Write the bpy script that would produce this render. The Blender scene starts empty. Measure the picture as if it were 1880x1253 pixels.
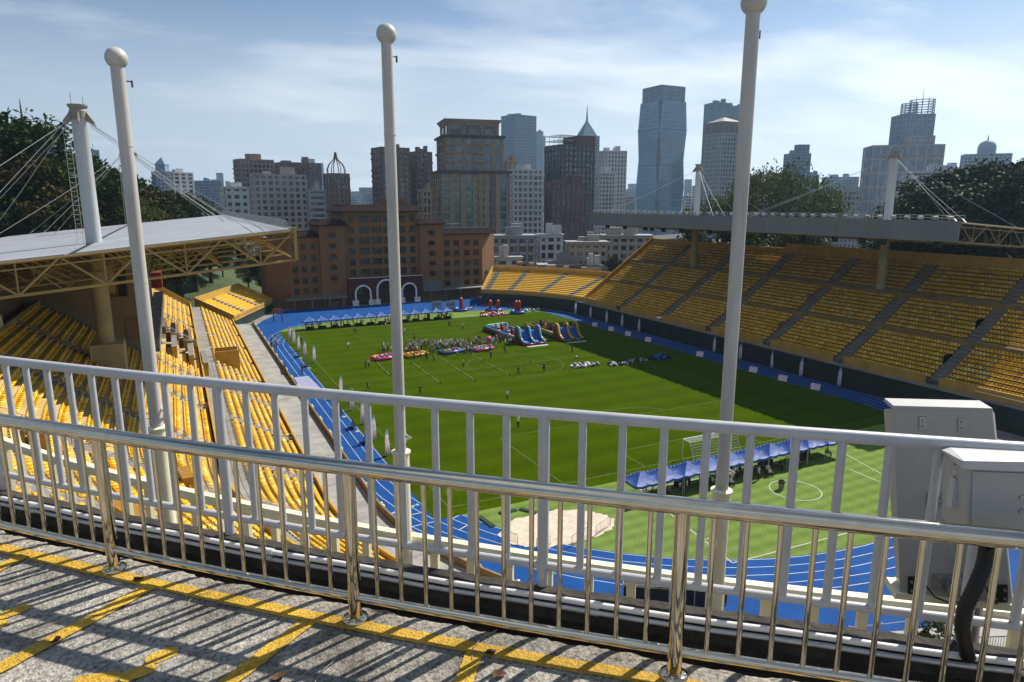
import bpy, bmesh, math, random
from mathutils import Vector, Matrix, Quaternion
random.seed(7)
RND = random.Random(11)
S = bpy.context.scene
COL = S.collection
rad = math.radians
# ------------------------------------------------------------------ camera
CAM_Z = 30.0
FPX = 1240.0                      # focal length in photo pixels (photo 1880 x 1253)
PITCH = math.atan(FPX / 6070.0)   # from the vanishing point of the flagpoles
YAW = rad(26.3)                   # camera looks 26.3 degrees right of the pitch's long axis (+Y)
cd = bpy.data.cameras.new('camera')
cam = bpy.data.objects.new('camera', cd)
COL.objects.link(cam)
cd.sensor_width = 36.0
cd.lens = 36.0 * FPX / 1880.0
cd.clip_start = 0.1
cd.clip_end = 30000
cam.location = (0, 0, CAM_Z)
cam.rotation_euler = (math.pi / 2 - PITCH, 0, -YAW)
S.camera = cam
# ------------------------------------------------------------------ sun, sky, exposure
SUN_EL = rad(47.0)
SUN_AZ = math.atan2(0.96, 0.28)   # clockwise from +Y
sun_dir = Vector((math.sin(SUN_AZ) * math.cos(SUN_EL), math.cos(SUN_AZ) * math.cos(SUN_EL), math.sin(SUN_EL)))
sl = bpy.data.lights.new('sun', 'SUN')
sl.energy = 5.0
sl.angle = rad(0.55)
sl.color = (1.0, 0.93, 0.82)
so = bpy.data.objects.new('sun', sl)
COL.objects.link(so)
so.location = (120, 40, 150)
so.rotation_euler = (-sun_dir).to_track_quat('-Z', 'Y').to_euler()
W = bpy.data.worlds.new('World')
S.world = W
W.use_nodes = True
nt = W.node_tree
for n in list(nt.nodes): nt.nodes.remove(n)
def wn(t, **k):
    n = nt.nodes.new(t)
    for a, b in k.items(): setattr(n, a, b)
    return n
out = wn('ShaderNodeOutputWorld'); bg = wn('ShaderNodeBackground')
sky = wn('ShaderNodeTexSky', sky_type='NISHITA', sun_disc=False, sun_elevation=SUN_EL, sun_rotation=SUN_AZ,
         altitude=50.0, air_density=1.0, dust_density=0.2, ozone_density=4.0)
bg.inputs['Strength'].default_value = 0.060
# thin high cloud: streaky noise over the sky direction, mixed into the sky colour
tc = wn('ShaderNodeTexCoord'); sep = wn('ShaderNodeSeparateXYZ')
nt.links.new(tc.outputs['Generated'], sep.inputs[0])
addz = wn('ShaderNodeMath', operation='ADD'); addz.inputs[1].default_value = 0.12
nt.links.new(sep.outputs['Z'], addz.inputs[0])
mz = wn('ShaderNodeMath', operation='MAXIMUM'); mz.inputs[1].default_value = 0.05
nt.links.new(addz.outputs[0], mz.inputs[0])
dx = wn('ShaderNodeMath', operation='DIVIDE'); dy = wn('ShaderNodeMath', operation='DIVIDE')
nt.links.new(sep.outputs['X'], dx.inputs[0]); nt.links.new(mz.outputs[0], dx.inputs[1])
nt.links.new(sep.outputs['Y'], dy.inputs[0]); nt.links.new(mz.outputs[0], dy.inputs[1])
cmb = wn('ShaderNodeCombineXYZ')
nt.links.new(dx.outputs[0], cmb.inputs[0]); nt.links.new(dy.outputs[0], cmb.inputs[1])
mp = wn('ShaderNodeMapping'); mp.inputs['Rotation'].default_value = (0, 0, rad(38)); mp.inputs['Scale'].default_value = (0.45, 0.8, 1)
mp.inputs['Location'].default_value = (1.9, -4.4, 0)
nt.links.new(cmb.outputs[0], mp.inputs[0])
nz = wn('ShaderNodeTexNoise'); nz.inputs['Scale'].default_value = 1.15; nz.inputs['Detail'].default_value = 9; nz.inputs['Roughness'].default_value = 0.56
nz.inputs['Distortion'].default_value = 0.25
nt.links.new(mp.outputs[0], nz.inputs['Vector'])
rp = wn('ShaderNodeValToRGB'); rp.color_ramp.elements[0].position = 0.46; rp.color_ramp.elements[1].position = 0.70
nt.links.new(nz.outputs[0], rp.inputs[0])
cm = wn('ShaderNodeMath', operation='MULTIPLY_ADD'); cm.inputs[1].default_value = 0.8; cm.inputs[2].default_value = 0.0
nt.links.new(rp.outputs[0], cm.inputs[0])
# hazy air towards the horizon, all round; it scatters more light on the sun's side
vz = wn('ShaderNodeMapRange', interpolation_type='SMOOTHSTEP'); vz.inputs['From Min'].default_value = 0.0; vz.inputs['From Max'].default_value = 0.30; vz.inputs['To Min'].default_value = 0.96; vz.inputs['To Max'].default_value = 0.0
nt.links.new(sep.outputs['Z'], vz.inputs['Value'])
sd = wn('ShaderNodeVectorMath', operation='DOT_PRODUCT'); sd.inputs[1].default_value = tuple(sun_dir)
nt.links.new(tc.outputs['Generated'], sd.inputs[0])
mie = wn('ShaderNodeMapRange'); mie.inputs['From Min'].default_value = -0.4; mie.inputs['From Max'].default_value = 0.75
nt.links.new(sd.outputs['Value'], mie.inputs['Value'])
air = wn('ShaderNodeMixRGB'); air.inputs['Color1'].default_value = (4.2, 5.6, 7.2, 1); air.inputs['Color2'].default_value = (10.2, 10.9, 11.4, 1)
nt.links.new(mie.outputs[0], air.inputs['Fac'])
mx = wn('ShaderNodeMixRGB'); nt.links.new(air.outputs[0], mx.inputs['Color2'])
nt.links.new(vz.outputs[0], mx.inputs['Fac']); nt.links.new(sky.outputs[0], mx.inputs['Color1'])
ccol = wn('ShaderNodeMixRGB'); ccol.inputs['Color1'].default_value = (6.5, 7.6, 8.8, 1); ccol.inputs['Color2'].default_value = (13.0, 13.3, 13.6, 1); nt.links.new(mie.outputs[0], ccol.inputs['Fac'])
mxc = wn('ShaderNodeMixRGB'); nt.links.new(cm.outputs[0], mxc.inputs['Fac']); nt.links.new(mx.outputs[0], mxc.inputs['Color1']); nt.links.new(ccol.outputs[0], mxc.inputs['Color2'])
nt.links.new(mxc.outputs[0], bg.inputs['Color']); nt.links.new(bg.outputs[0], out.inputs[0])
S.view_settings.view_transform = 'Standard'
S.view_settings.look = 'None'
S.view_settings.exposure = 0.58
S.view_settings.gamma = 1.0
S.view_settings.use_curve_mapping = False
S.render.engine = 'CYCLES'
S.cycles.volume_step_rate = 4.0
S.cycles.max_bounces = 6
S.cycles.volume_bounces = 1
# ------------------------------------------------------------------ pixel helpers (photo pixels -> directions -> points on known surfaces)
cy, sy, cp, sp = math.cos(YAW), math.sin(YAW), math.cos(PITCH), math.sin(PITCH)
def ray(px, py):
    u = (px - 940) / FPX; v = (626.5 - py) / FPX
    y = cp + v * sp; z = -sp + v * cp
    return Vector((u * cy + y * sy, -u * sy + y * cy, z))
def G(px, py, z=0.0):
    r = ray(px, py); k = (z - CAM_Z) / r.z
    return Vector((r.x * k, r.y * k, z))
def atY(px, py, Y):
    r = ray(px, py); k = Y / r.y
    return Vector((r.x * k, Y, CAM_Z + r.z * k))
def atX(px, py, X):
    r = ray(px, py); k = X / r.x
    return Vector((X, r.y * k, CAM_Z + r.z * k))
def atD(px, py, D):
    r = ray(px, py); k = D / math.hypot(r.x, r.y)
    return Vector((r.x * k, r.y * k, CAM_Z + r.z * k))
# ------------------------------------------------------------------ materials
MATS = {}
BRIGHT = {'aggregate_concrete', 'yellow_paint', 'white_rail_paint', 'stainless_steel', 'pole_paint', 'pole_base_paint', 'line_white', 'cream_paint', 'roof_sheet', 'mast_white', 'pipe_white', 'pipe_grey', 'sand', 'flag_print', 'zinc', 'arch_white', 'concrete_light', 'board_print', 'lamp_glass', 'artificial_turf', 'seat_yellow', 'seat_pale', 'seat_orange', 'skin', 'cloth_white', 'cabinet_grey', 'cabinet_light', 'stand_concrete'}
def mat(name, col, rough=0.7, metal=0.0, var=0.18, scale=6.0, bump=0.0, bscale=None, col2=None, spec=None, detail=4.0, trans=0.0, stretch=None, rvar=0.0):
    if name in MATS: return MATS[name]
    if name not in BRIGHT:
        col = tuple(x * 0.60 for x in col)
        if col2: col2 = tuple(x * 0.60 for x in col2)
    m = bpy.data.materials.new(name); m.use_nodes = True
    t = m.node_tree; b = t.nodes['Principled BSDF']
    b.inputs['Roughness'].default_value = rough
    b.inputs['Metallic'].default_value = metal
    if spec is not None: b.inputs['Specular IOR Level'].default_value = spec
    c = t.nodes.new('ShaderNodeTexCoord')
    vec = c.outputs['Object']
    if stretch:
        mpp = t.nodes.new('ShaderNodeMapping'); mpp.inputs['Scale'].default_value = stretch
        t.links.new(vec, mpp.inputs[0]); vec = mpp.outputs[0]
    n = t.nodes.new('ShaderNodeTexNoise'); n.inputs['Scale'].default_value = scale; n.inputs['Detail'].default_value = detail
    n.inputs['Roughness'].default_value = 0.6
    t.links.new(vec, n.inputs['Vector'])
    r = t.nodes.new('ShaderNodeValToRGB')
    r.color_ramp.elements[0].position = 0.3; r.color_ramp.elements[1].position = 0.7
    lo = [max(0.0, x * (1 - var)) for x in col]; hi = [min(1.0, x * (1 + var)) for x in col]
    if col2: lo, hi = list(col), list(col2)
    r.color_ramp.elements[0].color = (*lo, 1); r.color_ramp.elements[1].color = (*hi, 1)
    t.links.new(n.outputs[0], r.inputs[0]); t.links.new(r.outputs[0], b.inputs['Base Color'])
    if rvar:
        mr = t.nodes.new('ShaderNodeMapRange'); mr.inputs['To Min'].default_value = max(0.02, rough - rvar); mr.inputs['To Max'].default_value = min(1, rough + rvar)
        t.links.new(n.outputs[0], mr.inputs['Value']); t.links.new(mr.outputs[0], b.inputs['Roughness'])
    if bump:
        n2 = t.nodes.new('ShaderNodeTexNoise'); n2.inputs['Scale'].default_value = bscale or scale * 4; n2.inputs['Detail'].default_value = 5
        t.links.new(vec, n2.inputs['Vector'])
        bp = t.nodes.new('ShaderNodeBump'); bp.inputs['Strength'].default_value = bump; bp.inputs['Distance'].default_value = 0.02
        t.links.new(n2.outputs[0], bp.inputs['Height']); t.links.new(bp.outputs[0], b.inputs['Normal'])
    if trans:
        tr = t.nodes.new('ShaderNodeBsdfTranslucent'); ms = t.nodes.new('ShaderNodeMixShader'); ms.inputs[0].default_value = trans
        t.links.new(r.outputs[0], tr.inputs[0]); t.links.new(b.outputs[0], ms.inputs[1]); t.links.new(tr.outputs[0], ms.inputs[2])
        t.links.new(ms.outputs[0], t.nodes['Material Output'].inputs[0])
    MATS[name] = m
    return m
def nodes_of(m): return m.node_tree.nodes, m.node_tree.links, m.node_tree.nodes['Principled BSDF']
# ------------------------------------------------------------------ mesh builder
class MB:
    def __init__(s): s.v = []; s.f = []; s.m = []; s.mi = 0
    def add(s, vs, fs):
        o = len(s.v); s.v += [tuple(p) for p in vs]; s.f += [tuple(i + o for i in f) for f in fs]; s.m += [s.mi] * len(fs); return s
    def hexa(s, p):          # 8 points: bottom 0-3 ccw, top 4-7
        return s.add(p, [(3, 2, 1, 0), (4, 5, 6, 7), (0, 1, 5, 4), (1, 2, 6, 5), (2, 3, 7, 6), (3, 0, 4, 7)])
    def box(s, x0, x1, y0, y1, z0, z1):
        return s.hexa([(x0, y0, z0), (x1, y0, z0), (x1, y1, z0), (x0, y1, z0), (x0, y0, z1), (x1, y0, z1), (x1, y1, z1), (x0, y1, z1)])
    def cbox(s, c, sz, rz=0.0):
        a, b = math.cos(rz), math.sin(rz); P = []
        for dz in (-.5, .5):
            for ux, uy in ((-.5, -.5), (.5, -.5), (.5, .5), (-.5, .5)):
                x, y = ux * sz[0], uy * sz[1]
                P.append((c[0] + x * a - y * b, c[1] + x * b + y * a, c[2] + dz * sz[2]))
        return s.hexa(P)
    def quad(s, a, b, c, d): return s.add([a, b, c, d], [(0, 1, 2, 3)])
    def poly(s, pts): return s.add(pts, [tuple(range(len(pts)))])
    def prism(s, pts, z0, z1):
        n = len(pts)
        return s.add([(x, y, z0) for x, y in pts] + [(x, y, z1) for x, y in pts],
                     [tuple(reversed(range(n))), tuple(range(n, 2 * n))] + [(i, (i + 1) % n, n + (i + 1) % n, n + i) for i in range(n)])
    def extrude(s, pts3, vec):      # closed planar outline pushed along vec
        n = len(pts3); q = [Vector(p) + Vector(vec) for p in pts3]
        return s.add([tuple(p) for p in pts3] + [tuple(p) for p in q],
                     [tuple(reversed(range(n))), tuple(range(n, 2 * n))] + [(i, (i + 1) % n, n + (i + 1) % n, n + i) for i in range(n)])
    def tube(s, pts, r, n=8, cap=True, closed=False):
        pts = [Vector(p) for p in pts]; N = len(pts); rr = r if isinstance(r, (list, tuple)) else [r] * N
        o = len(s.v); fs = []; up = None
        for i, p in enumerate(pts):
            if closed: t = pts[(i + 1) % N] - pts[i - 1]
            else: t = pts[min(i + 1, N - 1)] - pts[max(i - 1, 0)]
            t = t.normalized() if t.length > 1e-9 else Vector((0, 0, 1))
            if up is None:
                up = Vector((0, 0, 1)) if abs(t.z) < 0.9 else Vector((1, 0, 0))
            a = t.cross(up)
            if a.length < 1e-6: a = t.cross(Vector((0, 1, 0)))
            a.normalize(); b = a.cross(t).normalized(); up = b
            for k in range(n):
                an = 2 * math.pi * k / n
                s.v.append(tuple(p + (a * math.cos(an) + b * math.sin(an)) * rr[i]))
        last = N if closed else N - 1
        for i in range(last):
            j = (i + 1) % N
            for k in range(n):
                k2 = (k + 1) % n
                fs.append((o + i * n + k, o + j * n + k, o + j * n + k2, o + i * n + k2))
        if cap and not closed:
            fs.append(tuple(o + k for k in range(n))); fs.append(tuple(o + (N - 1) * n + k for k in reversed(range(n))))
        s.f += fs; s.m += [s.mi] * len(fs); return s
    def bar(s, p0, p1, w, h=None):    # square bar
        return s.tube([p0, p1], w * 0.7071, 4)
    def sphere(s, c, r, nu=10, nv=7, sz=1.0):
        o = len(s.v); fs = []
        for j in range(nv + 1):
            th = math.pi * j / nv
            for i in range(nu):
                a = 2 * math.pi * i / nu
                s.v.append((c[0] + r * math.sin(th) * math.cos(a), c[1] + r * math.sin(th) * math.sin(a), c[2] + r * sz * math.cos(th)))
        for j in range(nv):
            for i in range(nu):
                i2 = (i + 1) % nu
                fs.append((o + j * nu + i, o + (j + 1) * nu + i, o + (j + 1) * nu + i2, o + j * nu + i2))
        s.f += fs; s.m += [s.mi] * len(fs); return s
    def lathe(s, c, prof, n=16):
        o = len(s.v); fs = []
        for r, z in prof:
            for i in range(n):
                a = 2 * math.pi * i / n
                s.v.append((c[0] + r * math.cos(a), c[1] + r * math.sin(a), c[2] + z))
        for j in range(len(prof) - 1):
            for i in range(n):
                i2 = (i + 1) % n
                fs.append((o + j * n + i, o + j * n + i2, o + (j + 1) * n + i2, o + (j + 1) * n + i))
        s.f += fs; s.m += [s.mi] * len(fs); return s
    def mesh(s, name, mats, smooth=False):
        me = bpy.data.meshes.new(name); me.from_pydata(s.v, [], s.f)
        for m in (mats if isinstance(mats, (list, tuple)) else [mats]): me.materials.append(m)
        if any(s.m): me.polygons.foreach_set('material_index', s.m)
        if smooth is not False:
            me.polygons.foreach_set('use_smooth', [True] * len(me.polygons))
            me.update()
            if smooth is not True: me.set_sharp_from_angle(angle=rad(smooth))
        me.update(); return me
    def build(s, name, mats, parent=None, smooth=False, kind=None):
        return link(name, s.mesh(name, mats, smooth), parent, kind)
def link(name, me, parent=None, kind=None):
    o = bpy.data.objects.new(name, me); COL.objects.link(o)
    if parent is not None: o.parent = parent
    if kind: o['kind'] = kind
    return o
def tag(o, label, cat, group=None):
    o['label'] = label; o['category'] = cat
    if group: o['group'] = group
    return o
def thing(name, label, cat, loc=(0, 0, 0), rz=0.0, group=None):
    o = bpy.data.objects.new(name, None); o.empty_display_size = 0.2; COL.objects.link(o)
    o.location = loc; o.rotation_euler = (0, 0, rz)
    return tag(o, label, cat, group)
def struct(o): o['kind'] = 'structure'; return o
def copy_tree(src, parent=None):
    c = src.copy(); COL.objects.link(c)
    if parent is not None: c.parent = parent
    for ch in KIDS.get(src.name, list(src.children)): copy_tree(ch, c)
    return c
KIDS = {}
# ================================================================== SETTING
CX = 55.8            # long axis of the pitch
NY, FY = 71.5, 156.0 # centres of the two track bends
YEL = (0.80, 0.42, 0.03)
M_ASPH = mat('city_ground', (0.10, 0.10, 0.095), 0.9, scale=0.02, var=0.35)
M_TRACK = mat('track_blue', (0.012, 0.095, 0.36), 0.8, scale=0.35, var=0.16, bump=0.15, bscale=9, spec=0.08)
M_WHITE = mat('line_white', (0.52, 0.54, 0.56), 0.6, scale=3, var=0.12)
M_CONC = mat('concrete', (0.30, 0.29, 0.27), 0.85, scale=0.9, var=0.28, bump=0.25, bscale=8)
M_CONCL = mat('concrete_light', (0.27, 0.265, 0.25), 0.85, scale=0.5, var=0.25, bump=0.2, bscale=8)
def grass_mat(name, base, stripes, amp, noise):
    m = mat(name, base, 0.85, var=0.2, scale=noise, bump=0.5, bscale=14, spec=0.0)
    n, l, b = nodes_of(m)
    src = b.inputs['Base Color'].links[0].from_socket
    c = n.new('ShaderNodeTexCoord'); w = n.new('ShaderNodeTexWave'); w.bands_direction = 'Y'; w.inputs['Scale'].default_value = stripes
    w.inputs['Distortion'].default_value = 0.4; w.inputs['Detail'].default_value = 2; w.inputs['Detail Scale'].default_value = 0.6
    l.new(c.outputs['Object'], w.inputs[0])
    w2 = n.new('ShaderNodeTexWave'); w2.bands_direction = 'X'; w2.inputs['Scale'].default_value = stripes * 0.8; w2.inputs['Distortion'].default_value = 0.3
    l.new(c.outputs['Object'], w2.inputs[0])
    ad = n.new('ShaderNodeMath'); ad.operation = 'ADD'; l.new(w.outputs[1], ad.inputs[0])
    ml = n.new('ShaderNodeMath'); ml.operation = 'MULTIPLY'; ml.inputs[1].default_value = 0.45; l.new(w2.outputs[1], ml.inputs[0]); l.new(ml.outputs[0], ad.inputs[1])
    big = n.new('ShaderNodeTexNoise'); big.inputs['Scale'].default_value = 0.06; big.inputs['Detail'].default_value = 6; l.new(c.outputs['Object'], big.inputs[0])
    ad2 = n.new('ShaderNodeMath'); ad2.operation = 'ADD'; l.new(ad.outputs[0], ad2.inputs[0]); l.new(big.outputs[0], ad2.inputs[1])
    mr = n.new('ShaderNodeMapRange'); mr.inputs['From Max'].default_value = 2.0; mr.inputs['To Min'].default_value = 1 - amp; mr.inputs['To Max'].default_value = 1 + amp
    l.new(ad2.outputs[0], mr.inputs[0])
    mu = n.new('ShaderNodeMixRGB'); mu.blend_type = 'MULTIPLY'; mu.inputs[0].default_value = 1
    l.new(src, mu.inputs[1]); l.new(mr.outputs[0], mu.inputs[2]); l.new(mu.outputs[0], b.inputs['Base Color'])
    b.inputs['Sheen Weight'].default_value = .14; b.inputs['Sheen Roughness'].default_value = .45; b.inputs['Sheen Tint'].default_value = (.35, .62, .08, 1)
    return m
M_PITCH = grass_mat('pitch_grass', (0.050, 0.086, 0.0), 0.057, 0.24, 1.6)
M_TURF = grass_mat('artificial_turf', (0.115, 0.170, 0.042), 0.19, 0.26, 5.0)
M_HILL = mat('hill_grass', (0.055, 0.10, 0.018), 0.9, scale=0.12, var=0.4, bump=0.4, bscale=2)
M_SAND = mat('sand', (0.52, 0.44, 0.35), 0.95, scale=1.2, var=0.2, bump=0.9, bscale=4)

def arc(cx_, cy_, r, a0, a1, n):
    return [(cx_ + r * math.cos(rad(a0 + (a1 - a0) * i / n)), cy_ + r * math.sin(rad(a0 + (a1 - a0) * i / n))) for i in range(n + 1)]
# ---- terrain: one sheet to the horizon, hill on the left
def height(x, y):
    def sm(a, b, v):
        t = max(0.0, min(1.0, (v - a) / (b - a))); return t * t * (3 - 2 * t)
    h = -1.5
    hl = 19.0 * sm(-2, -75, x) * sm(152, 205, y) * (1 - sm(280, 430, y)) + 14.0 * sm(-40, -90, x) * sm(20, 80, y) * (1 - sm(152, 205, y))
    hb = 12.0 * sm(216, 262, y) * sm(36, -4, x) * (1 - sm(300, 420, y))
    hr = 9.0 * sm(128, 165, x) * sm(150, 90, y) * sm(-20, 40, y) * (1 - sm(190, 260, x))
    return h + max(hl, hb, hr)
xs = sorted(set([-9000, -5000, -2500, -1200, -700, -450] + list(range(-330, 61, 12)) + [80, 100, 110, 120] + list(range(128, 300, 12)) + [340, 450, 700, 1200, 2500, 5000, 9000]))
ys = sorted(set([-9000, -4000, -1500, -500, -200, -60, -25] + list(range(-10, 440, 12)) + [470, 520, 700, 1200, 2500, 5000, 9000, 14000]))
g = MB()
for y in ys:
    for x in xs: g.v.append((x, y, height(x, y)))
nx = len(xs)
for j in range(len(ys) - 1):
    for i in range(nx - 1):
        g.f.append((j * nx + i, j * nx + i + 1, (j + 1) * nx + i + 1, (j + 1) * nx + i))
        zz = max(height(xs[i], ys[j]), height(xs[i + 1], ys[j + 1]))
        g.m.append(1 if zz > -1.2 else 0)
struct(g.build('ground', [M_ASPH, M_HILL], smooth=True))
# ---- stadium floor slab under the track
fl = arc(CX, NY, 52, 180, 360, 30) + [(CX + 44, 150)] + arc(CX, 150, 44, 0, 50, 10) + [(92, 202), (20, 202), (11, 180)]
g = MB(); g.poly([(x, y, -0.03) for x, y in fl]); struct(g.build('pavement', M_CONC))
# ---- blue track surface
tr = arc(CX, NY, 41.2, 180, 212, 10) + arc(CX, NY, 46.8, 222, 318, 30) + arc(CX, NY, 41.6, 328, 360, 10) + [(97.6, 150)] + arc(CX, 150, 41.8, 0, 50, 10) + [(87, 198), (30, 199.5), (26.5, 199), (18.5, 184), (15.2, 174)]
g = MB(); g.poly([(x, y, 0.0) for x, y in tr]); struct(g.build('running_track', M_TRACK))
# ---- lane lines: one oval after another
def oval(r, n=36):
    return arc(CX, NY, r, 180, 360, n) + arc(CX, FY - 10, r, 0, 180, n)
g = MB()
for k in range(5):
    r = 35.85 + 1.22 * k
    a, b = oval(r - 0.028), oval(r + 0.028)
    n = len(a)
    for i in range(n):
        j = (i + 1) % n
        if a[i][1] > 178: continue
        g.quad((*a[i], .004), (*a[j], .004), (*b[j], .004), (*b[i], .004))
for yy, w in ((57.2, .05), (59.6, .05), (152, .05), (155, .05)):
    g.box(CX - 40.9, CX - 35.9, yy - w, yy + w, .0045, .006)
for q in range(4):                                # staggered start marks on the bend
    a = rad(203 + q * 3.2); r0 = 35.9 + 1.22 * q
    p = [(CX + r * math.cos(a + d), NY + r * math.sin(a + d), .0055) for r, d in ((r0, -.0012), (r0 + 1.2, -.0012), (r0 + 1.2, .0012), (r0, .0012))]
    g.poly(p)
trk_lines = g.build('lane_line', M_WHITE); struct(trk_lines)
# lane number painted on the track
def text_mesh(txt, size, extr=0.0):
    cu = bpy.data.curves.new('t', 'FONT'); cu.body = txt; cu.size = size; cu.extrude = extr; cu.align_x = 'CENTER'; cu.align_y = 'CENTER'
    o = bpy.data.objects.new('t', cu); COL.objects.link(o)
    dg = bpy.context.evaluated_depsgraph_get(); me = bpy.data.meshes.new_from_object(o.evaluated_get(dg))
    bpy.data.objects.remove(o); bpy.data.curves.remove(cu)
    me.materials.clear()
    return me
for i, tx in enumerate('1234'):
    me = text_mesh(tx, 1.1); me.materials.append(M_WHITE)
    o = link('lane_number', me); struct(o)
    a = rad(195.5); r = 36.5 + 1.22 * i
    o.location = (CX + r * math.cos(a), NY + r * math.sin(a) , .0065); o.rotation_euler = (0, 0, a + rad(180) + rad(90))
# ---- artificial turf ends and natural grass pitch
tn = [(20.2, 58.2)] + arc(CX, NY, 35.7, 202, 338, 40) + [(91.4, 58.2)]
g = MB(); g.poly([(x, y, .004) for x, y in tn]); o = g.build('artificial_turf', M_TURF); struct(o)
tf = [(91.4, 164.5)] + [(CX + 35.7 * math.cos(rad(a)), 165 + 11.5 * math.sin(rad(a))) for a in range(0, 181, 6)] + [(20.2, 164.5)]
g = MB(); g.poly([(x, y, .004) for x, y in tf]); struct(g.build('artificial_turf', M_TURF))
g = MB(); g.poly([(20.1, 57.4, .008), (91.5, 57.4, .008), (91.5, 165.6, .008), (20.1, 165.6, .008)])
struct(g.build('pitch', M_PITCH))
# ---- pitch markings
M_FADED = mat('faded_line', (0.07, 0.12, 0.01), 0.9, scale=0.8, col2=(0.15, 0.20, 0.07))
def line(g, p, q, w=.11, z=.012):
    p, q = Vector(p), Vector(q); t = (q - p).normalized(); nrm = Vector((-t.y, t.x)) * w / 2
    g.quad((*(p - nrm), z), (*(q - nrm), z), (*(q + nrm), z), (*(p + nrm), z))
def rect_lines(g, x0, x1, y0, y1, **k):
    for a, b in (((x0, y0), (x1, y0)), ((x1, y0), (x1, y1)), ((x1, y1), (x0, y1)), ((x0, y1), (x0, y0))): line(g, a, b, **k)
def circle_lines(g, c, r, a0=0, a1=360, n=40, **k):
    P = arc(c[0], c[1], r, a0, a1, n)
    for a, b in zip(P[:-1], P[1:]): line(g, a, b, **k)
g = MB()
PX0, PX1, PY0, PY1 = 22.3, 89.3, 59.4, 163.8
rect_lines(g, PX0, PX1, PY0, PY1); line(g, (PX0, 111.6), (PX1, 111.6)); circle_lines(g, (CX, 111.6), 9.15)
for yb, s in ((PY0, 1), (PY1, -1)):
    for hw, dp in ((20.16, 16.5), (9.16, 5.5)):
        line(g, (CX - hw, yb), (CX - hw, yb + s * dp)); line(g, (CX + hw, yb), (CX + hw, yb + s * dp)); line(g, (CX - hw, yb + s * dp), (CX + hw, yb + s * dp))
    circle_lines(g, (CX, yb + s * 11), 9.15, 37 * s + (0 if s > 0 else 0), 143 * s, 16)
struct(g.build('pitch_marking', M_FADED))
g = MB()                                           # small-sided courts painted on the near turf
M_TLINE = mat('turf_line', (0.55, 0.60, 0.50), 0.9, scale=0.9, col2=(0.74, 0.77, 0.70))
cA, cB, cC, cD = G(1345, 1034), G(1640, 957), G(1175, 900), G(1560, 880)
for a, b in ((cA, cB), (cA, cC), (cC, (cC + cB - cA))): line(g, (a.x, a.y), (b.x, b.y), .12, .008)
c1 = G(1460, 900); circle_lines(g, (c1.x, c1.y), 2.6, w=.1, z=.008)
c2 = (cA + cC) / 2; d = math.degrees(math.atan2(cC.y - cA.y, cC.x - cA.x)); circle_lines(g, (c2.x, c2.y), 3.6, d - 180, d, 24, w=.11, z=.008)
d1, d2 = G(1548, 832), G(1618, 870); line(g, (d1.x, d1.y), (d2.x, d2.y), .1, .008)
d1, d2 = G(1200, 915), G(1290, 880); line(g, (d1.x, d1.y), (d2.x, d2.y), .1, .008)
d1, d2 = G(1560, 862), G(1635, 893); line(g, (d1.x, d1.y), (d2.x, d2.y), .1, .008)
fa, fb, fc = G(832, 580), G(874, 581), G(846, 573)
line(g, (62, 168.6), (72.5, 166.6), .12, .008); line(g, (66.5, 173), (71.5, 166.8), .12, .008); line(g, (30, 168.6), (62, 168.6), .12, .008)
struct(g.build('turf_marking', M_TLINE))
# ---- sand pit with a ragged edge
pts = [G(*p) for p in [(916, 980), (930, 958), (975, 945), (1020, 937), (1065, 936), (1110, 945), (1131, 955), (1125, 972), (1090, 987), (1050, 998), (1000, 1006), (960, 1003), (925, 995)]]
def ragged(pts, n, amp):
    out_ = []
    for i in range(len(pts)):
        a, b = pts[i], pts[(i + 1) % len(pts)]
        for k in range(n):
            p = a.lerp(b, k / n); out_.append((p.x + RND.uniform(-amp, amp), p.y + RND.uniform(-amp, amp)))
    return out_
g = MB(); g.poly([(x, y, .012) for x, y in ragged(pts, 6, .16)]); struct(g.build('sand_pit', M_SAND))
# dark shade netting strips lying beside the sand pit
M_NET = mat('dark_netting', (0.02, 0.05, 0.03), 0.9)
for i, (p, q) in enumerate([((880, 950), (905, 968)), ((918, 944), (948, 937)), ((955, 936), (985, 943))]):
    a, b = G(*p), G(*q); t = (b - a).normalized(); nn = Vector((-t.y, t.x, 0)) * .35
    g = MB(); g.hexa([a - nn + Vector((0, 0, .01)), b - nn + Vector((0, 0, .01)), b + nn + Vector((0, 0, .01)), a + nn + Vector((0, 0, .01)),
                      a - nn * .6 + Vector((0, 0, .16)), b - nn * .6 + Vector((0, 0, .12)), b + nn * .6 + Vector((0, 0, .14)), a + nn * .6 + Vector((0, 0, .18))])
    o = g.build('rolled_netting', M_NET)
    tag(o, ['dark rolled netting lying on turf left of the sand pit', 'dark rolled netting strip along the far edge of the sand pit', 'short dark netting strip nearest the white baluster beyond the sand'][i], 'netting', 'netting rolls by the sand')
# ================================================================== DECK with its railings (plan circle, camera on the outside)
K = 1.25                                      # deck scale: camera 2.06 m above the deck
DC = Vector((22.88 * K, 26.56 * K))
def RR(r): return r * K
def ring(r, a, z): return Vector((DC.x + r * math.cos(a), DC.y + r * math.sin(a), z))
def ring_hit(px, py, r):                       # where the sight line of a pixel meets the cylinder of radius r
    d = ray(px, py); ox, oy = -DC.x, -DC.y
    A = d.x ** 2 + d.y ** 2; B = 2 * (ox * d.x + oy * d.y); C = ox * ox + oy * oy - r * r
    k = (-B - math.sqrt(B * B - 4 * A * C)) / (2 * A)
    P = Vector((d.x * k, d.y * k, CAM_Z + d.z * k))
    return P, math.atan2(P.y - DC.y, P.x - DC.x)
ZD = CAM_Z - 1.65 * K
R_EDGE, R_STEEL, R_WHITE, R_KERB, R_CREAM = RR(32.77), RR(32.86), RR(32.545), RR(32.62), 37.5
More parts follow.
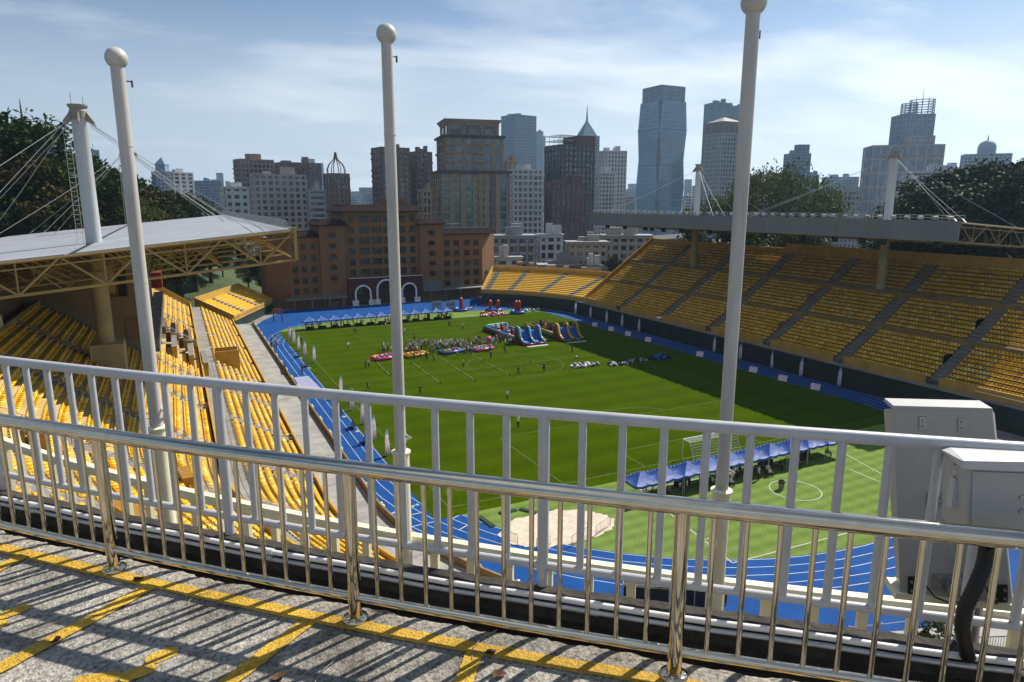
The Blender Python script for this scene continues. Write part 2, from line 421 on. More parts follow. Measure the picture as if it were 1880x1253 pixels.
A0 = math.atan2(-DC.y, -DC.x)                  # angle of the camera seen from the centre
# deck concrete with exposed aggregate
M_DECK = mat('aggregate_concrete', (0.30, 0.288, 0.262), 0.92, scale=1.3, var=0.25)
def aggregate(m, paint=None):
    n, l, b = nodes_of(m); src = b.inputs['Base Color'].links[0].from_socket
    c = n.new('ShaderNodeTexCoord')
    v = n.new('ShaderNodeTexVoronoi'); v.inputs['Scale'].default_value = 75; l.new(c.outputs['Object'], v.inputs['Vector'])
    v2 = n.new('ShaderNodeTexNoise'); v2.inputs['Scale'].default_value = 42; v2.inputs['Detail'].default_value = 8; v2.inputs['Roughness'].default_value = .75; l.new(c.outputs['Object'], v2.inputs['Vector'])
    rr = n.new('ShaderNodeValToRGB'); rr.color_ramp.elements[0].position = .36; rr.color_ramp.elements[1].position = .62
    rr.color_ramp.elements[0].color = (.22, .22, .22, 1) if not paint else (.55, .55, .5, 1); rr.color_ramp.elements[1].color = (1.35, 1.33, 1.28, 1) if not paint else (1.1, 1.1, 1.1, 1)
    l.new(v2.outputs[0], rr.inputs[0])
    v3 = n.new('ShaderNodeTexNoise'); v3.inputs['Scale'].default_value = 2.2; v3.inputs['Detail'].default_value = 7; l.new(c.outputs['Object'], v3.inputs['Vector'])
    r3 = n.new('ShaderNodeValToRGB'); r3.color_ramp.elements[0].position = .3; r3.color_ramp.elements[1].position = .6
    r3.color_ramp.elements[0].color = (.5, .48, .46, 1) if not paint else (.75, .75, .72, 1); r3.color_ramp.elements[1].color = (1.1, 1.1, 1.1, 1); l.new(v3.outputs[0], r3.inputs[0])
    m1 = n.new('ShaderNodeMixRGB'); m1.blend_type = 'MULTIPLY'; m1.inputs[0].default_value = 1; l.new(src, m1.inputs[1]); l.new(rr.outputs[0], m1.inputs[2])
    m2 = n.new('ShaderNodeMixRGB'); m2.blend_type = 'MULTIPLY'; m2.inputs[0].default_value = 1; l.new(m1.outputs[0], m2.inputs[1]); l.new(r3.outputs[0], m2.inputs[2])
    l.new(m2.outputs[0], b.inputs['Base Color'])
    ad = n.new('ShaderNodeMath'); ad.operation = 'ADD'; l.new(v2.outputs[0], ad.inputs[0]); l.new(v.outputs['Distance'], ad.inputs[1])
    bp = n.new('ShaderNodeBump'); bp.inputs['Strength'].default_value = .8; bp.inputs['Distance'].default_value = .008
    l.new(ad.outputs[0], bp.inputs['Height']); l.new(bp.outputs[0], b.inputs['Normal'])
aggregate(M_DECK)
M_PAINT = mat('yellow_paint', (0.56, 0.34, 0.03), 0.8, scale=2.5, var=0.15); aggregate(M_PAINT, True)
AL, AR = A0 - .30, A0 + .34
g = MB(); NA = 1100; rs = [R_EDGE, R_EDGE + .05, R_EDGE + .15, R_EDGE + .5, R_EDGE + 1.5, R_EDGE + 4, R_EDGE + 9]
edge_j = [RND.uniform(-.006, .007) + .008 * math.sin(i * .11) + .006 * math.sin(i * .37) for i in range(NA + 1)]
for i in range(NA + 1):
    a = AL + (AR - AL) * i / NA
    for q, r in enumerate(rs):
        jj = edge_j[i] if q == 0 else 0
        g.v.append(tuple(ring(r + jj, a, ZD - (.012 + .004 * math.sin(i * .7) if q == 0 else 0))))
    g.v.append(tuple(ring(R_EDGE + edge_j[i] + .03, a, ZD - .5)))
nr = len(rs) + 1
for i in range(NA):
    for q in range(len(rs) - 1): g.f.append((i * nr + q, i * nr + q + 1, (i + 1) * nr + q + 1, (i + 1) * nr + q))
    g.f.append((i * nr + nr - 1, i * nr, (i + 1) * nr, (i + 1) * nr + nr - 1))
g.m = [0] * len(g.f)
deck = g.build('road_deck', M_DECK); struct(deck)
# painted parking bays: a line along the edge, cross lines, numerals cut off by the frame
def band(pts, w, z, jit=.004, n=24):
    g = MB(); L, Rr = [], []
    for s in range(len(pts) - 1):
        a, b = Vector(pts[s]), Vector(pts[s + 1])
        for k in range(n + (1 if s == len(pts) - 2 else 0)):
            p = a.lerp(b, k / n); t = (b - a).normalized(); nn = Vector((-t.y, t.x)) * w / 2
            j1, j2 = RND.uniform(-jit, jit), RND.uniform(-jit, jit)
            L.append((p.x + nn.x * (1 + j1 / w * 2), p.y + nn.y * (1 + j1 / w * 2), z)); Rr.append((p.x - nn.x * (1 + j2 / w * 2), p.y - nn.y * (1 + j2 / w * 2), z))
    for i in range(len(L) - 1): g.quad(Rr[i], Rr[i + 1], L[i + 1], L[i])
    return g
rl = (G(330, 1083, ZD).xy - DC).length
lp = [ring(rl, AL + (AR - AL) * i / 40, 0).xy for i in range(41)]
struct(band(lp, .085, ZD + .004, n=6).build('bay_line', M_PAINT))
for (p, q) in [((50, 1019), (-60, 1075)), ((287, 1073), (-40, 1251)), ((568, 1142), (360, 1300)), ((872, 1200), (838, 1290))]:
    a, b = G(*p, ZD).xy, G(*q, ZD).xy
    struct(band([a, b], .085, ZD + .008).build('bay_line', M_PAINT))
def capsule(p, q, w, z):
    a, b = G(*p, ZD).xy, G(*q, ZD).xy; t = (b - a); an = math.degrees(math.atan2(t.y, t.x))
    P = arc(b.x, b.y, w, an - 90, an + 90, 10) + arc(a.x, a.y, w, an + 90, an + 270, 10)
    g = MB(); g.poly([(x + RND.uniform(-.003, .003), y + RND.uniform(-.003, .003), z) for x, y in P]); return g
for i, (p, q, w) in enumerate([((285, 1210), (309, 1200), .042), ((238, 1242), (268, 1231), .042), ((150, 1253), (205, 1246), .04), ((12, 1130), (38, 1121), .04), ((-30, 1158), (-2, 1149), .04)]):
    struct(capsule(p, q, w, ZD + .004 + .0009 * i).build('painted_numeral', M_PAINT))
# dead leaves and grass stalks on the deck
M_LEAF = mat('dry_leaf', (0.16, 0.07, 0.03), 0.8, scale=30, var=.4)
M_STALK = mat('dry_stalk', (0.42, 0.36, 0.24), 0.8, scale=20)
for i, (px, py, s, lab) in enumerate([(254, 1066, .022, 'small curled brown leaf on the yellow line near the left post'), (104, 1178, .02, 'thin dark twig leaf on a yellow bay line'), (914, 1242, .028, 'crumpled brown leaf on bare concrete at bottom centre'), (511, 1245, .028, 'brown dry leaf near the bottom beside a yellow bay line'), (901, 1200, .022, 'black leaf scrap on the yellow edge line')]):
    p = G(px, py, ZD + .006); g = MB(); n = 7; ph = RND.uniform(0, 6)
    top = [(s * math.cos(k * 6.283 / n + ph) * (1.5 if k % 2 else 1), s * .7 * math.sin(k * 6.283 / n + ph), .006 + RND.uniform(0, .016)) for k in range(n)]
    g.add([(0, 0, .003)] + top, [(0, k + 1, (k + 1) % n + 1) for k in range(n)])
    g.add([(0, 0, 0)] + [(x, y, z - .003) for x, y, z in top], [(0, (k + 1) % n + 1, k + 1) for k in range(n)])
    o = g.build('dry_leaf', M_LEAF); o.location = p; tag(o, lab, 'leaf')
for pts, lab in [([(345, 1107), (352, 1098), (365, 1092), (390, 1086)], 'pale dry grass stalk lying over the edge line left of centre'),
                 ([(85, 1146), (130, 1136), (170, 1130), (215, 1126)], 'long pale dry stalk lying across a yellow bay line'),
                 ([(866, 1210), (868, 1190), (885, 1170), (912, 1157)], 'pale dry stalk hanging over the concrete edge at centre'),
                 ([(578, 1253), (590, 1232), (612, 1215)], 'pale dry stalk by the bottom edge right of a bay line')]:
    g = MB(); P = [G(x, y, ZD + .012) for x, y in pts]; g.tube(P, .0022, 5); o = g.build('dry_stalk', M_STALK); tag(o, lab, 'stalk')
ZL = 26.4 - 1.45
# ---- trench floor, kerb with pipes
M_KERB = mat('stained_concrete', (0.022, 0.018, 0.015), 0.95, scale=7, col2=(0.085, 0.075, 0.062), bump=.9, bscale=24)
def ring_band(g, prof, a0, a1, n, jit=0.0):
    o = len(g.v); m = len(prof)
    for i in range(n + 1):
        a = a0 + (a1 - a0) * i / n
        for r, z in prof: g.v.append(tuple(ring(r + RND.uniform(-jit, jit), a, z + RND.uniform(-jit, jit))))
    for i in range(n):
        for q in range(m - 1): g.f.append((o + i * m + q, o + (i + 1) * m + q, o + (i + 1) * m + q + 1, o + i * m + q + 1)); g.m.append(g.mi)
ZK = CAM_Z - 1.562 * K
g = MB(); ring_band(g, [(R_EDGE + .2, ZD - .48), (R_KERB + .03, ZD - .48), (R_KERB + .028, ZK - .26), (R_KERB, ZK - .25), (R_KERB - .004, ZK - .12), (R_KERB + .02, ZK - .115), (R_KERB + .016, ZK - .01), (R_KERB, ZK), (R_KERB - .10, ZK - .005), (R_KERB - .11, ZK - .03), (R_KERB - .11, ZL - .2)], AL, AR, 420, .004)
kerb = g.build('kerb', M_KERB); struct(kerb)
M_PIPEW = mat('pipe_white', (0.62, 0.62, 0.63), 0.35, scale=9, var=.12)
M_PIPEG = mat('pipe_grey', (0.45, 0.47, 0.50), 0.25, metal=.6, scale=9, var=.12)
for r, z, rad_, m, nm, lab in [(R_KERB + .028, ZK + .006, .0155, M_PIPEW, 'conduit_pipe', 'white plastic conduit running along the top of the dark kerb'),
                               (R_KERB + .036, ZK - .032, .014, M_PIPEG, 'conduit_pipe', 'grey metal conduit just below the white one on the kerb')]:
    root = thing(nm, lab, 'pipe', ring(r, A0, z)); o0 = Vector(root.location)
    g = MB(); g.tube([ring(r, AL + (AR - AL) * i / 160, z + .003 * math.sin(i * .9)) - o0 for i in range(161)], rad_, 10); g.build('tube', m, root, smooth=50)
    for k in range(14):
        a = AL + (AR - AL) * (k + .35) / 14; p, q = ring(r, a, z) - o0, ring(r, a + .0016, z) - o0
        g = MB(); g.tube([p, q], rad_ * 1.28, 10); g.build('coupling', m, root, smooth=50)
# ---- ledge for the flagpoles and the retaining wall under it
ZL = 26.4 - 1.45
M_RET = mat('retaining_wall', (0.40, 0.37, 0.30), 0.85, scale=.6, var=.25, bump=.2)
g = MB(); ring_band(g, [(R_KERB - .08, ZL), (R_CREAM - .25, ZL), (R_CREAM - .25, ZL - .25), (R_CREAM - .1, ZL - .25), (R_CREAM - .1, -1.6)], AL, AR, 120)
struct(g.build('retaining_wall', M_RET))
# ---- railings
M_STEEL = mat('stainless_steel', (0.66, 0.59, 0.46), 0.075, metal=1.0, scale=14, var=.08, rvar=.03)
M_WRAIL = mat('white_rail_paint', (0.41, 0.42, 0.435), 0.38, scale=8, var=.08)
M_CREAM = mat('cream_paint', (0.74, 0.68, 0.46), 0.55, scale=5, var=.1)
def arc_pts(r, z, a0, a1, n, o0): return [ring(r, a0 + (a1 - a0) * i / n, z) - o0 for i in range(n + 1)]
# steel railing
aS = [ring_hit(px, py, R_STEEL)[1] for px, py in ((207, 1018), (642, 1122), (1238, 1222))]
stepS = (aS[2] - aS[0]) / 2
o0 = ring(R_STEEL, aS[1], ZD)
st = thing('steel_railing', 'polished stainless steel railing in front at the edge of the painted deck', 'railing', o0)
ZT, ZB = CAM_Z - 1.0 * K, CAM_Z - 1.55 * K
s0, s1 = aS[0] - 3 * stepS, aS[0] + 6 * stepS
g = MB(); g.tube(arc_pts(R_STEEL, ZT, s0, s1, 120, o0), .031 * K, 18); g.build('top_rail', M_STEEL, st, smooth=50)
g = MB(); g.tube(arc_pts(R_STEEL, ZB, s0, s1, 120, o0), .0175 * K, 12); g.build('bottom_rail', M_STEEL, st, smooth=50)
bal = MB(); bal.tube([(0, 0, ZB - ZD), (0, 0, ZT - ZD)], .0095 * K, 10); bal_me = bal.mesh('baluster', M_STEEL, 50)
pst = MB(); pst.tube([(0, 0, 0), (0, 0, ZT - ZD)], .0265 * K, 16); pst_me = pst.mesh('post', M_STEEL, 50)
fl_ = MB(); fl_.lathe((0, 0, 0), [(.064, 0.0), (.064, .010), (.060, .014), (.045, .018), (.0345, .021), (.033, .03)], 20); fl_me = fl_.mesh('base_flange', M_STEEL, 50)
for k in range(-3, 7):
    a = aS[0] + k * stepS; p = ring(R_STEEL, a, ZD) - o0
    po = link('post', pst_me, st); po.location = p
    fo = link('base_flange', fl_me, po)
    if k < 6:
        for q in range(1, 12):
            b = link('baluster', bal_me, st); b.location = ring(R_STEEL, a + stepS * q / 12, ZD) - o0
# white railing
ZWB = ZK
aW = [ring_hit(px, py, R_WHITE)[1] for px, py in ((411, 850), (993, 920), (1770, 1150))]
stepW = (aW[2] - aW[0]) / 2
o0 = ring(R_WHITE, aW[1], ZWB)
wr = thing('white_railing', 'white painted tubular railing on the kerb behind the steel railing', 'railing', o0)
ZT2, ZB2 = CAM_Z - .815 * K, CAM_Z - 1.475 * K
s0, s1 = aW[0] - 3 * stepW, aW[0] + 5 * stepW
g = MB(); g.tube(arc_pts(R_WHITE, ZT2, s0, s1, 120, o0), .0235 * K, 16); g.build('top_rail', M_WRAIL, wr, smooth=50)
g = MB(); g.tube(arc_pts(R_WHITE, ZB2, s0, s1, 120, o0), .0175 * K, 14); g.build('bottom_rail', M_WRAIL, wr, smooth=50)
bal = MB(); bal.tube([(0, 0, ZB2 - ZWB), (0, 0, ZT2 - ZWB)], .0158 * K, 12); bal_me = bal.mesh('baluster', M_WRAIL, 50)
pst = MB(); pst.tube([(0, 0, 0), (0, 0, ZT2 - ZWB)], .0235 * K, 14); pst_me = pst.mesh('post', M_WRAIL, 50)
for k in range(-3, 6):
    a = aW[0] + k * stepW
    po = link('post', pst_me, wr); po.location = ring(R_WHITE, a, ZWB) - o0
    if k < 5:
        for q in range(1, 10):
            b = link('baluster', bal_me, wr); b.location = ring(R_WHITE, a + stepW * q / 10, ZWB) - o0
# cream railing on the ledge
o0 = ring(R_CREAM, A0, ZL); ZCT = 26.4
cr = thing('cream_railing', 'low cream flat-bar railing on the ledge behind the flagpoles', 'railing', o0)
g = MB(); n = 160; o_ = len(g.v)
for i in range(n + 1):
    a = AL - .1 + (AR - AL + .2) * i / n
    for dr, dz in ((-.06, -.11), (.06, -.11), (.07, -.03), (.045, .0), (-.045, .0), (-.07, -.03)): g.v.append(tuple(ring(R_CREAM + dr, a, ZCT + dz) - o0))
for i in range(n):
    for q in range(6): g.f.append((i * 6 + q, (i + 1) * 6 + q, (i + 1) * 6 + (q + 1) % 6, i * 6 + (q + 1) % 6))
g.m = [0] * len(g.f); g.build('top_rail', M_CREAM, cr)
b1 = MB(); b1.box(-.045, .045, -.03, .03, 0, ZCT - ZL - .1); b1m = b1.mesh('baluster', M_CREAM)
a = AL - .1
while a < AR + .1:
    b = link('baluster', b1m, cr); b.location = ring(R_CREAM, a, ZL) - o0; b.rotation_euler = (0, 0, a + math.pi / 2)
    a += .43 / R_CREAM
# ---- three flagpoles standing on the ledge
M_POLE = mat('pole_paint', (0.46, 0.44, 0.40), 0.42, scale=7, var=.2, detail=9, stretch=(1, 1, .12))
M_POLEC = mat('pole_base_paint', (0.74, 0.68, 0.48), 0.5, scale=5, var=.08)
M_DARK = mat('dark_metal', (0.03, 0.03, 0.03), 0.5)
def flagpole(px, py_mid, D, py_ball, py_collar, r_low, r_up, r_top, r_ball, lab, low_py=None):
    base = atD(px, py_mid, D); x, y = base.x, base.y
    zb = atD(px, py_ball, D).z; zc = atD(px, py_collar, D).z if py_collar else None
    root = thing('flagpole', lab, 'flagpole', (x, y, ZL), group='flagpoles on the ledge')
    h = zb - ZL
    if zc: hc = zc - ZL
    else: hc = 1.2
    g = MB(); g.lathe((0, 0, 0), [(0, 0), (r_low * 1.9, 0), (r_low * 1.9, .03), (r_low, .04), (r_low, hc), (r_low * 1.18, hc), (r_low * 1.2, hc + .02), (r_up, hc + .03)], 24); g.build('base_sleeve', M_POLEC, root, smooth=40)
    g = MB(); g.lathe((0, 0, 0), [(r_up, hc), (r_up * .99, hc + (h - hc) * .3), (r_top * 1.04, hc + (h - hc) * .7), (r_top, h - r_ball * .6)], 24); g.build('shaft', M_POLE, root, smooth=40)
    g = MB(); g.sphere((0, 0, h), r_ball, 22, 14); g.build('ball_finial', M_POLE, root, smooth=True)
    g = MB(); g.tube([(0, 0, h - r_ball * 2.0), (r_top + .045, .02, h - r_ball * 2.0)], .006, 6); g.tube([(r_top + .045, .02, h - r_ball * 2.0 + .01), (r_top + .045, .02, h - r_ball * 2.0 - .05)], .009, 6); g.build('pulley', M_DARK, root)
    g = MB(); P = [(r_up + .02 + .03 * math.sin(t), .05 * math.cos(t), hc + .12 + .02 * t) for t in [k * .6 for k in range(11)]]; g.tube(P, .011, 6); g.build('cleat', M_WRAIL, root)
    for zz in (.42, .78):
        g = MB(); g.tube([(0, 0, hc + (h - hc) * zz), (0, 0, hc + (h - hc) * zz + .008)], r_up * 1.015, 20); g.build('weld_seam', M_POLE, root, smooth=40)
    return root
flagpole(735, 800, 6.9, 64, 832, .086, .0585, .053, .095, 'middle flagpole with round ball top, seam of its sleeve above the steel rail')
flagpole(270, 620, 7.3, 112, 790, .082, .061, .057, .094, 'leftmost flagpole with ball top, leaning past the left roof mast')
flagpole(1338, 700, 5.75, 8, 905, .077, .0545, .053, .097, 'rightmost flagpole with its ball cut by the top of the picture')
# ---- antenna panel and equipment cabinet on the right
M_CAB = mat('cabinet_grey', (0.37, 0.365, 0.35), 0.45, scale=2.5, var=.10)
M_CABL = mat('cabinet_light', (0.46, 0.46, 0.46), 0.4, scale=3, var=.08)
M_ZINC = mat('zinc', (0.42, 0.43, 0.43), 0.35, metal=.8, scale=20, var=.2)
M_RUB = mat('black_rubber', (0.012, 0.012, 0.012), 0.55, scale=30)
M_LABEL = mat('sticker', (0.6, 0.6, 0.58), 0.5, scale=60, col2=(0.75, 0.75, 0.73))
# front face lies in a vertical plane through the hit points of its lower corners
rP = 39.4
bl, br = ring_hit(1648, 1090, rP)[0], ring_hit(1858, 1112, rP)[0]
fx = (br - bl); fx.z = 0; wid = fx.length; fx.normalize(); fn = Vector((fx.y, -fx.x, 0))   # towards the camera
if fn.dot(-bl) < 0 and fn.dot(Vector((0, 0, 30)) - bl) < 0: fn = -fn
def on_plane(px, py, p0, off=0.0):
    d = ray(px, py); o = Vector((0, 0, CAM_Z)); k = fn.dot(p0 + fn * off - o) / fn.dot(d); return o + d * k
ant = thing('antenna_panel', 'tall pale grey antenna panel seen from behind, beyond the white railing', 'antenna', (bl.x, bl.y, bl.z)); ao = Vector(ant.location)
F = [on_plane(px, py, bl) for px, py in ((1652, 1090), (1860, 1113), (1822, 753), (1640, 748))]
Bk = [on_plane(px, py, bl, -.16) for px, py in ((1647, 1088), (1861, 1110), (1826, 757), (1621, 752))]
g = MB(); g.hexa([F[0] - ao, F[1] - ao, Bk[1] - ao, Bk[0] - ao, F[3] - ao, F[2] - ao, Bk[2] - ao, Bk[3] - ao]); body = g.build('housing', M_CAB, ant)
bv = body.modifiers.new('bevel', 'BEVEL'); bv.width = .012; bv.segments = 2
def plate(root, o, px0, py0, px1, py1, p0, m, name, off=.012, th=.01, bolts=True, par=None):
    q = [on_plane(a, b, p0, off) - o for a, b in ((px0, py1), (px1, py1), (px1, py0), (px0, py0))]
    g = MB(); g.extrude(q, -fn * th); ob = g.build(name, m, par or root)
    if bolts:
        for sx, sy_ in ((.22, .25), (.22, .75), (.78, .25), (.78, .75)) if bolts == 4 else ((.5, .25), (.5, .75)):
            c = on_plane(px0 + (px1 - px0) * sx, py0 + (py1 - py0) * sy_, p0, off) - o
            g = MB(); g.tube([c, c + fn * .014], .009, 6); g.build('bolt', M_ZINC, ob)
    return ob
lid = [on_plane(a, b, bl, .004) - ao for a, b in ((1638, 751), (1824, 756), (1822, 750), (1640, 745))]
g = MB(); g.extrude(lid, -fn * .165); g.build('lid', M_CAB, ant)
plate(ant, ao, 1688, 766, 1702, 790, bl, M_ZINC, 'bracket_plate', bolts=2)
plate(ant, ao, 1760, 769, 1774, 793, bl, M_ZINC, 'bracket_plate', bolts=2)
plate(ant, ao, 1702, 906, 1735, 930, bl, M_ZINC, 'bracket_plate', bolts=4)
plate(ant, ao, 1668, 1060, 1690, 1092, bl, M_DARK, 'connector_plate', bolts=4)
plate(ant, ao, 1712, 1055, 1770, 1082, bl, M_ZINC, 'bracket_plate', bolts=4)
plate(ant, ao, 1820, 1075, 1850, 1106, bl, M_DARK, 'connector_plate', bolts=4)
plate(ant, ao, 1741, 972, 1761, 1004, bl, M_LABEL, 'sticker', off=.003, th=.003, bolts=False)
plate(ant, ao, 1743, 1006, 1762, 1022, bl, M_LABEL, 'sticker', off=.003, th=.003, bolts=False)
base_ = [on_plane(a, b, bl, .02) - ao for a, b in ((1642, 1100), (1866, 1124), (1864, 1112), (1646, 1090))]
g = MB(); g.extrude(base_, -fn * .2); g.build('base_edge', M_CREAM, ant)
g = MB(); P = [on_plane(a, b, bl, .05) - ao for a, b in ((1763, 975), (1762, 1020), (1757, 1050), (1745, 1075))]; g.tube(P, .008, 6); g.build('cable', M_RUB, ant)
g = MB(); P = [on_plane(a, b, bl, .06) - ao for a, b in ((1700, 1075), (1715, 1096), (1745, 1108), (1775, 1104))]; g.tube(P, .006, 6); g.build('cable', M_RUB, ant)
g = MB(); P = [on_plane(a, b, bl, .06) - ao for a, b in ((1800, 1065), (1815, 1090), (1830, 1108))]; g.tube(P, .012, 6); g.build('cable', M_RUB, ant)
g = MB(); q = [on_plane(a, b, bl, .07) - ao for a, b in ((1738, 1090), (1815, 1098), (1812, 1080), (1742, 1074))]; g.extrude(q, -fn * .06); g.build('clamp', M_ZINC, ant)
g = MB(); tb = on_plane(1790, 1100, bl, -.1); g.tube([tb - ao, Vector((tb.x, tb.y, ZL)) - ao], .05, 12); g.build('support_leg', M_ZINC, ant, smooth=50)
# cabinet on the camera side of the white railing
rC = R_WHITE + .24
cb0 = ring_hit(1771, 990, rC)[0]
cab = thing('equipment_cabinet', 'pale equipment cabinet with sloping lid fixed to the white railing', 'cabinet', (cb0.x, cb0.y, cb0.z)); co = Vector(cab.location)
dpt = .2
def cpt(px, py, off=0.0): return on_plane(px, py, cb0, off) - co
fb = [cpt(1773, 990), cpt(1990, 1012), cpt(1990, 868), cpt(1777, 856)]
bb = [p - fn * dpt for p in fb]; bb[0] = bb[0] - fx * .02; bb[3] = bb[3] - fx * .01
g = MB(); g.hexa([fb[0], fb[1], bb[1], bb[0], fb[3], fb[2], bb[2], bb[3]]); o = g.build('body', M_CAB, cab); b_ = o.modifiers.new('bevel', 'BEVEL'); b_.width = .006; b_.segments = 2
h0 = [cpt(1768, 862, .02), cpt(1995, 872, .02), cpt(1995, 850, .02), cpt(1768, 846, .02)]
hb = [h0[0] - fn * (dpt + .03), h0[1] - fn * (dpt + .03)]; ht = [cpt(1743, 821, -dpt - .01), cpt(1995, 834, -dpt - .01)]
g = MB(); g.hexa([h0[0], h0[1], hb[1], hb[0], h0[3], h0[2], ht[1], ht[0]]); o = g.build('lid', M_CABL, cab); b_ = o.modifiers.new('bevel', 'BEVEL'); b_.width = .006; b_.segments = 2
dq = [cpt(a, b, .006) for a, b in ((1783, 983), (1986, 1004), (1986, 874), (1786, 866))]
g = MB(); g.extrude(dq, -fn * .005); g.build('door_panel', M_CAB, cab)
lv = fb[0] - fn * .1 - fx * .022
for zz0, zz1, nm in ((.12, .26, 'side_latch'),):
    g = MB(); g.cbox((lv.x, lv.y, lv.z + .16), (.03, .05, .13), math.atan2(fx.y, fx.x)); g.build(nm, M_CABL, cab)
g = MB(); c = cpt(1876, 938, 0); g.tube([c, c + fn * .012], .014, 12); g.build('lock', M_ZINC, cab, smooth=50)
g = MB(); c = cpt(1876, 913, 0); g.tube([c, c + fn * .012], .012, 12); g.build('lock', M_ZINC, cab, smooth=50)
g = MB(); c = fb[0] - fn * .1; g.tube([c + Vector((0, 0, .28)) - fx * .03, c + Vector((0, 0, .23)) - fx * .03], .01, 8); g.build('hinge', M_ZINC, cab)
hs = [on_plane(a, b, cb0, o_) for a, b, o_ in ((1812, 985, -.1), (1812, 1005, -.09), (1806, 1040, -.06), (1790, 1080, -.03), (1772, 1115, -.02), (1766, 1150, -.04), (1772, 1185, -.06), (1778, 1210, -.1))]
root = thing('cable_hose', 'thick black corrugated cable hose hanging from the cabinet to the kerb', 'hose', tuple(hs[-1])); ho = Vector(root.location)
fine = []
for i in range(len(hs) - 1):
    for k in range(9): fine.append(hs[i].lerp(hs[i + 1], k / 9) - ho)
for _ in range(4): fine = [fine[0]] + [(fine[i - 1] + fine[i] * 2 + fine[i + 1]) / 4 for i in range(1, len(fine) - 1)] + [fine[-1]]
g = MB(); g.tube(fine, [.031 if i % 2 else .028 for i in range(len(fine))], 14); g.build('sheath', M_RUB, root, smooth=50)
g = MB(); P = [on_plane(a, b, cb0, -.05) - ho for a, b in ((1835, 992), (1820, 1010), (1808, 1016))]; g.tube(P, .007, 6); g.build('wire', M_RUB, root)
# ================================================================== GRANDSTANDS
import numpy as np
M_SEAT1 = mat('seat_yellow', (0.68, 0.385, 0.010), 0.42, spec=.25, scale=1.2, var=.12)
M_SEAT2 = mat('seat_pale', (0.72, 0.52, 0.09), 0.42, scale=1.2, var=.12)
M_SEAT3 = mat('seat_orange', (0.58, 0.275, 0.008), 0.45, spec=.25, scale=1.2, var=.14)
M_YWALL = mat('yellow_wall', (0.70, 0.42, 0.055), 0.75, scale=.5, var=.18, bump=.1)
M_CWALL = mat('cream_wall', (0.58, 0.48, 0.24), 0.8, scale=.4, var=.2)
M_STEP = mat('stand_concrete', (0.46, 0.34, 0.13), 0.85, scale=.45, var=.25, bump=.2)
M_STAIR = mat('aisle_grey', (0.27, 0.28, 0.31), 0.85, scale=.7, var=.22)
M_WALK = mat('walkway_grey', (0.36, 0.35, 0.33), 0.85, scale=.35, var=.25, bump=.15)
M_BROWN = mat('brown_wall', (0.30, 0.20, 0.11), 0.8, scale=.3, var=.2)
M_DGREEN = mat('dark_green_wall', (0.010, 0.030, 0.026), 0.6, scale=.4, var=.4)
M_RAILG = mat('galvanised_rail', (0.45, 0.46, 0.47), 0.4, metal=.5, scale=4)
SEAT_V = np.array([(-.21, -.22, .30), (.21, -.22, .30), (.21, .16, .30), (-.21, .16, .30), (-.21, -.24, .38), (.21, -.24, .38), (.21, .16, .36), (-.21, .16, .36),
                   (-.205, .13, .34), (.205, .13, .34), (.205, .19, .34), (-.205, .19, .34), (-.19, .19, .70), (.19, .19, .70), (.19, .24, .69), (-.19, .24, .69)], dtype=float)
SEAT_F = np.array([(4, 5, 6, 7), (0, 1, 5, 4), (1, 2, 6, 5), (3, 0, 4, 7), (2, 3, 7, 6), (12, 13, 14, 15), (8, 9, 13, 12), (9, 10, 14, 13), (10, 11, 15, 14), (11, 8, 12, 15)])
seat_meshes = []
for m in (M_SEAT1, M_SEAT2, M_SEAT3):
    me = bpy.data.meshes.new('seat'); me.from_pydata([tuple(p) for p in SEAT_V], [], [tuple(f) for f in SEAT_F]); me.materials.append(m); seat_meshes.append(me)
def seat_tone():
    x = RND.random(); return 1 if x < .16 else (2 if x < .34 else 0)
def put_seats(root, places, off):
    """places: (x, y, z, heading); the 300 nearest become parts, the rest one joined part"""
    places.sort(key=lambda p: p[0] ** 2 + p[1] ** 2 + (p[2] - CAM_Z) ** 2)
    near, far = places[:300], places[300:]
    for x, y, z, h in near:
        o = link('seat', seat_meshes[seat_tone()], root); o.location = Vector((x, y, z)) - off; o.rotation_euler = (0, 0, h)
    if not far: return
    A = np.array(far); n = len(A); c, s = np.cos(A[:, 3])[:, None], np.sin(A[:, 3])[:, None]
    V = np.empty((n, 16, 3)); V[:, :, 0] = A[:, 0:1] - off.x + SEAT_V[None, :, 0] * c - SEAT_V[None, :, 1] * s
    V[:, :, 1] = A[:, 1:2] - off.y + SEAT_V[None, :, 0] * s + SEAT_V[None, :, 1] * c; V[:, :, 2] = A[:, 2:3] - off.z + SEAT_V[None, :, 2]
    Fc = (SEAT_F[None] + (np.arange(n) * 16)[:, None, None]).reshape(-1, 4)
    me = bpy.data.meshes.new('seat_rows'); me.vertices.add(n * 16); me.vertices.foreach_set('co', V.ravel())
    me.loops.add(Fc.size); me.loops.foreach_set('vertex_index', Fc.ravel().astype(np.int32))
    me.polygons.add(len(Fc)); me.polygons.foreach_set('loop_start', np.arange(0, Fc.size, 4, dtype=np.int32))
    for m in (M_SEAT1, M_SEAT2, M_SEAT3): me.materials.append(m)
    me.polygons.foreach_set('material_index', np.repeat(np.array([seat_tone() for _ in range(n)], dtype=np.int32), 10))
    me.update(); me.validate(); link('seat_rows', me, root, 'stuff')
class Path:
    """plan path of a stand: straight along Y, then a bend; pos(u, r) with r measured from the pitch axis"""
    def __init__(s, fn, u0, u1, n): s.fn, s.u0, s.u1, s.n = fn, u0, u1, n
    def us(s, a=None, b=None, n=None):
        a = s.u0 if a is None else a; b = s.u1 if b is None else b; n = n or s.n
        return [a + (b - a) * i / n for i in range(n + 1)]
